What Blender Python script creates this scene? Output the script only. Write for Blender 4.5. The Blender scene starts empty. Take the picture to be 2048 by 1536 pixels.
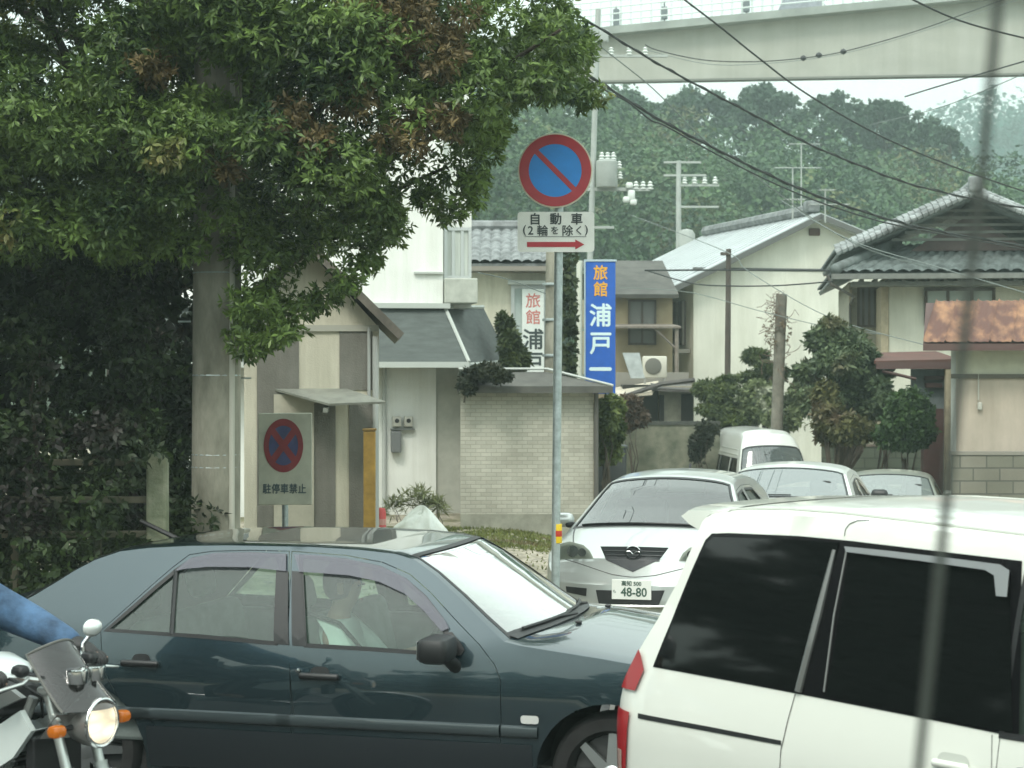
import bpy, bmesh, math, random
import numpy as np
from mathutils import Vector, Matrix
from mathutils.geometry import delaunay_2d_cdt

S = bpy.context.scene
C = S.collection
R = math.radians
rng = np.random.default_rng(7)
random.seed(7)

# ------------------------------------------------------------------ camera
F = 3900.0            # focal length in pixels of a 2048 px wide picture
HC = 2.27             # camera height over the road
YH = 740.0            # horizon row
cam_d = bpy.data.cameras.new("camera")
cam = bpy.data.objects.new("camera", cam_d); C.objects.link(cam)
cam.location = (0, 0, HC)
cam.rotation_euler = (R(90) - math.atan((768 - YH) / F), 0, 0)
cam_d.sensor_width = 36
cam_d.lens = 36 * F / 2048
cam_d.clip_start = 0.1
cam_d.clip_end = 3000
cam_d.dof.use_dof = True
cam_d.dof.focus_distance = 14.5
cam_d.dof.aperture_fstop = 6.0
S.camera = cam

# ------------------------------------------------------------------ world, sun, exposure
w = bpy.data.worlds.new("World"); S.world = w; w.use_nodes = True
nt = w.node_tree; nt.nodes.clear()
out = nt.nodes.new("ShaderNodeOutputWorld"); bg = nt.nodes.new("ShaderNodeBackground")
sky = nt.nodes.new("ShaderNodeTexSky"); sky.sky_type = 'NISHITA'; sky.sun_disc = False
sky.sun_elevation = R(52); sky.sun_rotation = R(200); sky.air_density = 2.0; sky.dust_density = 6.0
hs = nt.nodes.new("ShaderNodeHueSaturation"); hs.inputs['Saturation'].default_value = 0.15
nt.links.new(sky.outputs[0], hs.inputs['Color'])
sc1 = nt.nodes.new("ShaderNodeVectorMath"); sc1.operation = 'SCALE'; sc1.inputs['Scale'].default_value = 0.05
nt.links.new(hs.outputs[0], sc1.inputs[0])
tc = nt.nodes.new("ShaderNodeTexCoord"); sx = nt.nodes.new("ShaderNodeSeparateXYZ")
nt.links.new(tc.outputs['Generated'], sx.inputs[0])
rp = nt.nodes.new("ShaderNodeValToRGB")
rp.color_ramp.elements[0].position = 0.0; rp.color_ramp.elements[0].color = (0.85, 0.98, 0.93, 1)
rp.color_ramp.elements[1].position = 0.75; rp.color_ramp.elements[1].color = (1.56, 1.76, 1.68, 1)
e = rp.color_ramp.elements.new(0.22); e.color = (0.98, 1.15, 1.07, 1)
nt.links.new(sx.outputs['Z'], rp.inputs[0])
ad = nt.nodes.new("ShaderNodeVectorMath"); ad.operation = 'ADD'
nt.links.new(sc1.outputs[0], ad.inputs[0]); nt.links.new(rp.outputs[0], ad.inputs[1])
nt.links.new(ad.outputs[0], bg.inputs['Color']); bg.inputs['Strength'].default_value = 0.80
nt.links.new(bg.outputs[0], out.inputs['Surface'])
sd = bpy.data.lights.new("sun", 'SUN'); sd.energy = 1.2; sd.angle = R(14); sd.color = (1.0, 0.95, 0.85)
so = bpy.data.objects.new("sun", sd); C.objects.link(so)
so.rotation_euler = (R(38), 0, R(-20))       # high sun behind the camera's left shoulder, veiled by cloud
S.view_settings.view_transform = 'Standard'; S.view_settings.look = 'None'
S.view_settings.exposure = 0.57; S.view_settings.gamma = 1.0
S.cycles.max_bounces = 6; S.cycles.transparent_max_bounces = 14
S.cycles.volume_bounces = 0
S.cycles.caustics_reflective = False; S.cycles.caustics_refractive = False

# ------------------------------------------------------------------ materials
MATS = {}
def mat(name, col, rough=0.6, metal=0.0, var=0.0, vscale=6.0, bump=0.0, bscale=40.0, coat=0.0, col2=None, spec=0.5, sheen=0, coords='Object', stretch=None, edge=(0.35, 0.65)):
    if name in MATS: return MATS[name]
    m = bpy.data.materials.new(name); m.use_nodes = True
    t = m.node_tree; b = t.nodes['Principled BSDF']
    b.inputs['Roughness'].default_value = rough; b.inputs['Metallic'].default_value = metal
    b.inputs['Coat Weight'].default_value = coat; b.inputs['Coat Roughness'].default_value = 0.03
    b.inputs['Specular IOR Level'].default_value = spec
    if coat: b.inputs['Coat IOR'].default_value = 1.75
    b.inputs['Base Color'].default_value = (*col, 1)
    if var or col2 or bump:
        co = t.nodes.new("ShaderNodeTexCoord"); src = co.outputs[coords]
        if stretch:
            mp = t.nodes.new("ShaderNodeMapping"); mp.inputs['Scale'].default_value = stretch
            t.links.new(src, mp.inputs[0]); src = mp.outputs[0]
    if var or col2:
        n = t.nodes.new("ShaderNodeTexNoise"); n.inputs['Scale'].default_value = vscale
        n.inputs['Detail'].default_value = 6; n.inputs['Roughness'].default_value = 0.62
        t.links.new(src, n.inputs['Vector'])
        r = t.nodes.new("ShaderNodeValToRGB")
        c2 = col2 if col2 else tuple(c * (1 - var) for c in col)
        c1 = col if col2 else tuple(min(1, c * (1 + var * .6)) for c in col)
        r.color_ramp.elements[0].position = edge[0]; r.color_ramp.elements[0].color = (*c2, 1)
        r.color_ramp.elements[1].position = edge[1]; r.color_ramp.elements[1].color = (*c1, 1)
        t.links.new(n.outputs['Fac'], r.inputs[0]); t.links.new(r.outputs[0], b.inputs['Base Color'])
    if bump:
        n2 = t.nodes.new("ShaderNodeTexNoise"); n2.inputs['Scale'].default_value = bscale; n2.inputs['Detail'].default_value = 4
        t.links.new(src, n2.inputs['Vector'])
        bp = t.nodes.new("ShaderNodeBump"); bp.inputs['Strength'].default_value = bump; bp.inputs['Distance'].default_value = 0.02
        t.links.new(n2.outputs['Fac'], bp.inputs['Height']); t.links.new(bp.outputs[0], b.inputs['Normal'])
    MATS[name] = m
    return m

def leafmat(name, c1, c2, c3=None, lowscale=0.9, rough=0.5, c3edge=(0.56, 0.66)):
    if name in MATS: return MATS[name]
    m = bpy.data.materials.new(name); m.use_nodes = True
    t = m.node_tree; b = t.nodes['Principled BSDF']
    b.inputs['Roughness'].default_value = rough; b.inputs['Specular IOR Level'].default_value = 0.35
    g = t.nodes.new("ShaderNodeNewGeometry")
    r = t.nodes.new("ShaderNodeValToRGB")
    r.color_ramp.elements[0].color = (*c1, 1); r.color_ramp.elements[1].color = (*c2, 1)
    co = t.nodes.new("ShaderNodeTexCoord")
    n = t.nodes.new("ShaderNodeTexNoise"); n.inputs['Scale'].default_value = lowscale * 1.7; n.inputs['Detail'].default_value = 2
    t.links.new(co.outputs['Object'], n.inputs['Vector'])
    mx = t.nodes.new("ShaderNodeMath"); mx.operation = 'MULTIPLY_ADD'; mx.inputs[1].default_value = 0.45; mx.inputs[2].default_value = -0.0
    t.links.new(g.outputs['Random Per Island'], mx.inputs[0])
    md = t.nodes.new("ShaderNodeMath"); md.operation = 'MULTIPLY_ADD'; md.inputs[1].default_value = 1.6; md.inputs[2].default_value = -0.55
    t.links.new(n.outputs['Fac'], md.inputs[0])
    ad = t.nodes.new("ShaderNodeMath"); ad.operation = 'ADD'; t.links.new(mx.outputs[0], ad.inputs[0]); t.links.new(md.outputs[0], ad.inputs[1])
    t.links.new(ad.outputs[0], r.inputs[0])
    last = r.outputs[0]
    if c3:
        n3 = t.nodes.new("ShaderNodeTexNoise"); n3.inputs['Scale'].default_value = lowscale; n3.inputs['Detail'].default_value = 3
        mp = t.nodes.new("ShaderNodeMapping"); mp.inputs['Location'].default_value = (3.1, 7.7, 1.3)
        t.links.new(co.outputs['Object'], mp.inputs[0]); t.links.new(mp.outputs[0], n3.inputs['Vector'])
        r3 = t.nodes.new("ShaderNodeValToRGB")
        r3.color_ramp.elements[0].position = c3edge[0]; r3.color_ramp.elements[0].color = (0, 0, 0, 1)
        r3.color_ramp.elements[1].position = c3edge[1]; r3.color_ramp.elements[1].color = (1, 1, 1, 1)
        t.links.new(n3.outputs['Fac'], r3.inputs[0])
        mm = t.nodes.new("ShaderNodeMix"); mm.data_type = 'RGBA'
        t.links.new(r3.outputs[0], mm.inputs['Factor']); t.links.new(last, mm.inputs['A']); mm.inputs['B'].default_value = (*c3, 1)
        last = mm.outputs['Result']
    t.links.new(last, b.inputs['Base Color'])
    tr = t.nodes.new("ShaderNodeBsdfTranslucent"); t.links.new(last, tr.inputs[0])
    ms = t.nodes.new("ShaderNodeMixShader"); ms.inputs[0].default_value = 0.22
    t.links.new(b.outputs[0], ms.inputs[1]); t.links.new(tr.outputs[0], ms.inputs[2])
    t.links.new(ms.outputs[0], t.nodes['Material Output'].inputs['Surface'])
    MATS[name] = m
    return m

def glass(name, tint=(0.75, 0.85, 0.8), refl=1.0, rough=0.01, opaque=0.0, ocol=(0.5, 0.6, 0.58)):
    """thin sheet glass: transparent body with fresnel reflection; 'opaque' mixes in a flat tint, on car windows a painted milky reflection"""
    if name in MATS: return MATS[name]
    m = bpy.data.materials.new(name); m.use_nodes = True
    t = m.node_tree; t.nodes.remove(t.nodes['Principled BSDF'])
    tr = t.nodes.new("ShaderNodeBsdfTransparent"); tr.inputs[0].default_value = (*tint, 1)
    gl = t.nodes.new("ShaderNodeBsdfGlossy"); gl.inputs['Roughness'].default_value = rough; gl.inputs[0].default_value = (1, 1, 1, 1)
    fr = t.nodes.new("ShaderNodeFresnel"); fr.inputs[0].default_value = 1.55
    mu = t.nodes.new("ShaderNodeMath"); mu.operation = 'MULTIPLY'; mu.inputs[1].default_value = refl; mu.use_clamp = True
    t.links.new(fr.outputs[0], mu.inputs[0])
    ms = t.nodes.new("ShaderNodeMixShader"); t.links.new(mu.outputs[0], ms.inputs[0])
    last = tr.outputs[0]
    if opaque:
        df = t.nodes.new("ShaderNodeBsdfDiffuse"); df.inputs[0].default_value = (*ocol, 1)
        m2 = t.nodes.new("ShaderNodeMixShader"); m2.inputs[0].default_value = opaque
        t.links.new(last, m2.inputs[1]); t.links.new(df.outputs[0], m2.inputs[2]); last = m2.outputs[0]
    t.links.new(last, ms.inputs[1]); t.links.new(gl.outputs[0], ms.inputs[2])
    t.links.new(ms.outputs[0], t.nodes['Material Output'].inputs['Surface'])
    MATS[name] = m
    return m

def brickmat(name, c1, c2, mortar, sw, sh, ms=0.006, scale=1.0, off=0.5):
    if name in MATS: return MATS[name]
    m = mat(name, c1, rough=0.8)
    t = m.node_tree; b = t.nodes['Principled BSDF']
    co = t.nodes.new("ShaderNodeTexCoord"); mp = t.nodes.new("ShaderNodeMapping")
    mp.inputs['Rotation'].default_value = (R(90), 0, 0)
    t.links.new(co.outputs['Object'], mp.inputs[0])
    br = t.nodes.new("ShaderNodeTexBrick"); br.inputs['Scale'].default_value = scale
    br.inputs['Color1'].default_value = (*c1, 1); br.inputs['Color2'].default_value = (*c2, 1); br.inputs['Mortar'].default_value = (*mortar, 1)
    br.inputs['Mortar Size'].default_value = ms; br.inputs['Brick Width'].default_value = sw; br.inputs['Row Height'].default_value = sh
    br.offset = off; br.inputs['Mortar Smooth'].default_value = 0.2
    t.links.new(mp.outputs[0], br.inputs['Vector'])
    n = t.nodes.new("ShaderNodeTexNoise"); n.inputs['Scale'].default_value = 1.3; n.inputs['Detail'].default_value = 5
    t.links.new(co.outputs['Object'], n.inputs['Vector'])
    r = t.nodes.new("ShaderNodeValToRGB"); r.color_ramp.elements[0].color = (.72, .72, .70, 1); r.color_ramp.elements[0].position = .3; r.color_ramp.elements[1].position = .6
    t.links.new(n.outputs['Fac'], r.inputs[0])
    mm = t.nodes.new("ShaderNodeMix"); mm.data_type = 'RGBA'; mm.blend_type = 'MULTIPLY'; mm.inputs['Factor'].default_value = 1
    t.links.new(br.outputs['Color'], mm.inputs['A']); t.links.new(r.outputs[0], mm.inputs['B'])
    t.links.new(mm.outputs['Result'], b.inputs['Base Color'])
    bp = t.nodes.new("ShaderNodeBump"); bp.inputs['Strength'].default_value = 0.5; bp.inputs['Distance'].default_value = 0.01; bp.invert = True
    t.links.new(br.outputs['Fac'], bp.inputs['Height']); t.links.new(bp.outputs[0], b.inputs['Normal'])
    return m

def emis(name, col, strength):
    if name in MATS: return MATS[name]
    m = mat(name, col, rough=0.15)
    b = m.node_tree.nodes['Principled BSDF']
    b.inputs['Base Color'].default_value = tuple(c * .3 for c in col) + (1,)
    b.inputs['Emission Color'].default_value = (*col, 1); b.inputs['Emission Strength'].default_value = strength
    return m

def streak(m, amt=.75, sx=2.5, sz=.22, lo=.35, hi=.62):
    """rain streaks and grime running down a rendered wall"""
    t = m.node_tree; b = t.nodes['Principled BSDF']; s_ = b.inputs['Base Color']
    co = t.nodes.new("ShaderNodeTexCoord"); mp = t.nodes.new("ShaderNodeMapping"); mp.inputs['Scale'].default_value = (sx, sx, sz)
    n = t.nodes.new("ShaderNodeTexNoise"); n.inputs['Scale'].default_value = 1.6; n.inputs['Detail'].default_value = 7; n.inputs['Roughness'].default_value = .7
    t.links.new(co.outputs['Object'], mp.inputs[0]); t.links.new(mp.outputs[0], n.inputs['Vector'])
    r = t.nodes.new("ShaderNodeValToRGB"); r.color_ramp.elements[0].position = lo; r.color_ramp.elements[0].color = (amt, amt, amt * .97, 1); r.color_ramp.elements[1].position = hi
    t.links.new(n.outputs['Fac'], r.inputs[0])
    mm = t.nodes.new("ShaderNodeMix"); mm.data_type = 'RGBA'; mm.blend_type = 'MULTIPLY'; mm.inputs['Factor'].default_value = 1
    if s_.links: t.links.new(s_.links[0].from_socket, mm.inputs['A'])
    else: mm.inputs['A'].default_value = s_.default_value
    t.links.new(r.outputs[0], mm.inputs['B']); t.links.new(mm.outputs['Result'], s_)
    return m

BLACK = mat('black plastic', (0.012, 0.013, 0.014), 0.45, var=.3)
RUBBER = mat('rubber', (0.014, 0.014, 0.014), 0.8, var=.4, vscale=12)
CHROME = mat('chrome', (0.75, 0.77, 0.77), 0.12, 1.0)
ALLOY = mat('alloy', (0.55, 0.57, 0.57), 0.3, 1.0)
DARKIN = mat('dark interior', (0.03, 0.032, 0.033), 0.8, var=.3)
CONC = mat('concrete pole', (0.33, 0.32, 0.26), 0.85, var=.30, vscale=3.2, bump=.3, col2=(0.12, 0.12, 0.09), stretch=(1, 1, .35))
STEEL = mat('galvanised steel', (0.42, 0.48, 0.48), 0.45, 0.6, var=.2, vscale=20)
BARK = mat('bark', (0.075, 0.06, 0.045), 0.9, var=.5, vscale=12, bump=.6, stretch=(1, 1, .3))

# ------------------------------------------------------------------ mesh builder
class MB:
    def __init__(s): s.v = []; s.f = []; s.n = 0; s.mi = []
    def add(s, v, f, mi=0):
        s.v.extend([tuple(p) for p in v]); s.f.extend([tuple(i + s.n for i in q) for q in f]); s.n += len(v); s.mi.extend([mi] * len(f))
        return s
    def box(s, x0, x1, y0, y1, z0, z1, mi=0):
        v = [(x0, y0, z0), (x1, y0, z0), (x1, y1, z0), (x0, y1, z0), (x0, y0, z1), (x1, y0, z1), (x1, y1, z1), (x0, y1, z1)]
        return s.add(v, [(3, 2, 1, 0), (4, 5, 6, 7), (0, 1, 5, 4), (1, 2, 6, 5), (2, 3, 7, 6), (3, 0, 4, 7)], mi)
    def bbox(s, c, size, mi=0, bev=0.0, rot=None):
        """bevelled box"""
        hx, hy, hz = [d / 2 for d in size]; b = min(bev, hx * .9, hy * .9, hz * .9)
        if b <= 0:
            v = [(x, y, z) for z in (-hz, hz) for x, y in ((-hx, -hy), (hx, -hy), (hx, hy), (-hx, hy))]
            f = [(3, 2, 1, 0), (4, 5, 6, 7), (0, 1, 5, 4), (1, 2, 6, 5), (2, 3, 7, 6), (3, 0, 4, 7)]
        else:
            ring = []
            for cx, cy, a0 in ((hx - b, hy - b, 0), (-hx + b, hy - b, 90), (-hx + b, -hy + b, 180), (hx - b, -hy + b, 270)):
                for k in range(4): ring.append((cx + b * math.cos(R(a0 + 30 * k)), cy + b * math.sin(R(a0 + 30 * k))))
            v = []; f = []; L = len(ring)
            levels = [(-hz, b * .9), (-hz + b * .3, b * .3), (-hz + b, 0), (hz - b, 0), (hz - b * .3, b * .3), (hz, b * .9)]
            for z, ins in levels:
                for x, y in ring:
                    v.append((x * (1 - ins / hx), y * (1 - ins / hy), z))
            for l in range(len(levels) - 1):
                for k in range(L): f.append((l * L + k, l * L + (k + 1) % L, (l + 1) * L + (k + 1) % L, (l + 1) * L + k))
            f.append(tuple(range(L))[::-1]); f.append(tuple((len(levels) - 1) * L + k for k in range(L)))
        M = Matrix.Identity(3) if rot is None else rot
        return s.add([tuple(M @ Vector(p) + Vector(c)) for p in v], f, mi)
    def tube(s, pts, rad, n=10, mi=0, cap=True):
        """tube along a polyline; rad number or list"""
        P = [Vector(p) for p in pts]; m = len(P)
        rr = rad if hasattr(rad, '__len__') else [rad] * m
        v = []; f = []; up = None
        for i in range(m):
            t = (P[min(i + 1, m - 1)] - P[max(i - 1, 0)])
            if t.length < 1e-9: t = Vector((0, 0, 1))
            t.normalize()
            if up is None:
                up = Vector((0, 0, 1)) if abs(t.z) < .9 else Vector((1, 0, 0))
            a = t.cross(up).normalized(); b = a.cross(t).normalized(); up = b
            for k in range(n):
                an = 2 * math.pi * k / n
                v.append(P[i] + (a * math.cos(an) + b * math.sin(an)) * rr[i])
        for i in range(m - 1):
            for k in range(n): f.append((i * n + k, i * n + (k + 1) % n, (i + 1) * n + (k + 1) % n, (i + 1) * n + k))
        if cap: f.append(tuple(range(n))[::-1]); f.append(tuple((m - 1) * n + k for k in range(n)))
        return s.add(v, f, mi)
    def lathe(s, prof, n=24, c=(0, 0, 0), axis='z', mi=0, sx=1, sy=1):
        v = []; f = []; m = len(prof)
        for r_, h in prof:
            for k in range(n):
                a = 2 * math.pi * k / n; x, y, z = r_ * math.cos(a) * sx, r_ * math.sin(a) * sy, h
                p = (x, y, z) if axis == 'z' else ((z, x, y) if axis == 'x' else (x, -z, y))
                v.append((p[0] + c[0], p[1] + c[1], p[2] + c[2]))
        for i in range(m - 1):
            for k in range(n): f.append((i * n + k, i * n + (k + 1) % n, (i + 1) * n + (k + 1) % n, (i + 1) * n + k))
        if prof[0][0] > 1e-6: f.append(tuple(range(n))[::-1])
        if prof[-1][0] > 1e-6: f.append(tuple((m - 1) * n + k for k in range(n)))
        return s.add(v, f, mi)
    def prism(s, poly, y0, y1, mi=0, axis='y'):
        """poly in (x,z) extruded along y (axis y), or (x,y) along z, or (y,z) along x"""
        n = len(poly); v = []
        for t in (y0, y1):
            for a, b in poly:
                v.append((a, t, b) if axis == 'y' else ((a, b, t) if axis == 'z' else (t, a, b)))
        f = [(k, (k + 1) % n, n + (k + 1) % n, n + k) for k in range(n)]
        f += [tuple(range(n))[::-1], tuple(range(n, 2 * n))]
        return s.add(v, f, mi)
    def slab(s, q, th, mi=0):
        """quad q (4 points) given thickness th downwards along its normal"""
        q = [Vector(p) for p in q]; nn = (q[1] - q[0]).cross(q[3] - q[0]).normalized() * th
        v = q + [p - nn for p in q]
        return s.add(v, [(0, 1, 2, 3), (7, 6, 5, 4), (0, 4, 5, 1), (1, 5, 6, 2), (2, 6, 7, 3), (3, 7, 4, 0)], mi)

def obj(name, mb, m, parent=None, smooth=False, loc=None, recalc=True):
    me = bpy.data.meshes.new(name)
    me.from_pydata([tuple(p) for p in mb.v], [], mb.f)
    ms = m if isinstance(m, (list, tuple)) else [m]
    for q in ms: me.materials.append(q)
    if len(ms) > 1: me.polygons.foreach_set('material_index', mb.mi)
    if recalc:
        b = bmesh.new(); b.from_mesh(me); bmesh.ops.recalc_face_normals(b, faces=b.faces); b.to_mesh(me); b.free()
    o = bpy.data.objects.new(name, me); C.objects.link(o)
    if smooth:
        me.polygons.foreach_set('use_smooth', [True] * len(me.polygons))
        if smooth != 'all': me.set_sharp_from_angle(angle=R(40 if smooth is True else smooth))
    if parent: o.parent = parent
    if loc: o.location = loc
    return o
def tag(o, label=None, cat=None, group=None, kind=None):
    if label: o['label'] = label
    if cat: o['category'] = cat
    if group: o['group'] = group
    if kind: o['kind'] = kind
    return o
def thing(name, label, cat, loc=(0, 0, 0), rz=0, group=None):
    o = bpy.data.objects.new(name, None); C.objects.link(o); o.empty_display_size = .2
    o.location = loc; o.rotation_euler = (0, 0, rz)
    return tag(o, label, cat, group)
def fast_mesh(name, V, Fq, m, parent=None, smooth=False):
    """numpy verts (n,3), faces (k,q)"""
    me = bpy.data.meshes.new(name); V = np.asarray(V, dtype=np.float32); Fq = np.asarray(Fq, dtype=np.int32)
    me.vertices.add(len(V)); me.vertices.foreach_set('co', V.ravel())
    k, q = Fq.shape
    me.loops.add(k * q); me.loops.foreach_set('vertex_index', Fq.ravel())
    me.polygons.add(k); me.polygons.foreach_set('loop_start', np.arange(0, k * q, q, dtype=np.int32))
    me.update(calc_edges=True); me.validate()
    me.materials.append(m)
    o = bpy.data.objects.new(name, me); C.objects.link(o)
    if smooth: me.polygons.foreach_set('use_smooth', [True] * k)
    if parent: o.parent = parent
    return o

def P(px, py, Y):
    """world point seen at a pixel of the photograph at distance Y"""
    return Vector(((px - 1024) / F * Y, Y, HC - (py - YH) / F * Y))

class Frame:
    def __init__(s, x, y, z, th): s.o = Vector((x, y, z)); s.c = math.cos(th); s.s = math.sin(th); s.th = th
    def w(s, p): return Vector((s.o.x + s.c * p[0] - s.s * p[1], s.o.y + s.s * p[0] + s.c * p[1], s.o.z + p[2]))
    def l(s, p):
        dx, dy = p[0] - s.o.x, p[1] - s.o.y
        return Vector((s.c * dx + s.s * dy, -s.s * dx + s.c * dy, p[2] - s.o.z))
    def hit(s, px, py, yl=0.0, axis=1):
        """ray through a pixel meets the local plane (axis=1: y = yl; axis=0: x = yl)"""
        a = s.l((0, 0, HC)); b = s.l(((px - 1024) / F, 1.0, HC - (py - YH) / F)); d = b - a
        t = (yl - a[axis]) / d[axis]
        return a + d * t
    def xz(s, px, py, yl=0.0): p = s.hit(px, py, yl); return (p.x, p.z)

def textmesh(txt, size, ext=0.0, align='CENTER', off=0.0):
    cu = bpy.data.curves.new('txt', 'FONT'); cu.body = txt; cu.size = size; cu.align_x = align; cu.align_y = 'CENTER'
    cu.extrude = ext; cu.offset = off; cu.resolution_u = 3
    o = bpy.data.objects.new('txt', cu); C.objects.link(o)
    dg = bpy.context.evaluated_depsgraph_get(); me = bpy.data.meshes.new_from_object(o.evaluated_get(dg))
    V = [v.co.copy() for v in me.vertices]; Fc = [tuple(p.vertices) for p in me.polygons]
    bpy.data.objects.remove(o); bpy.data.curves.remove(cu); bpy.data.meshes.remove(me)
    return V, Fc
def text_mb(mb, txt, size, c, mi=0, sx=1.0, ext=0.003, off=0.0, mapf=None):
    """text standing upright in local XZ plane, facing -Y, centred on c"""
    V, Fc = textmesh(txt, size, ext)
    if V:
        xs = [v.x for v in V]; ys = [v.y for v in V]; mx = (min(xs) + max(xs)) / 2; my = (min(ys) + max(ys)) / 2
        # heavier strokes: copies a hair apart, each a little prouder than the last
        for k, (dx, dz) in enumerate(((0, 0), (off, 0), (-off, 0), (0, off), (0, -off)) if off > 0 else ((0, 0),)):
            mb.add([(c[0] + (v.x - mx) * sx + dx, c[1] - v.z - k * .0004, c[2] + (v.y - my) + dz) for v in V], Fc, mi)

# ------------------------------------------------------------------ foliage
def leaves(name, blobs, n, size, m, parent=None, whorl=6, asp=0.36, shell=0.55, droop=0.25, seed=1, flat=0.0, up=0.2, spread=0.9):
    """n whorls of leaves over the given ellipsoid blobs (x,y,z,rx,ry,rz[,weight])"""
    g = np.random.default_rng(seed)
    B = np.array([list(b[:6]) + [b[6] if len(b) > 6 else (b[3] * b[5] + b[3] * b[4] + b[4] * b[5])] for b in blobs], float)
    pick = g.choice(len(B), n, p=B[:, 6] / B[:, 6].sum())
    d = g.normal(size=(n, 3)); d /= np.linalg.norm(d, axis=1)[:, None]
    r = shell + (1 - shell) * g.random(n) ** 0.6
    r *= 1 + 0.16 * g.normal(size=n) * (g.random(n) < .4)
    c = B[pick, :3] + d * B[pick, 3:6] * r[:, None]
    ax = d + g.normal(size=(n, 3)) * .45; ax[:, 2] += up; ax /= np.linalg.norm(ax, axis=1)[:, None]
    # leaves around each axis
    N = n * whorl
    c = np.repeat(c, whorl, 0); ax = np.repeat(ax, whorl, 0)
    rd = g.normal(size=(N, 3)); rd -= (rd * ax).sum(1)[:, None] * ax; rd /= np.linalg.norm(rd, axis=1)[:, None] + 1e-9
    dirv = rd * spread + ax * (0.35 + .5 * g.random(N))[:, None]; dirv[:, 2] -= droop
    dirv /= np.linalg.norm(dirv, axis=1)[:, None]
    side = np.cross(dirv, ax + g.normal(size=(N, 3)) * .35); side /= np.linalg.norm(side, axis=1)[:, None] + 1e-9
    L = size * (0.6 + .8 * g.random(N))[:, None]
    nrm = np.cross(side, dirv)
    b0 = c + dirv * L * .08
    V = np.stack([b0, b0 + dirv * L * .5 + side * L * asp * .5 + nrm * L * .06, b0 + dirv * L - nrm * L * .06, b0 + dirv * L * .5 - side * L * asp * .5 + nrm * L * .06], 1).reshape(-1, 3)
    i = np.arange(N)[:, None] * 4
    Fq = np.concatenate([i, i + 1, i + 2, i + 3], 1)
    return fast_mesh(name, V, Fq, m, parent)

def branchy(mb, base, tips, r0, seed=0, n=7):
    g = random.Random(seed); base = Vector(base)
    for tp in tips:
        tp = Vector(tp); pts = []
        for k in range(6):
            t = k / 5; p = base.lerp(tp, t)
            if 0 < k < 5: p += Vector((g.uniform(-1, 1), g.uniform(-1, 1), g.uniform(-.4, .6))) * (tp - base).length * .06
            pts.append(p)
        mb.tube(pts, [r0 * (1 - .82 * k / 5) for k in range(6)], n)

# ------------------------------------------------------------------ polygons and panels
def inpoly(pts, poly):
    pts = np.asarray(pts); x, y = pts[:, 0], pts[:, 1]; ins = np.zeros(len(pts), bool)
    n = len(poly)
    for i in range(n):
        x1, y1 = poly[i]; x2, y2 = poly[(i + 1) % n]
        c = ((y1 > y) != (y2 > y)) & (x < (x2 - x1) * (y - y1) / ((y2 - y1) if abs(y2 - y1) > 1e-12 else 1e-12) + x1)
        ins ^= c
    return ins
def resample(poly, step):
    o = []
    for i in range(len(poly)):
        a = np.array(poly[i], float); b = np.array(poly[(i + 1) % len(poly)], float)
        k = max(1, int(math.ceil(np.linalg.norm(b - a) / step)))
        for j in range(k): o.append(tuple(a + (b - a) * j / k))
    return o
def roundpoly(poly, r, n=4):
    o = []; N = len(poly)
    for i in range(N):
        p = Vector(poly[i]); a = Vector(poly[i - 1]) - p; b = Vector(poly[(i + 1) % N]) - p
        rr = r[i] if hasattr(r, '__len__') else r
        la, lb = a.length, b.length
        t = min(rr, la * .45, lb * .45)
        if t < 1e-5: o.append(tuple(p)); continue
        A = p + a.normalized() * t; B = p + b.normalized() * t
        for k in range(n + 1):
            u = k / n; q = A * (1 - u) ** 2 + p * 2 * u * (1 - u) + B * u * u; o.append(tuple(q))
    return o
def area(p): return sum(p[i][0] * p[(i + 1) % len(p)][1] - p[(i + 1) % len(p)][0] * p[i][1] for i in range(len(p))) / 2
def offset(poly, d):
    """offset outward by d (negative = inset)"""
    s = 1 if area(poly) > 0 else -1; o = []; N = len(poly)
    for i in range(N):
        p = Vector(poly[i]); a = (p - Vector(poly[i - 1])); b = (Vector(poly[(i + 1) % N]) - p)
        if a.length < 1e-9 or b.length < 1e-9: o.append(tuple(p)); continue
        a.normalize(); b.normalize()
        na = Vector((a.y, -a.x)) * s; nb = Vector((b.y, -b.x)) * s; m = na + nb
        if m.length < 1e-6: m = na.copy()
        m.normalize(); k = max(.5, m.dot(na))
        o.append(tuple(p + m * d / k))
    return o
def panel(mb, poly, holes, mapf, step=0.06, mi=0):
    """triangulated sheet over a 2-D outline with holes, mapped onto a curved surface"""
    poly = resample(poly, step); hs_ = [resample(h, step) for h in holes]
    V = []; E = []
    for L in [poly] + hs_:
        b = len(V); V += L; E += [(b + i, b + (i + 1) % len(L)) for i in range(len(L))]
    a = np.array(poly); x0, y0 = a.min(0); x1, y1 = a.max(0)
    gx, gy = np.meshgrid(np.arange(x0 + step / 2, x1, step), np.arange(y0 + step / 2, y1, step))
    G = np.stack([gx.ravel(), gy.ravel()], 1)
    if len(G):
        k = inpoly(G, poly)
        for h in hs_: k &= ~inpoly(G, h)
        G = G[k]
        if len(G):
            O = np.array(V); dist = np.sqrt(((G[:, None, :] - O[None]) ** 2).sum(2)).min(1)
            G = G[dist > step * .35]
        V = V + [tuple(q) for q in G]
    r = delaunay_2d_cdt([Vector(q) for q in V], E, [], 0, 1e-6)
    vv = r[0]; ff = r[2]
    cen = np.array([[sum(vv[i].x for i in f) / len(f), sum(vv[i].y for i in f) / len(f)] for f in ff])
    k = inpoly(cen, poly)
    for h in hs_: k &= ~inpoly(cen, h)
    ff = [f for f, kk in zip(ff, k) if kk]
    mb.add([mapf(q.x, q.y) for q in vv], ff, mi)
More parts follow.
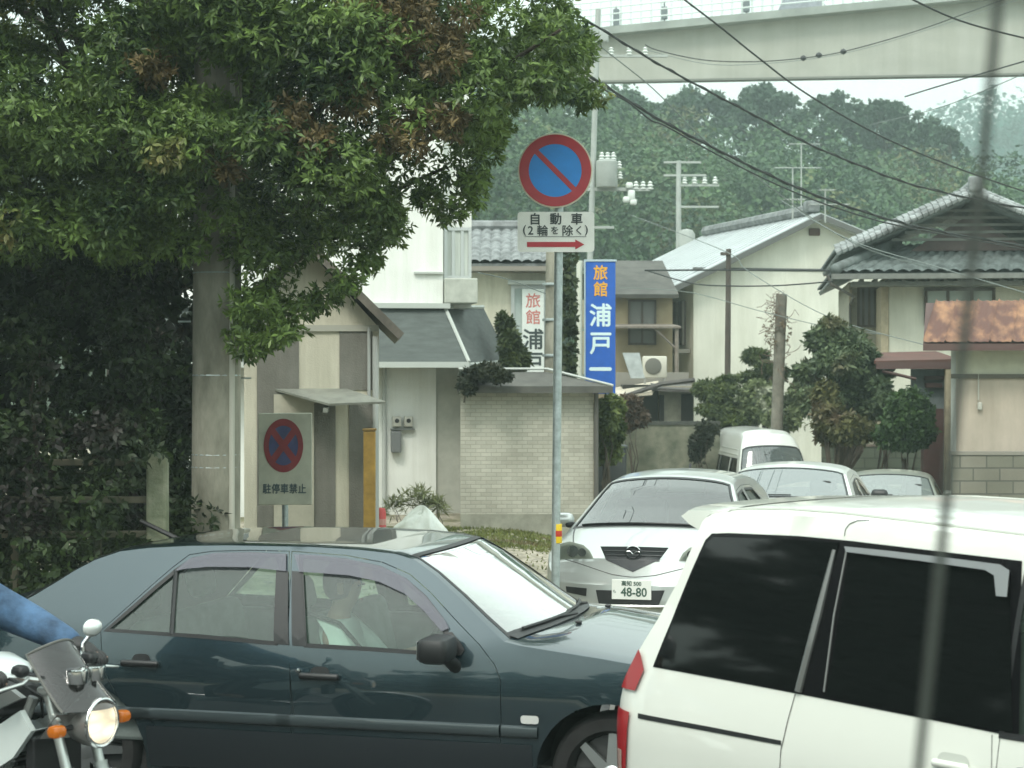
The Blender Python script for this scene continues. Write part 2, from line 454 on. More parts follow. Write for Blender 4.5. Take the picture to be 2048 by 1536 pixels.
def interp(pts, x):
    if x <= pts[0][0]: return pts[0][1]
    for (a, b), (c, d) in zip(pts, pts[1:]):
        if x <= c: return b + (d - b) * (x - a) / (c - a) if c > a else d
    return pts[-1][1]
def sstep(a, b, x):
    t = min(1, max(0, (x - a) / (b - a))); return t * t * (3 - 2 * t)
# ------------------------------------------------------------------ cars
class Car:
    def __init__(s, fr, W, top, nose, tail, belt, kt=0.36, kb=0.05, plan=(0.55, 0.10, 0.45, 0.08), crown=None, bow=None, bulge=0.10, rbulge=0.08, sill=0.25, edge=0.03):
        s.fr, s.W, s.top, s.belt, s.kt, s.kb = fr, W, top, belt, kt, kb
        s.nose, s.tail = nose, tail          # (x,z) lists from the top down
        s.plan = plan; s.crown = crown or [(-9, .05), (9, .05)]; s.bow = bow or [(-9, 0), (9, 0)]
        s.bulge, s.rbulge, s.sill, s.edge = bulge, rbulge, sill, edge
        s.xf = max(p[0] for p in nose); s.xr = min(p[0] for p in tail)
    def side(s, x, z):
        L1, a1, L2, a2 = s.plan; h = s.W / 2
        if x > s.xf - L1: h *= 1 - a1 * min(1, (x - s.xf + L1) / L1) ** 2.4 - .06 * max(0, (x - s.xf + .12) / .12) ** 2
        if x < s.xr + L2: h *= 1 - a2 * min(1, (s.xr + L2 - x) / L2) ** 2.4 - .06 * max(0, (s.xr + .12 - x) / .12) ** 2
        b = interp(s.belt, x) if hasattr(s.belt, '__len__') else s.belt
        sh = b - .25
        if z > sh: q = min(z, b) - sh; h -= .10 * q + .30 * q * q
        if z > b: h -= s.kt * (z - b) + .12 * (z - b) ** 2
        elif z < sh: h -= s.kb * ((sh - z) / .5) ** 2 * .5
        if z < .42: h -= (.42 - z) * .22
        return h
    def smap(s, sg=-1, lift=0.0): return lambda x, z: (x, sg * (s.side(x, z) + lift), z)
    def topz(s, x): return interp(s.top, x)
    def tmap(s, lift=0.0):
        def f(x, v):
            ze = s.topz(x); ye = s.side(x, ze)
            return (x + interp(s.bow, x) * (1 - v * v), v * ye, ze + interp(s.crown, x) * (1 - v * v) + s.edge * (1 - abs(v) ** 12) + lift)
        return f
    def xn(s, z): return interp(sorted([(b, a) for a, b in s.nose]), z)
    def xt(s, z): return interp(sorted([(b, a) for a, b in s.tail]), z)
    def fmap(s, lift=0.0):
        def f(v, z):
            x = s.xn(z); zt = s.nose[0][1]
            k = max(0, 1 - (zt - z) / .06) if z <= zt else 1
            return (x + s.bulge * (1 - v * v) + lift, v * s.side(x, z), z + k * (interp(s.crown, x) * (1 - v * v) + s.edge * (1 - abs(v) ** 12)) * min(1, 1))
        return f
    def rmap(s, lift=0.0):
        def f(v, z):
            x = s.xt(z); zt = s.tail[0][1]
            k = max(0, 1 - (zt - z) / .06) if z <= zt else 1
            return (x - s.rbulge * (1 - v * v) - lift, v * s.side(x, z), z + k * (interp(s.crown, x) * (1 - v * v) + s.edge * (1 - abs(v) ** 12)))
        return f
    def st(s, px, py, sg=-1):
        y = sg * s.W / 2
        for _ in range(14):
            p = s.fr.hit(px, py, y); xx = max(s.xr, min(s.xf, p.x)); y = .4 * y + .6 * sg * s.side(xx, p.z)
        return (xx, p.z)
    def ft(s, px, py, rear=False):
        x = s.xr if rear else s.xf
        v = 0
        for _ in range(6):
            p = s.fr.hit(px, py, x, axis=0)
            xx = (s.xt(p.z) if rear else s.xn(p.z)); h = s.side(xx, p.z); v = p.y / h
            x = xx + (-s.rbulge if rear else s.bulge) * (1 - v * v)
        return (v, p.z)
    def sect(s, mb, x0, x1, v0=-1, v1=1, nx=14, nv=20, lift=0, mi=0):
        m = s.tmap(lift); xs = [x0 + (x1 - x0) * i / nx for i in range(nx + 1)]
        xs = sorted(set([round(q, 5) for q in xs] + [round(p[0], 5) for p in s.top if x0 < p[0] < x1]))
        vs = [v0 + (v1 - v0) * j / nv for j in range(nv + 1)]
        if v0 == -1: vs = sorted(set(vs + [-.99, -.975, -.955, -.93]))
        if v1 == 1: vs = sorted(set(vs + [.99, .975, .955, .93]))
        V = [m(x, v) for x in xs for v in vs]; n = len(vs)
        mb.add(V, [(i * n + j, i * n + j + 1, (i + 1) * n + j + 1, (i + 1) * n + j) for i in range(len(xs) - 1) for j in range(n - 1)], mi)
    def grid(s, mb, mapf, ulist, vlist, mi=0):
        n = len(vlist)
        mb.add([mapf(u, v) for u in ulist for v in vlist], [(i * n + j, i * n + j + 1, (i + 1) * n + j + 1, (i + 1) * n + j) for i in range(len(ulist) - 1) for j in range(n - 1)], mi)
    def outline(s, wheels, ra, zc):
        o = list(s.top)                      # rear -> front along the top edge
        o += [p for p in s.nose[1:]]
        zb = s.sill; cur = []
        for wx in sorted(wheels, reverse=True):
            a0 = math.asin(max(-1, min(1, (zb - zc) / ra)))
            for k in range(17):
                a = a0 + (math.pi - 2 * a0) * k / 16
                cur.append((wx + ra * math.cos(a), zc + ra * math.sin(a)))
        o += cur
        o += [p for p in s.tail[::-1][:-1]]
        return o

def make_wheel(parent, x, y, z, r, w, sg, spokes=7, cap=True):
    """tyre with a rim and spokes; sg = side the face looks to"""
    mb = MB(); prof = []
    for a in range(0, 361, 20):
        prof.append((r - .055 + .055 * math.cos(R(a)) * (1 if abs(math.cos(R(a))) < .98 else 1), w / 2 * max(-1, min(1, 1.25 * math.sin(R(a))))))
    mb.lathe(prof, 36, axis='y')
    t = obj('wheel', mb, RUBBER, parent, True, (x, y, z))
    m2 = MB(); rr = r - .085
    m2.lathe([(rr + .012, -sg * w * .1 * -1), (rr + .018, -sg * w * .46), (rr + .002, -sg * w * .48), (rr - .012, -sg * w * .36), (rr - .02, -sg * -w * .1)], 36, axis='y')
    for k in range(spokes):
        a = 2 * math.pi * k / spokes; c, s_ = math.cos(a), math.sin(a)
        def pt(rad, off, yy): return (rad * c - off * s_, yy, rad * s_ + off * c)
        y0, y1 = sg * w * .34, sg * w * .42
        q = [pt(.04, -.03, y1), pt(rr, -.018, y0), pt(rr, .018, y0), pt(.04, .03, y1)]
        q2 = [(a_, b_ - sg * .03, c_) for a_, b_, c_ in q]
        m2.add(q + q2, [(0, 1, 2, 3), (7, 6, 5, 4), (0, 4, 5, 1), (1, 5, 6, 2), (2, 6, 7, 3), (3, 7, 4, 0)])
    m2.lathe([(0.001, -sg * w * .455), (.045, -sg * w * .45), (.062, -sg * w * .40), (.062, 0)], 20, axis='y')
    obj('rim', m2, ALLOY, t, True)
    m3 = MB(); m3.lathe([(.001, -sg * .02), (rr - .03, -sg * .02), (rr - .03, -sg * .01)], 30, axis='y')
    obj('brake_disc', m3, mat('brake', (.10, .10, .10), .5, .8), t, True)
    return t

def build_car(name, label, cat, car, paint, wheels=(-1.3, 1.4), wr=.31, ra=.36, glassm=None, doors=(), holes=(), tops=(), seals=True, group=None, sgn=(-1, 1), step=.07, spokes=7, trackw=.19, interior=True, seatz=.45, rearm=None, wheelinset=.02):
    fr = car.fr
    t = thing(name, label, cat, fr.o, fr.th, group)
    out = car.outline(wheels, ra, wr)
    body = MB()
    for sg in sgn:
        panel(body, out, [d['poly'] for d in doors] + [h for h in holes], car.smap(sg), step)
        # wheel arch liners
        for wx in wheels:
            V = []; n = 14
            for k in range(n + 1):
                a = math.pi * k / n
                for dy in (.0, .28):
                    X = wx + ra * math.cos(a); Z = wr + ra * math.sin(a)
                    V.append((X, sg * (car.side(X, Z) - dy - .004), Z))
            body.add(V, [(2 * k, 2 * k + 1, 2 * k + 3, 2 * k + 2) for k in range(n)])
    for kind, a, b in tops:
        if kind == 'body': car.sect(body, a, b, nx=max(4, int((b - a) / .09)))
        else:
            e_ = .94
            car.sect(body, a, b, -1, -e_, nx=max(4, int((b - a) / .09)), nv=2); car.sect(body, a, b, e_, 1, nx=max(4, int((b - a) / .09)), nv=2)
    vl = [-1, -.98, -.95] + [(-.9 + .1 * i) for i in range(19)] + [.95, .98, 1]
    zn = sorted(set([p[1] for p in car.nose] + [car.nose[-1][1] + (car.nose[0][1] - car.nose[-1][1]) * i / 14 for i in range(15)] + [car.nose[0][1] - .03, car.nose[0][1] - .06]))
    zt = sorted(set([p[1] for p in car.tail] + [car.tail[-1][1] + (car.tail[0][1] - car.tail[-1][1]) * i / 14 for i in range(15)] + [car.tail[0][1] - .03, car.tail[0][1] - .06]))
    car.grid(body, car.fmap(), vl, zn)
    if not rearm: car.grid(body, car.rmap(), vl, zt)
    bo = obj('body', body, paint, t, 35)
    gm = glassm or glass('car glass')
    for kind, a, b in tops:
        if kind in ('windshield', 'rear_window'):
            g = MB(); car.sect(g, a + .0, b, -.945, .945, nx=10, nv=18, lift=-.004)
            go = obj(kind, g, gm, t, True)
            k = MB(); l_ = .002
            car.sect(k, a, a + .035, -.945, .945, nx=1, nv=18, lift=l_); car.sect(k, b - .03, b, -.945, .945, nx=1, nv=18, lift=l_)
            car.sect(k, a, b, -.945, -.915, nx=10, nv=1, lift=l_); car.sect(k, a, b, .915, .945, nx=10, nv=1, lift=l_)
            obj('seal', k, BLACK, go)
    for d in doors:
        for sg in sgn:
            m_ = MB(); pl = offset(d['poly'], -.0035)
            panel(m_, pl, d.get('win', []), car.smap(sg), step)
            do = obj('door', m_, paint, t, 35)
            d.setdefault('obj', {})[sg] = do
            for wn in d.get('win', []):
                g = MB(); panel(g, offset(wn, .004), [], car.smap(sg, -.012), .12)
                wo = obj('window', g, d.get('glass', gm), do, True)
                s_ = MB(); panel(s_, offset(wn, d.get('seal', .012)), [offset(wn, -.01)], car.smap(sg, .004), .10)
                obj('window_seal', s_, BLACK, wo, True)
            if d.get('handle'):
                hx, hz = d['handle']; h = MB(); y = car.side(hx, hz)
                h.bbox((hx, sg * (y + .022), hz - .012), (.21, .028, .034), bev=.012)
                h.lathe([(.001, 0), (.055, 0), (.062, .004), (.06, .008), (.001, .008)], 20, c=(hx, sg * (y + (.002 if sg > 0 else .002)), hz), axis='y', sx=1.2, sy=.62) if False else None
                obj('handle', h, d.get('hmat', BLACK), do, True)
                k = MB(); panel(k, roundpoly([(hx - .065, hz - .03), (hx + .055, hz - .03), (hx + .045, hz + .035), (hx - .045, hz + .035)], .03), [], car.smap(sg, .003), .1)
                obj('handle_recess', k, BLACK, do)
    for h in holes:
        for sg in sgn:
            g = MB(); panel(g, offset(h, .004), [], car.smap(sg, -.012), .12)
            wo = obj('window', g, gm, t, True)
            s_ = MB(); panel(s_, offset(h, .012), [offset(h, -.01)], car.smap(sg, .004), .10)
            obj('window_seal', s_, BLACK, wo, True)
    for wx in wheels:
        for sg in sgn:
            make_wheel(t, wx, sg * (car.side(wx, wr) - trackw / 2 - wheelinset), wr, wr, trackw, sg, spokes)
    u = MB(); u.box(car.xr + .25, car.xf - .3, -car.W / 2 + .12, car.W / 2 - .12, .20, .34)
    for wx in wheels: u.tube([(wx, -car.W / 2 + .2, wr), (wx, car.W / 2 - .2, wr)], .03)
    obj('underbody', u, DARKIN, t)
    return t

def seat(t, x, y, z, w=.5, col=None, h=.62, bench=False):
    m_ = MB(); m_.bbox((x + .05, y, z + .08), (.5, w, .16), bev=.05)
    rot = Matrix.Rotation(R(-14), 3, 'Y')
    m_.bbox((x - .28, y, z + .08 + h / 2), (.14, w, h), bev=.05, rot=rot)
    ys = [y] if not bench else [y - w * .3, y + w * .3]
    for yy in ys:
        m_.bbox((x - .28 - .12 * h - .08, yy, z + h + .18), (.09, .26, .17), bev=.04, rot=rot)
    return obj('seat', m_, col or DARKIN, t, True)

def plate_part(parent, loc, rz, size=(.33, .165), top='', main='', side='', tcol=(0.05, .10, .075)):
    """number plate facing local -Y after rotation rz"""
    m_ = MB(); w, h = size
    m_.bbox((0, 0, 0), (w, .008, h), bev=.004)
    p = obj('number_plate', m_, mat('plate white', (.78, .80, .76), .4), parent, loc=loc); p.rotation_euler = (0, 0, rz)
    tx = MB()
    if top: text_mb(tx, top, h * .27, (0, -.0045, h * .31), ext=.001, off=.001)
    if main: text_mb(tx, main, h * .62, (w * .06, -.0045, -h * .12), ext=.001, off=.002, sx=.92)
    if side: text_mb(tx, side, h * .2, (-w * .43, -.0045, -h * .1), ext=.001)
    if tx.v: obj('lettering', tx, mat('plate green', tcol, .5), p)
    return p

def skin_body(name, nodes, edges, m, parent=None, sub=2, loc=None):
    """nodes: dict name -> (x,y,z,r[,r2]); root = first"""
    b = bmesh.new(); L = b.verts.layers.skin.verify(); vs = {}
    for i, (k, n) in enumerate(nodes.items()):
        v = b.verts.new(n[:3]); v[L].radius = (n[3], n[4] if len(n) > 4 else n[3]); v[L].use_root = (i == 0); vs[k] = v
    for a, c in edges: b.edges.new((vs[a], vs[c]))
    me = bpy.data.meshes.new(name); b.to_mesh(me); b.free(); me.materials.append(m)
    o = bpy.data.objects.new(name, me); C.objects.link(o)
    sk = o.modifiers.new('skin', 'SKIN'); sk.use_smooth_shade = True
    ss = o.modifiers.new('sub', 'SUBSURF'); ss.levels = sub; ss.render_levels = sub
    dg = bpy.context.evaluated_depsgraph_get(); me2 = bpy.data.meshes.new_from_object(o.evaluated_get(dg))
    o.modifiers.clear(); o.data = me2
    if not me2.materials: me2.materials.append(m)
    if parent: o.parent = parent
    if loc: o.location = loc
    return o

def chain_hand(nodes, edges, wrist, palm, fdir, curl, up, side, s=1.0, thumb_side=1, root='hand'):
    """palm and five fingers: wrist name exists; fdir = finger direction, curl = direction they close towards, side = across the knuckles (towards the index finger)"""
    fdir, curl, side = Vector(fdir).normalized(), Vector(curl).normalized(), Vector(side).normalized()
    pc = Vector(palm)
    nodes[root] = (*pc, .028 * s, .02 * s); edges.append((wrist, root))
    for i, (off, ln) in enumerate(((.030, .9), (.010, 1.0), (-.010, .94), (-.030, .76))):
        k = pc + fdir * .045 * s + side * off * s
        nodes[f'{root}k{i}'] = (*k, .0105 * s); edges.append((root, f'{root}k{i}'))
        p1 = k + (fdir * .8 + curl * .6) * .032 * ln * s; p2 = p1 + (fdir * .05 + curl) * .026 * ln * s; p3 = p2 + (curl * .55 - fdir * .85) * .022 * ln * s
        for j, q in enumerate((p1, p2, p3)):
            nodes[f'{root}f{i}{j}'] = (*q, (.0098 - .001 * j) * s); edges.append((f'{root}k{i}' if j == 0 else f'{root}f{i}{j-1}', f'{root}f{i}{j}'))
    a = pc + side * .03 * s - fdir * .01 * s; b = a + (side * .5 + curl * .8 + fdir * .3) * .034 * s; c = b + (curl * .8 + fdir * .5 - side * .3) * .028 * s
    nodes[root + 't0'] = (*a, .013 * s); nodes[root + 't1'] = (*b, .0115 * s); nodes[root + 't2'] = (*c, .0095 * s)
    edges += [(root, root + 't0'), (root + 't0', root + 't1'), (root + 't1', root + 't2')]

# ================================================================== STRUCTURE
def gz(x, y):
    """ground height: level by the road and under the small buildings, sloping down to the right rear of the lot"""
    a = sstep(-0.5, 3.0, x) * .046 * max(0, min(y, 75) - 16.5)
    b = .02 * sstep(20, 26, y) * (1 - sstep(-.5, 3, x))
    return -.02 - .025 * sstep(12.5, 14.5, y) + b - a
xs = np.concatenate([np.arange(-480, -40, 60), np.arange(-40, 44, .5), np.arange(60, 500, 60)])
ys = np.concatenate([np.arange(-260, -20, 60), np.arange(-20, 12, 2), np.arange(12, 80, .5), np.arange(90, 800, 90)])
V = [(x, y, gz(x, y) + (random.uniform(-.012, .012) if 13 < y < 45 and abs(x) < 15 else 0)) for x in xs for y in ys]
n = len(ys)
g_ = MB(); g_.add(V, [(i * n + j, (i + 1) * n + j, (i + 1) * n + j + 1, i * n + j + 1) for i in range(len(xs) - 1) for j in range(n - 1)])
GRAVEL = mat('gravel', (0.36, 0.325, 0.26), .95, var=.0, col2=(0.17, 0.165, 0.09), vscale=.9, bump=.8, bscale=18, edge=(.38, .56))
def speckle(m, scale, lo, hi, amt=1.0):
    t = m.node_tree; b = t.nodes['Principled BSDF']; l = b.inputs['Base Color'].links[0].from_socket
    co = t.nodes.new("ShaderNodeTexCoord"); v = t.nodes.new("ShaderNodeTexVoronoi"); v.inputs['Scale'].default_value = scale
    t.links.new(co.outputs['Object'], v.inputs['Vector'])
    r = t.nodes.new("ShaderNodeValToRGB"); r.color_ramp.elements[0].color = (*lo, 1); r.color_ramp.elements[1].color = (*hi, 1)
    bw = t.nodes.new("ShaderNodeRGBToBW"); t.links.new(v.outputs['Color'], bw.inputs[0]); t.links.new(bw.outputs[0], r.inputs[0])
    mm = t.nodes.new("ShaderNodeMix"); mm.data_type = 'RGBA'; mm.blend_type = 'MULTIPLY'; mm.inputs['Factor'].default_value = amt
    t.links.new(l, mm.inputs['A']); t.links.new(r.outputs[0], mm.inputs['B']); t.links.new(mm.outputs['Result'], b.inputs['Base Color'])
speckle(GRAVEL, 16, (.45, .45, .45), (1.3, 1.3, 1.3))
obj_ground = obj('ground', g_, GRAVEL, recalc=False); tag(obj_ground, 'grey brown gravel lot with worn patches of grass', 'ground', kind='structure')
rd = MB(); rd.box(-300, 300, 1.0, 12.6, -.3, 0.0)
ASPH = mat('asphalt', (0.055, 0.055, 0.055), .85, var=.3, vscale=3, bump=.5, bscale=120)
ro = obj('road', rd, ASPH); tag(ro, 'dark asphalt road that the sedan and minivan drive on', 'road', kind='structure')
rl = MB(); rl.box(-300, 300, 12.0, 12.15, 0, .004)
q = obj('road_marking', rl, mat('road paint', (.7, .7, .68), .6, var=.2)); tag(q, 'white edge line painted along the far side of the road', 'road marking', kind='structure')
kb = MB()
for i in range(-60, 61): kb.bbox((i * 1.0, 12.68, .0), (.985, .15, .26), bev=.015)
q = obj('kerb', kb, mat('kerb concrete', (.33, .33, .31), .85, var=.25)); tag(q, 'low concrete kerb between the road and the gravel lot', 'kerb', kind='structure')

# hills ------------------------------------------------------------
def hill(name, label, ridge, Y0, Y1, m, seed, zb=-4, rough=1.5):
    """ridge: list of (px,py) traced at distance Y1; slope rises from Y0"""
    g = np.random.default_rng(seed); pts = [P(px, py, Y1) for px, py in ridge]
    V = []; nx = 60; ny = 14
    X0, X1 = pts[0].x, pts[-1].x; prof = [(p.x, p.z) for p in pts]
    for i in range(nx + 1):
        x = X0 + (X1 - X0) * i / nx; h = interp(prof, x)
        for j in range(ny + 1):
            t = j / ny
            if t < .7: z = zb + (h - zb) * math.sin(t / .7 * math.pi / 2) ** .9; y = Y0 + (Y1 - Y0) * t / .7
            else: z = h - (h - zb) * ((t - .7) / .3) ** 1.5; y = Y1 + (Y1 - Y0) * (t - .7) / .3
            V.append((x * (y / Y1) if False else x, y, z + (g.normal() * rough if 0 < t < .65 else 0)))
    n = ny + 1; mb = MB(); mb.add(V, [(i * n + j, (i + 1) * n + j, (i + 1) * n + j + 1, i * n + j + 1) for i in range(nx) for j in range(ny)])
    o = obj(name, mb, m, None, 'all'); tag(o, label, 'hill', kind='structure')
    return V, n
HILLM = mat('hill floor', (0.035, 0.05, 0.025), .95, var=.4, vscale=.1)
ridge = [(-2600, 600), (-1200, 430), (-300, 330), (500, 310), (900, 310), (1150, 320), (1230, 365), (1400, 385), (1540, 410), (1620, 475), (1700, 430), (1800, 450), (1900, 500), (2030, 570), (2200, 680), (2600, 745)]
HV, HN = hill('hill', 'wooded hillside rising behind the houses', ridge, 85, 150, HILLM, 3)
ridge2 = [(1500, 460), (1800, 380), (1950, 345), (2100, 335), (2400, 350), (3000, 420), (3600, 640)]
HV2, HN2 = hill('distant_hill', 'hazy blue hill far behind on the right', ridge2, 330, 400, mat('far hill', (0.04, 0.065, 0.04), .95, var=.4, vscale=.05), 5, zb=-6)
# woodland cover on the hills: one mass of leaf clumps
FOREST = leafmat('forest leaves', (0.010, 0.042, 0.026), (0.10, 0.185, 0.065), (0.20, 0.17, 0.055), lowscale=.11, c3edge=(.58, .72))
def cover(name, label, ridge, Y0, Y1, count, rad, m, seed, zb=-4, size=.8, n=40000, xr=None):
    g = np.random.default_rng(seed); prof = [(P(px, py, Y1).x, P(px, py, Y1).z) for px, py in ridge]
    bl = []
    x0, x1 = xr
    for i in range(count):
        x = g.uniform(x0, x1); t = g.random() ** .8 * .68; h = interp(prof, x)
        z = zb + (h - zb) * math.sin(t / .7 * math.pi / 2) ** .9; y = Y0 + (Y1 - Y0) * t / .7
        r = rad * g.choice([.5, .7, 1.0, 1.5, 1.9], p=[.25, .25, .25, .17, .08]); bl.append((x, y, z + r * .4, r, r, r * g.uniform(.8, 1.15)))
    o = leaves(name, bl, n, size, m, whorl=4, asp=.75, shell=.8, seed=seed, up=.5, spread=.9)
    tag(o, label, 'woodland', kind='stuff'); return o
cover('hillside_woodland', 'dense mixed woodland covering the near hillside', ridge, 85, 150, 700, 2.3, FOREST, 11, n=120000, size=.27, xr=(-16, 42))
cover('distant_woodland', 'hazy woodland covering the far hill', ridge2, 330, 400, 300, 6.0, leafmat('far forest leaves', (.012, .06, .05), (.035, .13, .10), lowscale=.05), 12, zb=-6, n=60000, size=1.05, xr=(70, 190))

# skyline trees on the ridge (each its own tree) --------------------
SKYT = leafmat('ridge leaves', (0.010, 0.034, 0.022), (0.055, 0.105, 0.05), lowscale=.2)
def ridge_tree(label, px, py0, py1, wpx, Y, seed, dens=1.0, tilt=0):
    top = P(px, py0, Y); bot = P(px + tilt, py1, Y); W = wpx / F * Y / 2
    t = thing('hill_tree', label, 'tree', bot, 0, 'trees standing on the hill ridge')
    H = top.z - bot.z; g = random.Random(seed); bl = []; tips = []
    nb = 40
    for i in range(nb):
        a = g.uniform(0, 6.28); rr = W * math.sqrt(g.random()) * .92; x = rr * math.cos(a); y = rr * math.sin(a) * .8
        z = H * (.98 - .50 * (rr / W) ** 2 * g.uniform(.5, 1.2)) - W * .24 - (H * .45 * g.random() if i % 3 == 0 else 0)
        r = W * g.uniform(.12, .25); bl.append((x, y, z, r, r, r * .62)); tips.append((x, y, z))
    leaves('crown', bl, int(1500 * dens * (W / 3) ** 1.4), .34, SKYT, t, whorl=5, asp=.6, shell=.25, seed=seed, up=.4)
    tb = MB(); tb.tube([(0, 0, -3), (0.1, 0, H * .25), (W * .05, 0, H * .55)], [.38, .3, .18], 8); branchy(tb, (0.05, 0, H * .3), tips[:14], .16, seed)
    obj('trunk', tb, BARK, t, True)
for i, a in enumerate([
    ('round topped tree at the left end of the hill ridge under the viaduct', 1262, 172, 330, 130, 146),
    ('broad tree on the hill ridge touching the underside of the viaduct', 1390, 158, 350, 215, 147),
    ('tall rounded tree on the ridge just left of the bright sky gap', 1525, 155, 380, 190, 145),
    ('open crowned tree on the ridge just right of the bright sky gap', 1668, 165, 400, 190, 142),
    ('upright tree between the open crowned one and the small feathery one', 1765, 185, 420, 150, 143),
    ('thin small crowned tree with sky showing through, low on the ridge', 1835, 212, 420, 120, 141),
    ('last tree where the hill ridge drops to the right', 1885, 245, 430, 110, 140)]):
    ridge_tree(*a, seed=40 + i, dens=(1.0, 1.2, 1.2, .8, 1.0, .7, .8)[i])

# viaduct ------------------------------------------------------------
vt = thing('viaduct', 'pale grey elevated viaduct with white railings crossing above the hill', 'viaduct', (0, 0, 0))
GIR = streak(mat('viaduct concrete', (0.38, 0.39, 0.35), .8, var=.10, vscale=.35, stretch=(1, 1, 2.5)), .86, .8, .06)
DK = mat('viaduct deck edge', (0.27, 0.30, 0.28), .8, var=.2, vscale=.8)
YA, YB = 92.0, 78.0      # far left end, near right end
def vp(px, py, dy=0):    # point on the girder face
    t = (px - 1000) / 1100.0; Y = YA + (YB - YA) * t
    p = P(px, py, Y); return Vector((p.x, p.y + dy, p.z))
def vquad(mb, c, y0, y1):
    a = [vp(*q) for q in c]
    f = [Vector((p.x, p.y + y0, p.z)) for p in a]; b = [Vector((p.x, p.y + y1, p.z)) for p in a]
    mb.add(f + b, [(0, 1, 2, 3), (7, 6, 5, 4), (0, 4, 5, 1), (1, 5, 6, 2), (2, 6, 7, 3), (3, 7, 4, 0)])
def top_e(px): return 74 - (px - 1160) * (74 - 4) / 740
def bot_e(px): return 163 - (px - 1160) * 16 / 890
m_ = MB(); vquad(m_, [(300, bot_e(300)), (2700, bot_e(2700)), (2700, top_e(2700)), (300, top_e(300))], 0, .35)
obj('girder', m_, GIR, vt)
m_ = MB(); vquad(m_, [(300, top_e(300) + 6), (2700, top_e(2700) + 6), (2700, top_e(2700) - 9), (300, top_e(300) - 9)], -.8, 6)
obj('deck_edge', m_, DK, vt)
m_ = MB(); vquad(m_, [(300, bot_e(300)), (2700, bot_e(2700)), (2700, bot_e(2700) + 4), (300, bot_e(300) + 4)], -.12, .45)
obj('bottom_flange', m_, mat('flange', (.16, .17, .15), .8), vt)
RAILM = mat('viaduct railing', (0.62, 0.68, 0.66), .5)
m_ = MB()
for px in range(420, 2400, 20):
    a = vp(px, top_e(px) - 8); m_.box(a.x - .05, a.x + .05, a.y - .75, a.y - .65, a.z, a.z + 1.18)
obj('railing_post', m_, RAILM, vt)['kind'] = 'stuff'
m_ = MB()
for h in (.28, .58, .88, 1.17):
    a = vp(420, top_e(420) - 8); b = vp(2400, top_e(2400) - 8)
    m_.tube([(a.x, a.y - .7, a.z + h), (b.x, b.y - .7, b.z + h)], .035, 6)
obj('railing', m_, RAILM, vt)
for px, s_ in ((1230, .30), (1325, .22), (1487, .24)):
    a = vp(px, top_e(px) - 8); m_ = MB(); m_.bbox((a.x, a.y - .95, a.z + .35), (.28, .25, s_ * 2.6), bev=.04); m_.tube([(a.x, a.y - .95, a.z - .3), (a.x, a.y - .95, a.z + .9)], .04, 6)
    obj('railing_fitting', m_, mat('dark fitting', (.13, .15, .16), .6), vt)
a = vp(1600, top_e(1600) - 6); m_ = MB(); m_.prism([(a.x - 1.1, a.z - .1), (a.x + 1.0, a.z - .15), (a.x + .75, a.z + .35), (a.x + .1, a.z + .75), (a.x - .8, a.z + .6)], a.y - 1.25, a.y - .85)
obj('junction_box', m_, mat('grey box', (.30, .32, .36), .6, var=.2), vt)
for px in (900, 1420, 2000):
    m_ = MB(); a = vp(px, bot_e(px)); m_.box(a.x - .03, a.x + .03, a.y - .02, a.y + .02, a.z, a.z + 2.4)
    obj('girder_joint', m_, mat('flange', (.16, .17, .15), .8), vt)
for px, py in ((350, 160), (2650, 140)): m_ = MB(); a = vp(px, py); m_.bbox((a.x, a.y + 2.5, a.z / 2 - 2), (2.4, 2.2, a.z + 4.), bev=.3); obj('pier', m_, GIR, vt)
# ------------------------------------------------------------------ buildings
def bldg(name, label, cat, px, Y, yaw, z=None, group=None):
    """frame whose local origin stands on the ground at pixel column px, distance Y; local -y faces the camera"""
    x = (px - 1024) / F * Y; zz = gz(x, Y) if z is None else z
    fr = Frame(x, Y, zz, R(yaw)); t = thing(name, label, cat, fr.o, fr.th, group)
    return fr, t
def part(name, mb, m, t, smooth=False, loc=None): return obj(name, mb, m, t, smooth, loc)
def gable_x(mb, x0, x1, xm, ze, zr, y0, y1, mi=0):   # gable wall prism seen from the front
    mb.prism([(x0, ze), (x1, ze), (xm, zr)], y0, y1, mi)
CREAM = streak(mat('cream stucco', (0.64, 0.615, 0.50), .9, var=.10, vscale=1.2, bump=.25, bscale=60), .78)
WHITE = streak(mat('white stucco', (0.76, 0.78, 0.74), .85, var=.08, vscale=.9, bump=.2, bscale=50), .86, 3, .2, .3, .55)
GREYST = streak(mat('grey brown stucco', (0.205, 0.20, 0.175), .9, var=.14, vscale=2.5, bump=.3, bscale=60), .8)
WOOD = mat('old dark timber', (0.075, 0.06, 0.048), .8, var=.4, vscale=8, stretch=(1, 1, .2))
TILE = mat('grey roof tiles', (0.17, 0.185, 0.185), .62, var=.5, vscale=5)
TILED = mat('dark roof tiles', (0.12, 0.145, 0.14), .62, var=.45, vscale=5)
WINDK = mat('window dark', (0.03, 0.035, 0.035), .1, var=.2)
ALU = mat('aluminium frame', (.55, .57, .56), .4, .7)
CURT = mat('curtain', (.50, .54, .50), .9, var=.2, vscale=20, stretch=(1, 1, .05))

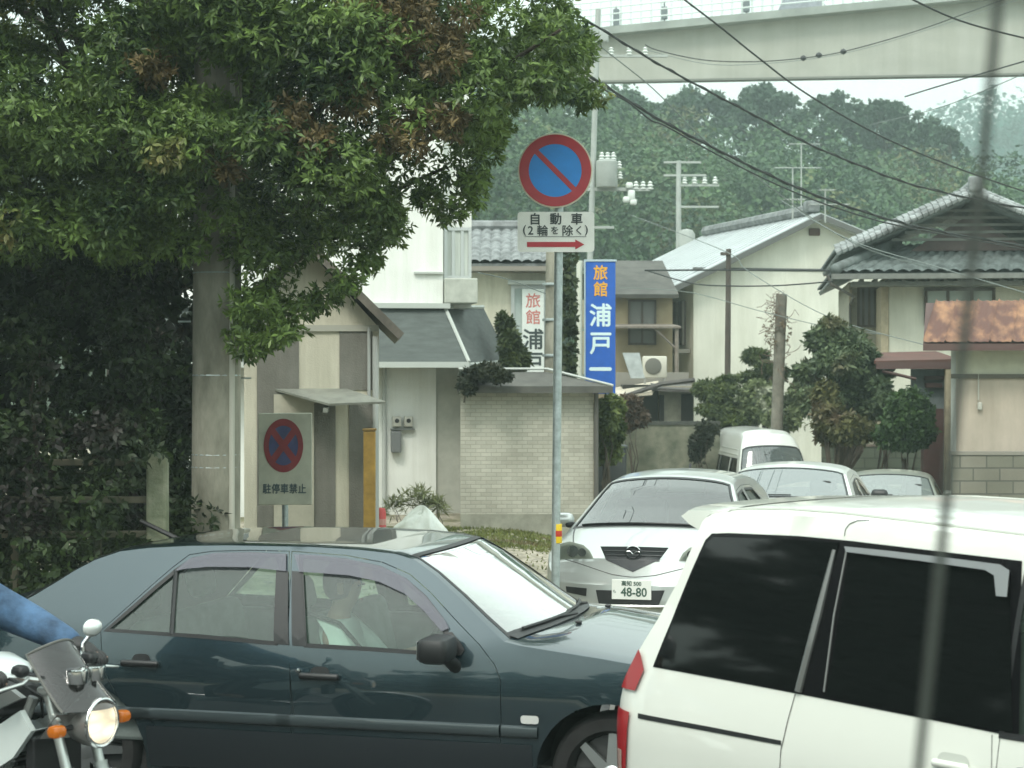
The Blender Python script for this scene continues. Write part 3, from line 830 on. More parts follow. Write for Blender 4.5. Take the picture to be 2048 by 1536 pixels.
def tile_roof(mb, a, b, c, d, nu, nv, h=.05, mi=0):
    """pantile field over quad a(eave left) b(eave right) c(ridge right) d(ridge left)"""
    a, b, c, d = map(Vector, (a, b, c, d)); nn = (b - a).cross(d - a).normalized()
    if nn.z < 0: nn = -nn
    V = []; ku = 5; kv = 3; U = nu * ku; W_ = nv * kv
    for j in range(W_ + 1):
        for i in range(U + 1):
            u = i / U; v = j / W_
            p = (a.lerp(b, u)).lerp(d.lerp(c, u), v)
            fu = (i % ku) / ku; fv = (j % kv) / kv
            hh = h * (abs(math.sin(math.pi * (i / ku))) ** .8) + h * .8 * (1 - fv)
            V.append(p + nn * hh)
    n = U + 1
    mb.add(V, [(j * n + i, j * n + i + 1, (j + 1) * n + i + 1, (j + 1) * n + i) for j in range(W_) for i in range(U)], mi)
    q = [a, b, c, d]; mb.slab([p - nn * .01 for p in q], .08, mi)

def window(t, x0, x1, z0, z1, y, frame=ALU, pane=WINDK, d=.06, mull=1, name='window', face=-1, fw=.05):
    """framed window on a wall facing local -y"""
    m = MB()
    m.box(x0, x1, y - d, y + .01, z0, z0 + fw); m.box(x0, x1, y - d, y + .01, z1 - fw, z1)
    m.box(x0, x0 + fw, y - d, y + .01, z0 + fw, z1 - fw); m.box(x1 - fw, x1, y - d, y + .01, z0 + fw, z1 - fw)
    for k in range(1, mull + 1):
        xm = x0 + (x1 - x0) * k / (mull + 1); m.box(xm - fw / 2, xm + fw / 2, y - d * .8, y + .01, z0 + fw, z1 - fw)
    w_ = part(name, m, frame, t)
    p = MB(); p.box(x0 + fw * .5, x1 - fw * .5, y - d * .45, y + .004, z0 + fw * .5, z1 - fw * .5); part('pane', p, pane, w_)
    return w_

# --- small shed with striped front
fr, t = bldg('shed', 'small gabled shed with cream and grey brown striped front and tin canopy', 'shed', 600, 22.0, 4)
X = lambda px, py=900: fr.xz(px, py)[0]
Z = lambda py, px=620: fr.xz(px, py)[1]
xl, xr_, zE, zt = X(488), X(758), Z(655), Z(500)
xm = (xl + xr_) / 2 - .05; zR = Z(515)
wl = MB(); wl.prism([(xl, -.3), (xr_, -.3), (xr_, zE), (xm, zR + .1), (xl, zE)], 0, 3.6)
part('wall', wl, CREAM, t)
st = MB()
def strip(p0, p1, y0, y1, dy=.012):
    a, b = fr.xz(p0, y0), fr.xz(p1, y1); st.box(a[0], b[0], -dy, .001, b[1], a[1])
strip(514, 598, 658, 1100); strip(679, 745, 658, 780); strip(628, 671, 806, 1100); strip(698, 745, 806, 1100)
part('stripe_panel', st, GREYST, t)
bd = MB(); a = fr.xz(490, 657); b = fr.xz(757, 649); bd.box(a[0], b[0], -.03, .001, a[1] - .03, a[1] + .04); part('band', bd, mat('band grey', (.42, .42, .36), .8), t)
rf = MB(); ov = .30
for s_ in (-1, 1):
    e_ = (xm + s_ * ((xr_ - xl) / 2 + .33)); zee = zE - .07
    rf.slab([(xm, -ov, zR + .22), (xm, 3.9, zR + .22), (e_, 3.9, zee), (e_, -ov, zee)] if s_ < 0 else [(xm, 3.9, zR + .22), (xm, -ov, zR + .22), (e_, -ov, zee), (e_, 3.9, zee)], .09)
part('roof', rf, mat('weathered roof', (.135, .12, .10), .9, var=.3, vscale=6), t)
cn = MB(); a = fr.xz(548, 779, 0); b = fr.xz(690, 777, 0); c1 = fr.xz(772, 803, -.62); c0 = fr.xz(657, 807, -.62)
zc = (fr.xz(690, 777, 0)[1]); cn.slab([(a[0], 0, zc), (c0[0], -.62, c0[1]), (c1[0], -.62, c1[1]), (b[0] + .02, 0, zc)], .025)
cn.box(c0[0] - .06, c0[0] - .01, -.62, 0, c0[1] - .1, c0[1] - .05)
part('canopy', cn, mat('tin canopy', (.30, .31, .27), .6, .3, var=.2), t)
dp = MB(); x = X(751); dp.tube([(x, -.06, 0), (x, -.06, zE - .1)], .035, 8); dp.tube([(X(738), -.05, Z(800)), (X(738), -.05, zE)], .02, 8); part('downpipe', dp, mat('grey pipe', (.40, .42, .40), .5), t)
bp_ = MB(); a = fr.xz(548, 785); b = fr.xz(628, 1010); bp_.box(a[0], b[0], -.045, .001, b[1] - .5, a[1] - .02); part('door', bp_, mat('pale door', (.48, .46, .37), .8, var=.12), t)

# yellow post beside the shed
fr2, t2 = bldg('yellow_post', 'tall ochre yellow plank post at the corner of the striped shed', 'post', 739, 21.6, 0)
m_ = MB(); h = fr2.xz(739, 862)[1]; m_.bbox((0, 0, h / 2), (.13, .10, h), bev=.01); part('plank', m_, mat('ochre paint', (.36, .22, .045), .8, var=.3, vscale=7), t2)
m_ = MB(); m_.bbox((0, 0, h + .015), (.15, .12, .03), bev=.01); part('cap', m_, mat('ochre dark', (.22, .14, .04), .8), t2)

# --- white building with mansard awning
fr, t = bldg('white_building', 'white rendered building with dark sloping awning above its ground floor', 'building', 870, 31.0, 9)
x1 = X(872, 900); x1u = X(886, 500); zA = Z(724, 850); zB = Z(612, 850)
fx0 = -4.5
m_ = MB(); m_.box(fx0, x1, 0, 8, -.3, zA + .2); m_.box(fx0, x1u, 0, 2.9, zA + .2, Z(150, 850)); part('wall', m_, WHITE, t)
DW = x1u + 1.6
# awning: front slope, right slope
m_ = MB(); oe = .72; zt_ = zB - .02; zb_ = zA
ebx = fr.xz(938, 722, -oe)[0]; efx, efz = fr.xz(1018, 717, 2.9); etx, etz = fr.xz(966, 614, 2.9)
m_.add([(fx0 - .2, -oe, zb_), (ebx, -oe, zb_), (x1u + .03, -.02, zt_), (fx0 - .2, -.02, zt_), (efx, 2.9, efz), (etx, 2.9, etz)],
       [(0, 1, 2, 3), (1, 4, 5, 2)])
m_.add([(fx0 - .2, -oe, zb_ - .08), (ebx, -oe, zb_ - .08), (efx, 2.9, efz - .08), (fx0 - .2, 2.9, zb_ - .08), (fx0 - .2, -oe, zb_), (ebx, -oe, zb_), (efx, 2.9, efz)], [(0, 1, 2, 3), (0, 1, 5, 4), (1, 2, 6, 5)])
aw = part('awning', m_, mat('slate awning', (.075, .088, .083), .8, var=.25, vscale=3, bump=.3, stretch=(1, 1, 6)), t)
m_ = MB(); m_.tube([(ebx, -oe, zb_), (x1u + .03, -.02, zt_)], .03, 6); m_.box(fx0 - .2, x1u + .1, -.14, 0, zt_ - .02, zt_ + .06); m_.box(fx0 - .2, ebx, -oe - .03, -oe, zb_ - .09, zb_ + .0)
m_.tube([(x1u + .05, -.05, zt_), (etx, 2.9, etz)], .035, 6); m_.tube([(ebx, -oe, zb_ - .04), (efx, 2.9, efz - .04)], .03, 6)
part('awning_trim', m_, mat('pale trim', (.42, .45, .42), .6), aw)
# right part of the upper storey with window and balcony box
x2u = X(949, 500)
m_ = MB(); m_.box(x1u, x2u, .35, 2.85, zt_, Z(150, 900)); part('bay', m_, WHITE, t)
window(t, X(893, 500), X(948, 500) + .0, Z(556, 900), Z(452, 900), .35, pane=CURT, mull=2)
m_ = MB(); m_.bbox(((X(888, 500) + X(953, 500)) / 2, .10, (Z(607, 900) + Z(557, 900)) / 2), (X(953, 500) - X(888, 500), .5, Z(557, 900) - Z(607, 900)), bev=.02); part('balcony', m_, mat('balcony concrete', (.42, .44, .39), .85, var=.15), t)
m_ = MB(); m_.box(X(828, 500), X(886, 500), -.06, .0, Z(548, 850), Z(544, 850)); part('ledge', m_, mat('pale trim', (.42, .45, .42)), t)
# ground floor side wall, its shade put into the grey colour, and foundation
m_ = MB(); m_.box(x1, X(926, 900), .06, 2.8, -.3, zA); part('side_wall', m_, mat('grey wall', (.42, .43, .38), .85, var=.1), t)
# meter boxes
for a0 in (784, 807):
    m_ = MB(); c0, c1 = fr.xz(a0, 853), fr.xz(a0 + 17, 832); m_.bbox(((c0[0] + c1[0]) / 2, -.07, (c0[1] + c1[1]) / 2), (c1[0] - c0[0], .12, c1[1] - c0[1]), bev=.015)
    mo = part('electric_meter', m_, mat('meter case', (.42, .42, .37), .5), t, True); k = MB(); k.lathe([(.001, 0), (.035, 0), (.035, .02), (.001, .02)], 16, c=((c0[0] + c1[0]) / 2, -.115, (c0[1] + c1[1]) / 2 + .01), axis='y'); part('dial', k, BLACK, mo)
m_ = MB(); c0, c1 = fr.xz(781, 905), fr.xz(801, 862); m_.bbox(((c0[0] + c1[0]) / 2, -.08, (c0[1] + c1[1]) / 2), (c1[0] - c0[0], .15, c1[1] - c0[1]), bev=.02); m_.box(c0[0], fr.xz(828, 860)[0], -.1, 0, c1[1] + .02, c1[1] + .04)
part('gas_meter', m_, mat('gas meter', (.14, .15, .15), .6), t)
m_ = MB(); m_.tube([(X(768), -.05, 0), (X(768), -.05, zA)], .035, 8); part('downpipe', m_, mat('grey pipe', (.40, .42, .40), .5), t)

# --- white brick building
fr, t = bldg('brick_building', 'low flat roofed outbuilding of small pale bricks behind the sign pole', 'building', 1055, 28.3, 0)
BR = brickmat('pale brick', (.49, .48, .41), (.40, .39, .33), (.33, .33, .28), .15, .058, ms=.005)
zr0 = Z(783, 1055)
m_ = MB(); m_.box(X(921), X(1187), 0, 3.6, -.3, zr0); part('wall', m_, BR, t)
m_ = MB(); zr1 = Z(766, 1055); m_.box(X(915), X(1196), -.22, 3.8, zr0, zr0 + .06); part('soffit', m_, mat('soffit', (.10, .095, .085), .8), t)
m_ = MB(); a = fr.xz(1228, 768, -.3); b = fr.xz(915, 772, -.3); zz = zr0 + .06
xx1 = fr.xz(1226, 768, -.3)[0]; xm_ = X(1095, 738)
m_.add([(b[0], -.3, zz + .02), (xx1, -.3, zz + .02), (xx1, 3.9, zz + .02), (b[0], 3.9, zz + .02), (b[0], .4, zz + .22), (xm_, .4, zz + .22), (xm_, 3.2, zz + .22), (b[0], 3.2, zz + .22), (b[0], -.3, zz - .08), (xx1, -.3, zz - .08), (xx1, 3.9, zz - .08), (b[0], 3.9, zz - .08)],
       [(0, 1, 5, 4), (1, 2, 6, 5), (2, 3, 7, 6), (4, 5, 6, 7), (3, 0, 4, 7), (8, 9, 1, 0), (9, 10, 2, 1), (10, 11, 3, 2), (11, 8, 0, 3), (8, 9, 10, 11)])
part('roof', m_, mat('sheet roof', (.085, .085, .075), .85, 0, var=.3, vscale=3), t)
m_ = MB(); m_.tube([(xm_, .38, zz + .27), (xx1, -.31, zz + .03)], .02, 6); m_.tube([(b[0], .38, zz + .27), (xm_, .38, zz + .27)], .02, 6); part('flashing', m_, mat('pale trim', (.42, .45, .42)), t)
m_ = MB(); m_.tube([(X(1192), -.04, 0), (X(1192), -.04, zr0)], .035, 8); part('downpipe', m_, mat('dark pipe', (.09, .085, .075), .6), t)
m_ = MB(); m_.box(X(921), X(1187), -.03, 0, -.3, Z(1028, 1055)); part('plinth', m_, mat('plinth', (.27, .27, .22), .9, var=.2), t)

# --- house with inn board behind
fr, t = bldg('inn_house', 'cream house with grey tiled roof carrying a tall white inn signboard', 'house', 1040, 38.0, 0)
m_ = MB(); m_.box(X(780), X(1110), 0, 6, -.3, Z(528, 1000)); part('wall', m_, CREAM, t)
m_ = MB(); e0, e1 = fr.xz(770, 527, -.5), fr.xz(1128, 527, -.5); r0 = fr.xz(1000, 461, 2.6)
tile_roof(m_, (e0[0], -.5, e0[1]), (e1[0], -.5, e1[1]), (e1[0], 2.6, r0[1]), (e0[0], 2.6, r0[1]), 17, 8, .045)
tile_roof(m_, (e1[0], 5.8, e0[1]), (e0[0], 5.8, e0[1]), (e0[0], 2.6, r0[1]), (e1[0], 2.6, r0[1]), 17, 4, .045)
m_.tube([(e0[0], 2.6, r0[1] + .08), (e1[0], 2.6, r0[1] + .08)], .13, 8); part('roof', m_, TILE, t)
m_ = MB(); m_.box(e0[0], e1[0], -.52, -.40, e0[1] - .14, e0[1] - .05); m_.box(e0[0], e1[0], -.4, 0, e0[1] - .16, e0[1] - .12); part('gutter', m_, mat('gutter', (.22, .20, .17), .6), t)
window(t, X(1022, 600), X(1095, 600), Z(740, 1050), Z(570, 1050), 0, mull=1, pane=mat('pale pane', (.45, .52, .50), .2), fw=.07)
m_ = MB(); m_.box(X(1016), X(1100), -.25, 0, Z(570, 1050), Z(562, 1050)); part('ledge', m_, mat('pale trim', (.42, .45, .42)), t)
# white board with red and black writing hung on the wall: it is a sign of its own
fr3 = fr; bx0, bz0 = fr.xz(1044, 750, -.14); bx1, bz1 = fr.xz(1088, 578, -.14)
ts = thing('inn_board', 'tall white signboard with red and black brush characters on cream house', 'sign', fr.w(((bx0 + bx1) / 2, -.14, bz0)), fr.th)
m_ = MB(); W_, H_ = bx1 - bx0, bz1 - bz0; m_.bbox((0, 0, H_ / 2), (W_, .06, H_), bev=.01); part('board', m_, mat('white board', (.66, .70, .67), .5, var=.05), ts)
m_ = MB(); zf = lambda py: fr.xz(1065, py, -.14)[1] - bz0
for ch, s_, py, o_ in (('旅', .30, 601, .003), ('館', .30, 634, .003)): m_ = MB(); text_mb(m_, ch, s_, (0, -.032, zf(py)), off=o_); part('red_character', m_, mat('faded red', (.50, .16, .14), .6), ts)
for ch, s_, py, o_ in (('浦', .42, 678, .008), ('戸', .40, 724, .008)): m_ = MB(); text_mb(m_, ch, s_, (0, -.032, zf(py)), off=o_); part('black_character', m_, mat('sign black', (.03, .045, .045), .6), ts)

# --- blue sign
fr, t = bldg('blue_sign', 'tall blue vertical inn sign with yellow and white characters', 'sign', 1200, 34.0, 0)
x0, z1 = fr.xz(1171, 523); x1, z0 = fr.xz(1231, 765)
m_ = MB(); m_.bbox(((x0 + x1) / 2, .13, (z0 + z1) / 2 - .1), (x1 - x0, .24, z1 - z0 + .2), bev=.015); part('panel', m_, mat('sign blue', (.010, .10, .46), .45, var=.1), t)
m_ = MB(); m_.box(x0 - .02, x1 + .02, -.005, .27, z1, z1 + .035); m_.box(x0 - .02, x0, -.005, .27, z0 - .2, z1); part('frame', m_, mat('sign frame', (.40, .50, .55), .5), t)
xc = (x0 + x1) / 2; zf = lambda py: fr.xz(1200, py)[1]
for ch, s_, py, o_, nm, mm_ in (('旅', .27, 545, .0055, 'yellow_character', mat('sign yellow', (.72, .36, .02), .5)), ('館', .27, 578, .0055, 'yellow_character', mat('sign yellow', (.72, .36, .02), .5)), ('浦', .42, 630, .009, 'white_character', mat('sign white', (.62, .78, .80), .5)), ('戸', .42, 687, .009, 'white_character', mat('sign white', (.62, .78, .80), .5)), ('一', .42, 738, .014, 'white_character', mat('sign white', (.62, .78, .80), .5))):
    m_ = MB(); text_mb(m_, ch, s_, (xc, 0.008, zf(py)), off=o_, sx=.95); part(nm, m_, mm_, t)
m_ = MB(); m_.tube([(x0 - .10, .15, -.3), (x0 - .10, .15, z1 + .02)], .055, 10); m_.tube([(x1 - .1, .3, -.3), (x1 - .1, .3, z1 - .5)], .05, 10)
for zz in (z0 + .1, z0 + .9, z1 - .2): m_.box(x0 - .1, x1 - .08, .24, .30, zz, zz + .05)
part('post', m_, mat('cream post', (.62, .64, .55), .6), t)

# --- white gable house
fr, t = bldg('gable_house', 'plain white two storey house with long pale metal roof in the middle distance', 'house', 1385, 51.0, 14, z=-1.5)
X = lambda px, py=600: fr.xz(px, py)[0]
Z = lambda py, px=1500: fr.xz(px, py)[1]
xl = X(1387, 560); xm, zR = fr.xz(1628, 432); xe, ze = X(1790, 500), fr.xz(1790, 500)[1]
zl = fr.xz(1387, 548)[1]
L = 8.5
m_ = MB(); m_.prism([(xl, -.5), (xe, -.5), (xe, ze), (xm, zR - .1), (xl, zl)], 0, L)
part('wall', m_, streak(mat('white render', (.70, .71, .63), .88, var=.10, vscale=.5), .82, 1.2, .15), t)
m_ = MB(); ov = .45; sl = (zR - zl) / (xm - xl); xE = xl - 1.05; zE_ = zR - sl * (xm - xE)
m_.slab([(xE, -ov, zE_), (xm, -ov, zR + .05), (xm, L + .4, zR + .05), (xE, L + .4, zE_)], .14)
m_.slab([(xm, -ov, zR + .05), (xe + .5, -ov, ze - .1), (xe + .5, L + .4, ze - .1), (xm, L + .4, zR + .05)], .14)
for k in range(1, 18):
    yy = -ov + k * (L + .85) / 18; m_.slab([(xE, yy, zE_ + .03), (xm, yy, zR + .08), (xm, yy + .03, zR + .08), (xE, yy + .03, zE_ + .03)], .03)
part('roof', m_, mat('pale metal roof', (.52, .56, .57), .35, .3, var=.1, vscale=1), t)
m_ = MB(); m_.slab([(xE, -ov - .03, zE_ - .03), (xm, -ov - .03, zR + .02), (xm, -ov + .02, zR + .02), (xE, -ov + .02, zE_ - .03)], .14); m_.slab([(xm, -ov - .03, zR + .02), (xe + .5, -ov - .03, ze - .13), (xe + .5, -ov + .02, ze - .13), (xm, -ov + .02, zR + .02)], .14); part('barge_board', m_, mat('dark barge', (.10, .105, .10), .7), t)
m_ = MB(); m_.tube([(xm, .3, zR + .17), (xm, L, zR + .17)], .16, 8); m_.bbox((xm, .2, zR + .26), (.35, .4, .3), bev=.05); part('ridge', m_, TILE, t, True)
m_ = MB(); c = fr.xz(1628, 464); m_.bbox((c[0], -.02, c[1]), (.32, .06, .20), bev=.05); part('vent', m_, mat('brown vent', (.09, .05, .04), .8), t)
m_ = MB(); m_.box(xl - .02, xe, -.025, 0, Z(541, 1500), Z(536, 1500)); part('band', m_, mat('dark barge', (.10, .105, .10), .7), t)
# left side: brown lattice windows in the flank
m_ = MB(); m_.box(xl - .06, xl, .6, 4.2, Z(690, 1390), Z(600, 1390)); lt = part('lattice_window', m_, mat('brown lattice', (.085, .06, .05), .7), t)
m_ = MB()
for k in range(8): m_.box(xl - .10, xl - .05, .6 + k * .48, .66 + k * .48, Z(690, 1390), Z(600, 1390))
part('lattice_bar', m_, mat('grey lattice', (.25, .24, .21), .7), lt)['kind'] = 'stuff'
m_ = MB(); m_.box(xl - .35, xl - .02, .2, 5.5, Z(706, 1390), Z(698, 1390)); part('side_ledge', m_, mat('grey lattice', (.25, .24, .21), .7), t)
# --- low annex behind the blue sign
fr, t = bldg('annex', 'tan walled annex between the blue sign and the white gable house', 'house', 1300, 48.5, 3, z=-1.4)
X = lambda px, py=650: fr.xz(px, py)[0]
Z = lambda py, px=1300: fr.xz(px, py)[1]
m_ = MB(); m_.box(X(1190), X(1345), 0, 5, -.5, Z(590)); part('wall', m_, mat('tan wall', (.33, .27, .17), .9, var=.2, vscale=1.5), t)
m_ = MB(); m_.slab([(X(1180), -.5, Z(590)), (X(1352), -.5, Z(590)), (X(1352), 2.6, Z(590) + 1.0), (X(1180), 2.6, Z(590) + 1.0)], .1); m_.slab([(X(1180), 2.6, Z(590) + 1.0), (X(1352), 2.6, Z(590) + 1.0), (X(1352), 5.4, Z(590)), (X(1180), 5.4, Z(590))], .1); part('roof', m_, mat('sheet roof', (.20, .195, .17)), t)
window(t, X(1256), X(1312), Z(690), Z(600), 0, frame=WOOD, mull=1, pane=mat('grey pane', (.13, .13, .12), .25))
m_ = MB(); m_.slab([(X(1215), -1.5, Z(655)), (X(1345), -1.5, Z(655)), (X(1345), 0, Z(648)), (X(1215), 0, Z(648))], .05); m_.tube([(X(1338), -1.4, -.5), (X(1338), -1.4, Z(655))], .05, 8); m_.tube([(X(1290), -1.4, Z(655)), (X(1338), -1.4, Z(700))], .03, 6)
part('porch_rail', m_, mat('rusty steel', (.22, .19, .16), .7, .3, var=.3), t)
# --- outbuilding below with little roofs and air conditioner
fr, t = bldg('lean_to', 'low dark lean-to with sagging sheet roofs beside the block wall', 'lean-to', 1320, 44.5, 0, z=-1.25)
X = lambda px, py=780: fr.xz(px, py)[0]
Z = lambda py, px=1320: fr.xz(px, py)[1]
m_ = MB(); m_.box(X(1320), X(1388), 0, 3, -.6, Z(772)); part('wall', m_, mat('beige wall', (.36, .34, .27), .9, var=.2), t)
m_ = MB(); m_.box(X(1248), X(1318), .4, 3, -.6, Z(770)); m_.box(X(1362), X(1386), -.05, 0.0, -.6, Z(788)); m_.box(X(1318), X(1328), -.04, 0, -.6, Z(790)); part('dark_opening', m_, mat('dark opening', (.03, .028, .025), .9), t)
m_ = MB(); m_.slab([(X(1205), -.7, Z(792)), (X(1300), -.7, Z(785)), (X(1325), 1.2, Z(762)), (X(1235), 1.2, Z(776))], .05); part('tin_roof', m_, mat('pale tin', (.55, .50, .40), .5, var=.3), t)
m_ = MB(); m_.slab([(X(1300), -.6, Z(776)), (X(1396), -.6, Z(780)), (X(1390), 1.6, Z(766)), (X(1310), 1.6, Z(762))], .06); m_.tube([(X(1222), -.7, Z(800)), (X(1318), -.6, Z(768)), (X(1385), -.5, Z(760))], .06, 6); part('roof', m_, mat('sooty roof', (.09, .085, .08), .8, var=.3), t)
m_ = MB(); m_.slab([(X(1246), .2, Z(706)), (X(1280), .2, Z(706)), (X(1290), .1, Z(757)), (X(1262), .1, Z(757))], .04); part('grey_sheet', m_, mat('grey sheet', (.36, .40, .40), .5, var=.2), t)
m_ = MB(); m_.box(X(1228), X(1388), 1.3, 4.5, Z(770) - .3, Z(745)); part('upper_wall', m_, mat('grey lattice', (.25, .24, .21), .7), t)
# air conditioner
tA = thing('air_conditioner', 'beige air conditioner unit on a ledge above the dark lean-to', 'air conditioner', P(1309, 757, 44.7), 0)
m_ = MB(); m_.bbox((0, 0, .26), (.55, .25, .50), bev=.03); part('case', m_, mat('ac beige', (.58, .57, .49), .5), tA, True)
m_ = MB(); m_.lathe([(.001, 0), (.19, 0), (.19, .02), (.16, .03), (.001, .025)], 24, c=(-.04, -.125, .28), axis='y'); part('fan_grille', m_, mat('ac dark', (.14, .14, .12), .6), tA, True)
m_ = MB(); m_.box(-.24, -.2, -.12, .1, -.12, .01); m_.box(.2, .24, -.12, .1, -.12, .01); part('foot', m_, mat('ac foot', (.3, .3, .28), .6), tA)

# --- traditional house at the right
fr, t = bldg('tiled_house', 'two storey traditional house with layered grey tiled gable roof', 'house', 1800, 38.0, -7, z=-.95)
X = lambda px, py=600, y=0: fr.xz(px, py, y)[0]
Z = lambda py, px=1850, y=0: fr.xz(px, py, y)[1]
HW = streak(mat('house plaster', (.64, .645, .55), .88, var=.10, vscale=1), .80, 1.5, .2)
m_ = MB(); m_.box(X(1778), X(2260), 0, 7, -.6, Z(548)); part('wall', m_, HW, t)
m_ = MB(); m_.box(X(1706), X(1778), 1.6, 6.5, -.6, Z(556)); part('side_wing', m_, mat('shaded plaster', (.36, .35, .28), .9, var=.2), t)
# lower eave skirt (hip part): eave line y~545, rises to gable base at y~500
m_ = MB()
ex0, ez = fr.xz(1668, 548, -.9); ex1 = X(2330, 548, -.9)
gx0 = fr.xz(1795, 492, .8)[0]; gzz = fr.xz(1795, 496, .8)[1]; gx1 = X(2230, 500, .8)
tile_roof(m_, (ex0, -.9, ez), (ex1, -.9, ez), (gx1, .8, gzz), (gx0, .8, gzz), 26, 6, .05)
tile_roof(m_, (ex0, 7.9, ez), (ex0, -.9, ez), (gx0, .8, gzz), (gx0, 6.2, gzz), 16, 6, .05)
m_.tube([(ex0, -.95, ez + .08), (gx0, .8, gzz + .12)], .11, 8)
part('lower_roof', m_, TILED, t, 'all')
# second (ground) skirt below left: stacked eave layers
m_ = MB(); m_.box(ex0 - .05, ex1, -1.0, -.82, ez - .10, ez); m_.box(ex0 + .35, ex1, -.75, 0, ez - .22, ez - .14)
for k in range(30): m_.box(ex0 + .5 + k * .26, ex0 + .57 + k * .26, -.8, 0, ez - .145, ez - .09)
part('eave', m_, mat('eave timber', (.16, .17, .155), .8, var=.2), t)
# big gable roof, ridge running away from the camera
pkx, pkz = fr.xz(1948, 386, -.5); lx, lz = fr.xz(1672, 508, -.5); rx = 2 * pkx - lx
m_ = MB()
a_ = (lx, -.5, lz); d_ = (pkx, -.5, pkz)
tile_roof(m_, (lx, 7, lz), (lx, -.5, lz), (pkx, -.5, pkz), (pkx, 7, pkz), 22, 12, .06)
tile_roof(m_, (rx, -.5, lz), (rx, 7, lz), (pkx, 7, pkz), (pkx, -.5, pkz), 22, 12, .06)
part('gable_roof', m_, TILED, t, 'all')
m_ = MB()      # verge tiles: three raised rolls along the gable edge
for j, (yy, up_) in enumerate(((-.55, .02), (-.30, .10), (-.05, .14))):
    for s_, ex in ((0, lx), (1, rx)):
        P0 = Vector((ex, yy, lz + up_)); P1 = Vector((pkx, yy, pkz + up_)); K = 24
        for k in range(K):
            a = P0.lerp(P1, k / K); b = P0.lerp(P1, (k + .92) / K); m_.tube([a, b], [.078, .060], 8)
part('verge_tile', m_, mat('pale verge tiles', (.25, .275, .275), .6, var=.55, vscale=4), t, True)
m_ = MB(); m_.tube([(pkx, -.6, pkz + .16), (pkx, 7, pkz + .16)], .12, 10); m_.bbox((pkx, -.62, pkz + .16), (.26, .12, .30), bev=.05); part('ridge', m_, mat('pale verge tiles', (.42, .46, .46)), t, True)
m_ = MB(); m_.prism([(gx0 + .2, gzz - .1), (2 * pkx - gx0 - .2, gzz - .1), (pkx, pkz - .35)], .25, .5); part('gable_board', m_, mat('gable timber', (.10, .075, .07), .85, var=.35, vscale=3), t)
m_ = MB(); z_ = gzz + .55
for k in range(5): m_.box(pkx - 1.5 + k * .25, pkx + 1.5 - k * .25, .22, .25, gzz + .1 + k * .14, gzz + .15 + k * .14)
part('louvre', m_, mat('louvre', (.20, .21, .19), .8), t)
# windows of the side wing and front
window(t, X(1714, 620, 1.6), X(1762, 620, 1.6), Z(655, 1730, 1.6), Z(572, 1730, 1.6), 1.6, frame=WOOD, mull=3, pane=mat('grey pane', (.13, .13, .12)))
window(t, X(1848), X(1990), Z(650), Z(576), 0, frame=WOOD, mull=2, pane=mat('blind', (.36, .42, .39), .5), fw=.06)
m_ = MB(); m_.box(X(1762), X(1777), -.03, 1.6, -.6, ez - .2); m_.box(X(1706), X(1712), 1.55, 1.6, -.6, ez - .2); part('corner_post', m_, mat('pale timber', (.42, .36, .25), .8, var=.2), t)
m_ = MB(); m_.tube([(X(1654, 548, -.9), -.95, ez - .02), (X(1662, 560, -.9), -.95, ez - .2), (X(1708, 575, -.9), -.6, ez - .42), (X(1708), 1.5, ez - .5), (X(1708), 1.5, -.6)], .03, 8); part('downpipe', m_, mat('dark pipe', (.09, .085, .075)), t)

# --- little rusty porch roof and garden gate structure
fr, t = bldg('porch', 'low porch with rusty red sheet roof beside the beige shed', 'porch', 1850, 33.0, 0, z=-.7)
X = lambda px, py=750, y=0: fr.xz(px, py, y)[0]
Z = lambda py, px=1850, y=0: fr.xz(px, py, y)[1]
RUST = mat('rusty roof', (.12, .05, .04), .75, 0, col2=(.08, .04, .03), vscale=2.2, bump=.3)
m_ = MB(); m_.slab([(X(1748, 730), 0, Z(722)), (X(1918, 730), 0, Z(718)), (X(1918, 730), 1.8, Z(700)), (X(1800, 730), 1.8, Z(703))], .05); part('roof', m_, RUST, t)
m_ = MB(); m_.box(X(1752), X(1918), -.03, .05, Z(738), Z(724)); m_.tube([(X(1765), .02, Z(742)), (X(1832), .02, Z(758))], .03, 6); part('fascia', m_, mat('fascia', (.09, .05, .045), .8), t)
m_ = MB(); m_.box(X(1832), X(1898), .35, .45, Z(895), Z(738)); part('wall', m_, mat('blue grey panel', (.17, .20, .20), .7, var=.2), t)
m_ = MB(); m_.box(X(1856), X(1898), .25, .34, Z(760), Z(752)); m_.box(X(1858), X(1890), .2, .34, Z(775), Z(766)); m_.box(X(1850), X(1890), .1, .34, -1, Z(818)); part('door', m_, mat('maroon door', (.075, .032, .028), .7, var=.2), t)
m_ = MB(); m_.box(X(1891), X(1903), -.02, .1, -.6, Z(735)); part('post', m_, mat('pale timber', (.42, .36, .25)), t)

# --- rusty roof shed, right edge
fr, t = bldg('rusty_shed', 'beige walled shed with rust streaked corrugated roof at the right edge', 'shed', 1910, 29.5, -13, z=-.55)
X = lambda px, py=800, y=0: fr.xz(px, py, y)[0]
Z = lambda py, px=1950, y=0: fr.xz(px, py, y)[1]
m_ = MB(); m_.box(X(1908), X(2240), 0, 4, -.6, Z(690)); part('wall', m_, streak(mat('mauve beige render', (.46, .40, .33), .9, var=.10, vscale=1.5), .8, 1.5, .2), t)
m_ = MB(); m_.box(X(1908), X(2240), -.01, 0, Z(748), Z(690)); part('upper_wall', m_, mat('greenish render', (.50, .51, .40), .9, var=.1), t)
m_ = MB(); m_.box(X(1902), X(2240), -.04, .0, Z(757), Z(748)); part('rail', m_, mat('dark rail', (.10, .095, .075), .8), t)
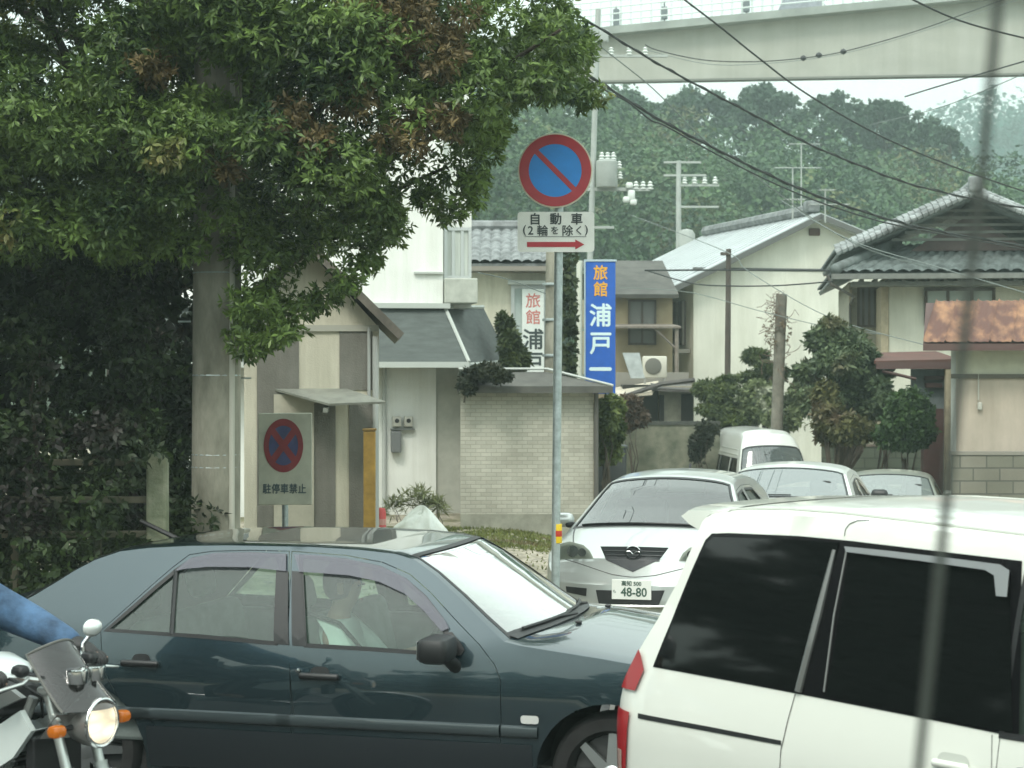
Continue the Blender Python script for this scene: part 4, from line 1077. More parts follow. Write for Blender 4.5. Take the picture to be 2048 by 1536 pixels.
# corrugated roof
m_ = MB(); e0, e1 = fr.xz(1846, 684, -.5), fr.xz(2300, 684, -.5); r0 = fr.xz(1872, 602, 1.9); r1 = fr.xz(2300, 598, 1.9)
N = 150; V = []
for j, (A_, B_, yy) in enumerate(((e0, e1, -.5), (r0, r1, 1.9))):
    for i in range(N + 1):
        V.append((A_[0] + (B_[0] - A_[0]) * i / N, yy, A_[1] + .006 * math.sin(i * 2 * math.pi / 5) + (.035 if i % 15 < 1 else 0)))
m_.add(V, [(i, i + 1, N + 2 + i, N + 1 + i) for i in range(N)])
RUST2 = mat('streaked rust', (.33, .17, .085), .8, 0, col2=(.10, .04, .028), vscale=2.2, stretch=(1.6, .5, .5), edge=(.46, .70), bump=.2)
part('roof', m_, RUST2, t, 'all')
m_ = MB(); m_.box(e0[0], e1[0], -.53, -.42, e0[1] - .13, e0[1] - .03); m_.slab([(e0[0], -.5, e0[1] - .03), (e1[0], -.5, e1[1] - .03), (e1[0], 1.9, r1[1] - .03), (e0[0], 1.9, r0[1] - .03)], .05); part('fascia', m_, mat('fascia', (.09, .05, .045)), t)
m_ = MB(); x = X(1957); m_.tube([(x, -.03, Z(800)), (x, -.03, Z(748))], .012, 6); m_.bbox((x + .02, -.05, Z(812)), (.07, .06, .12), bev=.02); part('meter', m_, mat('meter case', (.42, .42, .37)), t)
m_ = MB(); m_.box(X(1902), X(1912), -.03, 4, -.6, Z(690)); part('corner_post', m_, mat('pale trim', (.42, .45, .42)), t)

# --- walls of concrete block
BLK = brickmat('grey blocks', (.20, .19, .155), (.16, .16, .125), (.10, .10, .085), .39, .19, ms=.012)
BLKG = brickmat('mossy blocks', (.085, .10, .07), (.07, .085, .06), (.045, .055, .04), .39, .19, ms=.012)
fr, t = bldg('block_wall', 'brown grey concrete block wall below the beige shed', 'wall', 2000, 28.6, 0, z=-.5)
x0, z1 = fr.xz(1906, 910); m_ = MB(); m_.box(x0, fr.xz(2260, 900)[0], 0, .12, -.6, z1); part('blocks', m_, BLK, t); m_ = MB(); m_.box(x0 - .02, fr.xz(2260, 900)[0], -.015, .135, z1, z1 + .05); part('coping', m_, mat('coping', (.22, .21, .18), .9), t)
fr, t = bldg('block_wall', 'dark mossy block wall behind the silver car and round bush', 'wall', 1750, 36.5, 0, z=-.9)
x0, z1 = fr.xz(1645, 893); m_ = MB(); m_.box(x0, fr.xz(1908, 893)[0], 0, .12, -.8, z1); part('blocks', m_, BLKG, t); m_ = MB(); m_.box(x0 - .02, fr.xz(1908, 893)[0], -.015, .135, z1, z1 + .04); part('coping', m_, mat('coping moss', (.16, .13, .10), .9, var=.3), t)
fr, t = bldg('block_wall', 'weathered lichen grey wall below the lean-to, left of the tall van', 'wall', 1320, 42.5, 0, z=-1.2)
x0, z1 = fr.xz(1200, 850); m_ = MB(); m_.box(x0, fr.xz(1440, 850)[0], 0, .12, -.8, z1)
part('blocks', m_, mat('lichen wall', (.25, .25, .19), .95, col2=(.10, .115, .08), vscale=2.5, bump=.4), t); m_ = MB(); m_.box(x0, fr.xz(1440, 850)[0], -.03, .15, z1, z1 + .08); part('coping', m_, mat('dark coping', (.07, .075, .065), .9, var=.4), t)
for i, (px, w_, h_, lab) in enumerate(((1206, .26, .75, 'small dark bin closest to the pale brick building'), (1230, .38, 1.0, 'larger dark bin right of the brick building'))):
    b0 = P(px, 958, 33 + i * .6); tb_ = thing('bin', lab, 'bin', (b0.x, b0.y, gz(b0.x, b0.y)), 0, 'bins by the brick building')
    hh = P(px, 918 - i * 22, 33 + i * .6).z - gz(b0.x, b0.y)
    m_ = MB(); m_.bbox((0, 0, hh / 2), (w_, w_, hh), bev=.04); part('tub', m_, mat('bin black', (.022, .026, .026), .6, var=.3), tb_, True)
    m_ = MB(); m_.bbox((0, 0, hh + .02), (w_ * 1.1, w_ * 1.1, .06), bev=.02); part('lid', m_, mat('bin lid', (.035, .045, .045), .5), tb_, True)
# ------------------------------------------------------------------ poles
def pole(label, px0, py0, px1, py1, Y, r0, r1, z=None, name='utility_pole', m=CONC, zt=None):
    b = P(px1, py1, Y); tp = P(px0, py0, Y); zz = gz(b.x, Y) if z is None else z
    k = (zz - b.z) / (tp.z - b.z); bx = b.x + (tp.x - b.x) * k
    t = thing(name, label, 'utility pole' if name == 'utility_pole' else 'post', (bx, Y, zz))
    mb = MB(); mb.tube([(0, 0, -.3), ((tp.x - bx) * .5, 0, (tp.z - zz) * .5), (tp.x - bx, 0, tp.z - zz)], [r0, (r0 + r1) / 2, r1], 20)
    obj('shaft', mb, m, t, True)
    return t, Vector((bx, Y, zz)), Vector((tp.x, Y, tp.z))
# big pole in front of the tree
t, b, tp = pole('thick mottled concrete utility pole standing in front of the dark hedge', 441, -400, 431, 1060, 15.5, .197, .186)
m_ = MB()
for py, w_ in ((548, .03), (752, .02), (935, .02), (910, .015)):
    z = P(440, py, 15.5).z - b.z; x = (tp.x - b.x) * z / (tp.z - b.z)
    m_ = MB(); m_.lathe([(.192, z), (.1945, z + .005), (.192, z + .012)], 24, c=(x, 0, 0)); obj('steel_band', m_, STEEL, t, True)
m_ = MB(); z = P(440, 888, 15.5).z - b.z
for k in range(1, 9):
    s_ = 1 if k % 2 else -1; zz = .9 + k * .45
    m_.tube([(s_ * .19, 0, zz + .9), (s_ * .29, 0, zz + .9)], .008, 6)
obj('step_bolt', m_, STEEL, t)['kind'] = 'stuff'
m_ = MB(); m_.tube([(.15, -.13, 0), (.16, -.13, 4.6)], .025, 10); obj('cable_conduit', m_, mat('pale conduit', (.42, .42, .36), .6), t, True)

# slim concrete pole just behind the sign
t, b, tp = pole('slim concrete pole with dark ivy right behind the no parking sign', 1108, 500, 1106, 735, 31.5, .15, .13)
m_ = MB()
for k in range(5):
    z = (tp.z - b.z) * (.35 + .13 * k); m_ = MB(); m_.lathe([(.152, z), (.156, z + .02), (.152, z + .04)], 20); obj('steel_band', m_, STEEL, t, True)
iv = leaves('ivy', [(.28, .05, z, .10, .12, .35) for z in np.arange(1.0, 4.6, .4)], 500, .09, leafmat('ivy', (.02, .035, .012), (.075, .10, .03)), t, whorl=4, asp=.7, seed=3)

GREYP = mat('pale pole', (.34, .37, .35), .7, var=.12, vscale=4)
PORC = mat('porcelain', (.62, .66, .63), .3)
def insul(mb, x, y, z, s=1.0):
    mb.lathe([(.02 * s, 0), (.07 * s, .02 * s), (.03 * s, .05 * s), (.065 * s, .08 * s), (.028 * s, .11 * s), (.05 * s, .14 * s), (.001, .17 * s)], 10, c=(x, y, z))
# transformer pole
t, b, tp = pole('tall pale pole carrying the transformer, seen against the viaduct', 1196, 20, 1180, 520, 47, .075, .065, z=-1.2, m=GREYP)
def onp(px, py, Y=47): q = P(px, py, Y); return (q.x - b.x, 0, q.z - b.z)
m_ = MB(); x, _, z0 = onp(1213, 376); _, _, z1 = onp(1213, 322); m_.lathe([(.001, z0), (.24, z0), (.26, z0 + .03), (.26, z1 - .03), (.22, z1), (.001, z1 + .02)], 20, c=(x, -.1, 0)); tr_ = obj('transformer', m_, GREYP, t, True)
m_ = MB()
for dx in (-.12, .02, .16): insul(m_, x + dx, -.1, z1, 1.2)
insul(m_, x + .3, -.1, z1 - .2, 1.1); insul(m_, x + .32, -.1, z1 - .45, 1.1); obj('bushing', m_, PORC, tr_, True)
for q1, q2, hh_ in (((1168, 379), (1300, 382), .04), ((1190, 113), (1335, 117), .03), ((1150, 455), (1228, 455), .03)): a = onp(*q1); c_ = onp(*q2); m_ = MB(); m_.box(a[0], c_[0], -.05, .05, a[2] - hh_, a[2] + hh_); obj('crossarm', m_, GREYP, t)
for px, py in ((1222, 112), (1258, 112), (1290, 112), (1272, 380), (1286, 380), (1300, 380)): m_ = MB(); q_ = onp(px, py); insul(m_, q_[0], 0, q_[2], 1.25); obj('insulator', m_, PORC, t, True)
m_ = MB()
for px, py in ((1258, 372), (1262, 392), (1266, 405), (1252, 400)): q_ = onp(px, py); m_.bbox((q_[0], -.1, q_[2]), (.17, .17, .26 if px == 1262 else .14), bev=.04)
obj('switch_gear', m_, PORC, t, True)
m_ = MB(); q_ = onp(1207, 75); m_.bbox((q_[0], -.1, q_[2]), (.22, .2, .30), bev=.04); obj('bracket', m_, GREYP, t)
# middle pole with crossarms
t, b, tp = pole('pale pole with four crossarms standing against the wooded hill', 1357, 322, 1357, 520, 62, .10, .08, z=-1.6, m=GREYP)
for py, x0, x1 in ((325, 1327, 1402), (351, 1327, 1412), (371, 1352, 1438), (414, 1352, 1437)):
    m_ = MB(); a = onp(x0, py, 62); c_ = onp(x1, py, 62); m_.box(a[0], c_[0], -.05, .05, a[2] - .03, a[2] + .03); obj('crossarm', m_, GREYP, t)
for px in (1369, 1389, 1409, 1430): m_ = MB(); q_ = onp(px, 369, 62); insul(m_, q_[0], 0, q_[2], 1.5); obj('insulator', m_, PORC, t, True)
m_ = MB(); q_ = onp(1372, 480, 62); m_.lathe([(.001, -.35), (.25, -.35), (.28, .15), (.2, .3), (.001, .35)], 16, c=(q_[0], -.1, q_[2])); obj('transformer', m_, GREYP, t, True)
# dark slim pole at the gable house
t, b, tp = pole('thin dark brown pole in front of the white gable house', 1457, 498, 1455, 760, 46, .085, .06, m=WOOD)
m_ = MB(); z = tp.z - b.z; m_.box(-.14, .1, -.1, .05, z - .15, z - .08); obj('crossarm', m_, WOOD, t)
# vine topped post
t, b, tp = pole('weathered post with withered vine tangled round its top', 1563, 588, 1553, 870, 42.5, .14, .12, m=mat('weathered post', (.18, .17, .14), .9, var=.3))
g = random.Random(5); m_ = MB()
for k in range(70):
    z0 = (tp.z - b.z) * g.uniform(.66, .99); a = g.uniform(0, 6.28); p = Vector((.1 * math.cos(a) + .08, .1 * math.sin(a), z0)); pts = [p.copy()]
    for j in range(5): p += Vector((g.gauss(.0, 1), g.gauss(0, 1), g.gauss(.1, .9))) * .085; pts.append(p.copy())
    m_.tube(pts, .007, 4, cap=False)
obj('withered_vine', m_, mat('dry vine', (.17, .12, .09), .9), t)
leaves('dry_leaf', [(.09, 0, (tp.z - b.z) * .85, .33, .3, .5)], 80, .06, mat('dry leaf', (.16, .12, .07), .9), t, whorl=3, asp=.6, seed=8, shell=.2)['kind'] = 'stuff'

# ------------------------------------------------------------------ TV antennas on the roofs
def antenna(label, px, py0, py1, Y, arms):
    b = P(px, py1, Y); tp = P(px, py0, Y); t = thing('tv_antenna', label, 'antenna', b, 0, 'television antennas on the roofs')
    m_ = MB(); H = tp.z - b.z; m_.tube([(0, 0, -.2), (0, 0, H)], .022, 6); obj('mast', m_, GREYP, t)
    m_ = MB()
    for zf_, L in arms:
        m_.tube([(-L * .4, 0, H * zf_), (L * .6, 0, H * zf_)], .016, 5)
        for k in range(6): x = -L * .4 + L * k / 5; m_.tube([(x, -.22, H * zf_), (x, .22, H * zf_)], .01, 4)
    obj('element', m_, GREYP, t); return t
antenna('small television antenna left of the gable house ridge', 1585, 398, 422, 47, ((.95, .5),))
antenna('taller television antenna on the gable house near its ridge', 1650, 378, 430, 50, ((.95, .4), (.4, 1.0)))
antenna('flat wide television antenna high over the wooded hill', 1585, 335, 440, 55, ((.99, 1.3),))
antenna('television antenna above the antenna nearest the ridge gap', 1602, 287, 440, 57, ((.99, .9),))

# ------------------------------------------------------------------ wires
WIRE = mat('wire rubber', (.02, .025, .025), .7)
WIREP = mat('pale wire', (.16, .19, .18), .6)
def wire(label, pts, Y0, Y1, r, m=WIRE, name='power_line', twist=False):
    n = len(pts); Q = []
    # smooth through points with Catmull-Rom
    pp = [pts[0]] + list(pts) + [pts[-1]]
    for i in range(1, len(pp) - 2):
        p0, p1, p2, p3 = [np.array(q, float) for q in pp[i - 1:i + 3]]
        for k in range(6):
            t_ = k / 6; q_ = .5 * ((2 * p1) + (-p0 + p2) * t_ + (2 * p0 - 5 * p1 + 4 * p2 - p3) * t_ ** 2 + (-p0 + 3 * p1 - 3 * p2 + p3) * t_ ** 3); Q.append(q_)
    Q.append(np.array(pts[-1], float))
    x0, x1 = Q[0][0], Q[-1][0]; W_ = []
    for q_ in Q: W_.append(P(q_[0], q_[1], Y0 + (Y1 - Y0) * (q_[0] - x0) / (x1 - x0)))
    mb = MB(); mb.tube(W_, r, 6)
    if twist:
        g = random.Random(1); tw = []
        for i, p in enumerate(W_):
            for k in range(3):
                if i + 1 < len(W_):
                    q_ = p.lerp(W_[i + 1], k / 3); a = (i * 3 + k) * .55; tw.append(q_ + Vector((0, math.cos(a), math.sin(a))) * r * 1.5)
        mb.tube(tw, r * .45, 5)
    o = obj(name, mb, m, None, True); tag(o, label, 'wire', 'overhead wires'); return o
wire('upper thick overhead cable curving down from the tree to the tiled house ridge', [(1060, -25), (1107, 2), (1205, 61), (1307, 123), (1409, 179), (1512, 233), (1614, 287), (1716, 330), (1819, 368), (1952, 399), (2100, 425)], 24, 32, .014, twist=True)
wire('lower thick twisted overhead cable sagging below the upper one', [(1060, 70), (1128, 118), (1205, 169), (1307, 233), (1409, 287), (1512, 338), (1614, 384), (1716, 420), (1819, 450), (1950, 476), (2100, 500)], 24, 33, .017, twist=True)
wire('thinner line hugging the underside of the lower twisted cable', [(1128, 124), (1205, 178), (1256, 205), (1300, 240), (1330, 252), (1409, 296), (1512, 350), (1614, 395), (1716, 430), (1819, 456), (2100, 508)], 24.2, 33, .011)
wire('single overhead wire crossing the viaduct from top centre to the lower right', [(1340, -25), (1368, 0), (1440, 55), (1512, 113), (1614, 189), (1768, 276), (1937, 345), (2100, 400)], 26, 34, .013)
wire('overhead wire sagging across the top right corner', [(1790, -22), (1824, 0), (1921, 43), (2048, 77), (2150, 96)], 24, 26, .012)
wire('slanting wire rising to the right edge below the viaduct', [(1809, 194), (1900, 166), (2048, 123), (2150, 92)], 44, 38, .016)
wire('fainter slanting wire parallel to and below the other rising one', [(1740, 250), (1890, 212), (2048, 148), (2150, 108)], 46, 40, .010, WIREP)
wire('thin wire dropping steeply from the tree past the sign disc side', [(1100, 10), (1205, 97), (1307, 179), (1409, 281), (1500, 345), (1660, 460), (1800, 520), (2100, 590)], 28, 40, .009, WIREP)
tH = wire('dark line with three round markers strung across the viaduct face', [(1290, 90), (1317, 102), (1409, 121), (1512, 124), (1604, 117), (1686, 104), (1819, 67), (1921, 31), (2060, -20)], 55, 55, .016)
wire('second pale line just below the one with round markers', [(1290, 100), (1409, 128), (1512, 129), (1640, 116), (1750, 92), (1900, 45), (2060, -8)], 55.5, 55.5, .010, WIREP)
for i, (px, py) in enumerate(((1606, 117), (1637, 111), (1686, 104))):
    m_ = MB(); c_ = P(px, py, 55); m_.lathe([(.001, -.09), (.07, -.05), (.10, 0), (.07, .05), (.001, .09)], 12, c=c_); obj('line_marker', m_, BLACK, tH, True)
wire('heavy wire run level across the white gable wall above the thin one', [(1290, 541), (1455, 540), (1560, 541), (1660, 541)], 40, 37, .020)
wire('sagging pair line across the white gable wall below the level one', [(1290, 540), (1380, 566), (1455, 572), (1560, 571), (1665, 563)], 41, 37, .015)
wire('faint thin line across the gable wall starting at the post head', [(1240, 575), (1380, 585), (1520, 622), (1660, 655), (1760, 668)], 40, 36, .008, WIREP)
wire('thin wire running from the dark pole head down over the vine post', [(1260, 430), (1455, 505), (1500, 545), (1660, 635), (1850, 690)], 39, 34, .008, WIREP)
wire('thin wire over the tiled house eaves down to the right edge', [(1560, 400), (1700, 480), (1860, 530), (2100, 600)], 33, 28, .008, WIREP)
wire('thin wire over the cream inn house roof', [(955, 545), (1020, 560), (1100, 590), (1160, 600)], 33, 36, .008, WIREP)

# blurred dark line close to the camera
near = MB(); a = Vector(P(2003, -90, 1.25)); c_ = Vector(P(1968, 300, 1.27)); d_ = Vector(P(1893, 1010, 1.31)); e_ = Vector(P(1828, 1640, 1.35))
near.tube([a, c_, d_, e_], .0034, 10)
o = obj('hanging_cable', near, mat('near cable', (.045, .055, .05), .7), None, True); tag(o, 'dark out of focus cable hanging slantwise very close to the camera on the right', 'cable')

# ------------------------------------------------------------------ the no parking sign
YS = 15.7
b = P(1112, 1250, YS); zb = gz(b.x, YS); tp = P(1119, 275, YS)
t = thing('parking_sign', 'round blue no parking sign with red ring and arrow plate on grey pole', 'road sign', (b.x, YS, zb), 0)
def ol(px, py): q_ = P(px, py, YS); return (q_.x - b.x, 0, q_.z - zb)
top_ = ol(1119, 300); mid = ol(1117, 520)
m_ = MB(); m_.tube([(-.012, 0, -.3), (mid[0], 0, mid[2]), (top_[0], 0, top_[2])], .0345, 20); obj('pole', m_, STEEL, t, True)
RED = mat('sign red', (.40, .022, .035), .4, var=.12); BLUE = mat('sign blue disc', (.010, .24, .70), .4, var=.08); SWH = mat('plate enamel', (.76, .77, .72), .4, var=.06)
c_ = ol(1110, 343); rd_ = .298
m_ = MB(); m_.lathe([(.001, .0), (rd_, .0), (rd_ + .002, .008), (rd_, .016), (.001, .016)], 56, c=(c_[0], -.05, c_[2]), axis='y'); disc = obj('disc', m_, mat('sign rim', (.62, .58, .45), .5), t, True)
def ring(mb, r0, r1, y, n=64):
    V = []; 
    for k in range(n): a = 2 * math.pi * k / n; V += [(c_[0] + r0 * math.cos(a), y, c_[2] + r0 * math.sin(a)), (c_[0] + r1 * math.cos(a), y, c_[2] + r1 * math.sin(a))]
    mb.add(V, [(2 * k, 2 * k + 1, (2 * k + 3) % (2 * n), (2 * k + 2) % (2 * n)) for k in range(n)])
yd = -.05 - .016 - .002
m_ = MB(); ring(m_, .212, .288, yd - .002); obj('red_ring', m_, RED, disc)
m_ = MB(); ring(m_, .0, .213, yd); obj('blue_field', m_, BLUE, disc)
m_ = MB(); h_ = .021; L_ = .222; u = Vector((1, 0, -1)).normalized(); v_ = Vector((1, 0, 1)).normalized(); cc = Vector((c_[0], yd - .001, c_[2]))
m_.add([cc - u * L_ - v_ * h_, cc + u * L_ - v_ * h_, cc + u * L_ + v_ * h_, cc - u * L_ + v_ * h_], [(0, 1, 2, 3)]); obj('red_bar', m_, RED, disc)
p0, p1 = ol(1035, 505), ol(1188, 425)
W_, H_ = p1[0] - p0[0], p1[2] - p0[2]; pc = ((p0[0] + p1[0]) / 2, -.052, (p0[2] + p1[2]) / 2)
m_ = MB(); pl = roundpoly([(p0[0], p0[2]), (p1[0], p0[2]), (p1[0], p1[2]), (p0[0], p1[2])], .03); m_.prism(pl, -.058, -.046); pp_ = obj('plate', m_, SWH, t)
zf = lambda py: ol(1110, py)[2]; xf_ = lambda px: ol(px, 460)[0]
m_ = MB()
for ch, px in (('自', 1070), ('動', 1111), ('車', 1153)): text_mb(m_, ch, .098, (xf_(px), -.060, zf(439)), off=.0022, ext=.001)
for ch, px, s_ in (('2', 1061, .095), ('輪', 1085, .092), ('を', 1109, .07), ('除', 1135, .092), ('く', 1157, .078), ('(', 1049, .09), (')', 1172, .09)): text_mb(m_, ch, s_, (xf_(px), -.060, zf(462)), off=.0014, ext=.001)
m_.box(xf_(1050), xf_(1172), -.061, -.058, zf(475), zf(474))
obj('lettering', m_, mat('sign lettering', (.045, .055, .055), .6), pp_)
m_ = MB(); ax0, ax1, xt_ = xf_(1054), xf_(1150), xf_(1168); za, zb2 = zf(495), zf(485); zm = (za + zb2) / 2
m_.prism([(ax0, za), (ax1, za), (ax1, zm - .04), (xt_, zm), (ax1, zm + .04), (ax1, zb2), (ax0, zb2)], -.0615, -.058); obj('red_arrow', m_, RED, pp_)
m_ = MB()
for py in (330, 360, 440, 485): z_ = zf(py); m_.bbox((mid[0], -.02, z_), (.10, .06, .028), bev=.006)
obj('clamp', m_, STEEL, t)
z0, z1, z2, z3 = zf(1086), zf(1073), zf(1061), zf(1048)
YEL = mat('band yellow', (.72, .50, .02), .4); 
x_ = ol(1116, 1066)[0] - .004
m_ = MB(); m_.lathe([(.0365, z0), (.037, z0 + .002), (.037, z3 - .002), (.0365, z3)], 20, c=(x_, 0, 0)); bo = obj('reflective_band', m_, YEL, t, True)
m_ = MB(); m_.lathe([(.0372, z1), (.0378, z1 + .001), (.0378, z2), (.0372, z2)], 20, c=(x_, 0, 0)); obj('red_band', m_, mat('band red', (.50, .05, .03), .4), bo, True)

# low board: no stopping
YB_ = 18.3
b = P(572, 1075, YB_); zb = gz(b.x, YB_)
t = thing('stopping_board', 'weathered low board with dim red ringed disc forbidding stopping', 'sign', (b.x, YB_, zb), R(3))
ol = lambda px, py: (P(px, py, YB_).x - b.x, 0, P(px, py, YB_).z - zb)
p0, p1 = ol(517, 1010), ol(624, 826)
m_ = MB(); m_.bbox(((p0[0] + p1[0]) / 2, 0, (p0[2] + p1[2]) / 2), (p1[0] - p0[0], .02, p1[2] - p0[2]), bev=.008); bd = obj('board', m_, mat('aged board', (.50, .51, .42), .7, var=.15, vscale=4), t)
m_ = MB(); m_.tube([(ol(572, 900)[0] - .012, .035, -.3), (ol(572, 900)[0] - .012, .035, p1[2] - .1)], .03, 12); obj('post', m_, STEEL, t, True)
c_ = ol(567, 891); a_, b_r = .185, .252
def ell(mb, f0, f1, y, n=48):
    V = []
    for k in range(n): q_ = 2 * math.pi * k / n; V += [(c_[0] + a_ * f * math.cos(q_), y, c_[2] + b_r * f * math.sin(q_)) for f in (f0, f1)]
    mb.add(V, [(2 * k, 2 * k + 1, (2 * k + 3) % (2 * n), (2 * k + 2) % (2 * n)) for k in range(n)])
m_ = MB(); ell(m_, .74, 1.0, -.015); obj('red_ring', m_, mat('dull red', (.22, .022, .03), .6, var=.2), bd)
m_ = MB(); ell(m_, 0, .75, -.013); obj('blue_field', m_, mat('dull blue', (.045, .055, .16), .6, var=.3), bd)
m_ = MB(); cc = Vector((c_[0], -.0145, c_[2]))
for s_ in (-1, 1):
    u = Vector((s_ * a_, 0, b_r)) * .56; v_ = Vector((b_r, 0, -s_ * a_)).normalized() * .030
    m_.add([cc - u - v_, cc + u - v_, cc + u + v_, cc - u + v_], [(0, 1, 2, 3)]); cc = cc + Vector((0, -.0006, 0))
obj('red_cross', m_, mat('dull red', (.22, .022, .03)), bd)
m_ = MB(); zc_ = ol(567, 977)[2]
for i, ch in enumerate('駐停車禁止'): text_mb(m_, ch, .098, (ol(534 + i * 17.5, 977)[0], -.0125, zc_), off=.0022, ext=.001, sx=.80)
obj('lettering', m_, mat('faded lettering', (.07, .10, .11), .7), bd)

# red bollard-like cylinder and white sack
b = P(760, 1073, 24.5); t = thing('red_bollard', 'red plastic bollard beside the yellow post and the white sack', 'bollard', (b.x, b.y, gz(b.x, b.y)), 0)
m_ = MB(); hh = P(760, 1015, 24.5).z - gz(b.x, b.y); m_.lathe([(.001, 0), (.085, 0), (.085, .03), (.075, .05), (.075, hh - .06), (.06, hh - .01), (.001, hh)], 20); obj('tube', m_, mat('faded red plastic', (.50, .06, .06), .5, var=.15), t, True)
m_ = MB(); m_.lathe([(.0765, hh * .62), (.0765, hh * .75)], 20); obj('band', m_, mat('band pale', (.5, .25, .22), .5), t, True)
b = P(838, 1078, 25.6); V = []; g = np.random.default_rng(4); nu, nv = 48, 20; base = gz(b.x, b.y)
t = thing('white_sack', 'crumpled white sack lying in a heap on the gravel', 'sack', (b.x, b.y, base), 0)
for j in range(nv + 1):
    for i in range(nu):
        a = 2 * math.pi * i / nu; f = j / nv; r_ = math.sin(min(1, f * 1.02) * math.pi / 2)
        z = .40 * (1 - r_ ** 2.6) * (1 + .12 * math.cos(a * 2 + .7)); fold = 1 + .09 * math.sin(a * 5 + f * 6) * r_ + .05 * math.sin(a * 11 + 1.3)
        x = .45 * r_ * fold * math.cos(a) + .05 * (1 - r_); y = .30 * r_ * fold * math.sin(a); z = z * (1 + .16 * math.sin(x * 13 + 1) * math.cos(y * 11) + .10 * math.sin(a * 9 + f * 11) * r_) + .05 * math.exp(-((x + .16) / .12) ** 2) * (1 - f)
        V.append((x, y, max(0, z) if j < nv else -.02))
m_ = MB(); m_.add(V, [(j * nu + i, j * nu + (i + 1) % nu, (j + 1) * nu + (i + 1) % nu, (j + 1) * nu + i) for j in range(nv) for i in range(nu)])
obj('sack_body', m_, mat('white plastic sack', (.66, .70, .66), .5, bump=.7, bscale=9, var=.06), t, 'all')
m_ = MB(); m_.tube([(-.02, 0, .37), (.0, -.02, .395), (.03, .0, .415)], [.06, .035, .045], 10); obj('tied_neck', m_, mat('white plastic sack', (.66, .70, .66)), t, True)

# ------------------------------------------------------------------ fence in the hedge at left
t = thing('concrete_fence', 'mossy concrete post and rail fence swallowed by the dark hedge', 'fence', (P(315, 1000, 14.6).x, 14.6, gz(-2.6, 14.6)), R(2))
frf = Frame(t.location.x, 14.6, t.location.z, R(2)); fz = lambda py: frf.xz(315, py)[1]
OLDC = mat('mossy concrete', (.24, .25, .18), .9, col2=(.12, .14, .08), vscale=6, bump=.4)
for k, px in enumerate((315, -260, -800)):
    x = frf.xz(px, 1000)[0]; m_ = MB(); m_.bbox((x, 0, fz(906) / 2 - .15), (.155, .15, fz(906) + .3), bev=.025); obj('post', m_, OLDC, t)
RAILB = mat('old rail', (.15, .13, .09), .9, col2=(.02, .03, .015), vscale=2.2, stretch=(1, 1, .3))
for py in (925, 1000, 1069):
    m_ = MB(); z_ = fz(py); m_.bbox((frf.xz(-240, 1000)[0], .03, z_), (4.0, .06, .05), bev=.008); obj('rail', m_, RAILB, t)
m_ = MB(); a = frf.xz(285, 1040); c2 = frf.xz(385, 1080); m_.tube([(a[0], -.1, a[1]), (c2[0], -.3, c2[1])], .018, 6); obj('loose_pipe', m_, BLACK, t)
m_ = MB(); 
for px in (193, 25): x = frf.xz(px, 1000)[0]; m_.bbox((x, .06, fz(1100) / 2), (.05, .05, fz(1050)), bev=.005)
obj('stake', m_, RAILB, t)
# ------------------------------------------------------------------ the big tree and hedge at left
Y0 = 14.6
tl = thing('evergreen_tree', 'huge dense evergreen tree with a few browning sprays filling the upper left', 'tree', (P(250, 900, 18.5).x, 18.5, 0), 0)
ox, oy = tl.location.x, tl.location.y
def loc(px, py, Y): q = P(px, py, Y); return (q.x - ox, q.y - oy, q.z)
LEAF = leafmat('evergreen leaves', (.009, .030, .013), (.225, .335, .080), (.24, .19, .07), lowscale=.75, rough=.42, c3edge=(.63, .70))
# clumps traced along the crown (px,py,radius px,depth)
g = random.Random(21)
outline_ = [(-700, -500), (1075, -500), (1100, -60), (1145, 60), (1175, 130), (1150, 200), (1085, 165), (1010, 190), (975, 225), (985, 300), (945, 340), (915, 395), (865, 380), (835, 345), (790, 335), (740, 350), (745, 420), (740, 480), (700, 515), (640, 540), (600, 570), (545, 630), (500, 690), (488, 600), (484, 525), (470, 490), (400, 490), (380, 520), (300, 520), (150, 500), (0, 480), (-700, 520)]
bl = []
tries = 0
while len(bl) < 620 and tries < 20000:
    tries += 1
    px, py = g.uniform(-600, 1180), g.uniform(-450, 690)
    if not inpoly([(px, py)], outline_)[0]: continue
    fall = max(0, (py - 200) / 450)
    Y = 13.9 + 3.6 * g.random() ** 1.3 + .5 * max(0, (px - 700) / 400) + fall * 1.1
    r = g.uniform(.20, .38) * (1.0 if px < 800 else .75)
    x, y, z = loc(px, py, Y); bl.append((x, y, z, r, r, r * .62))
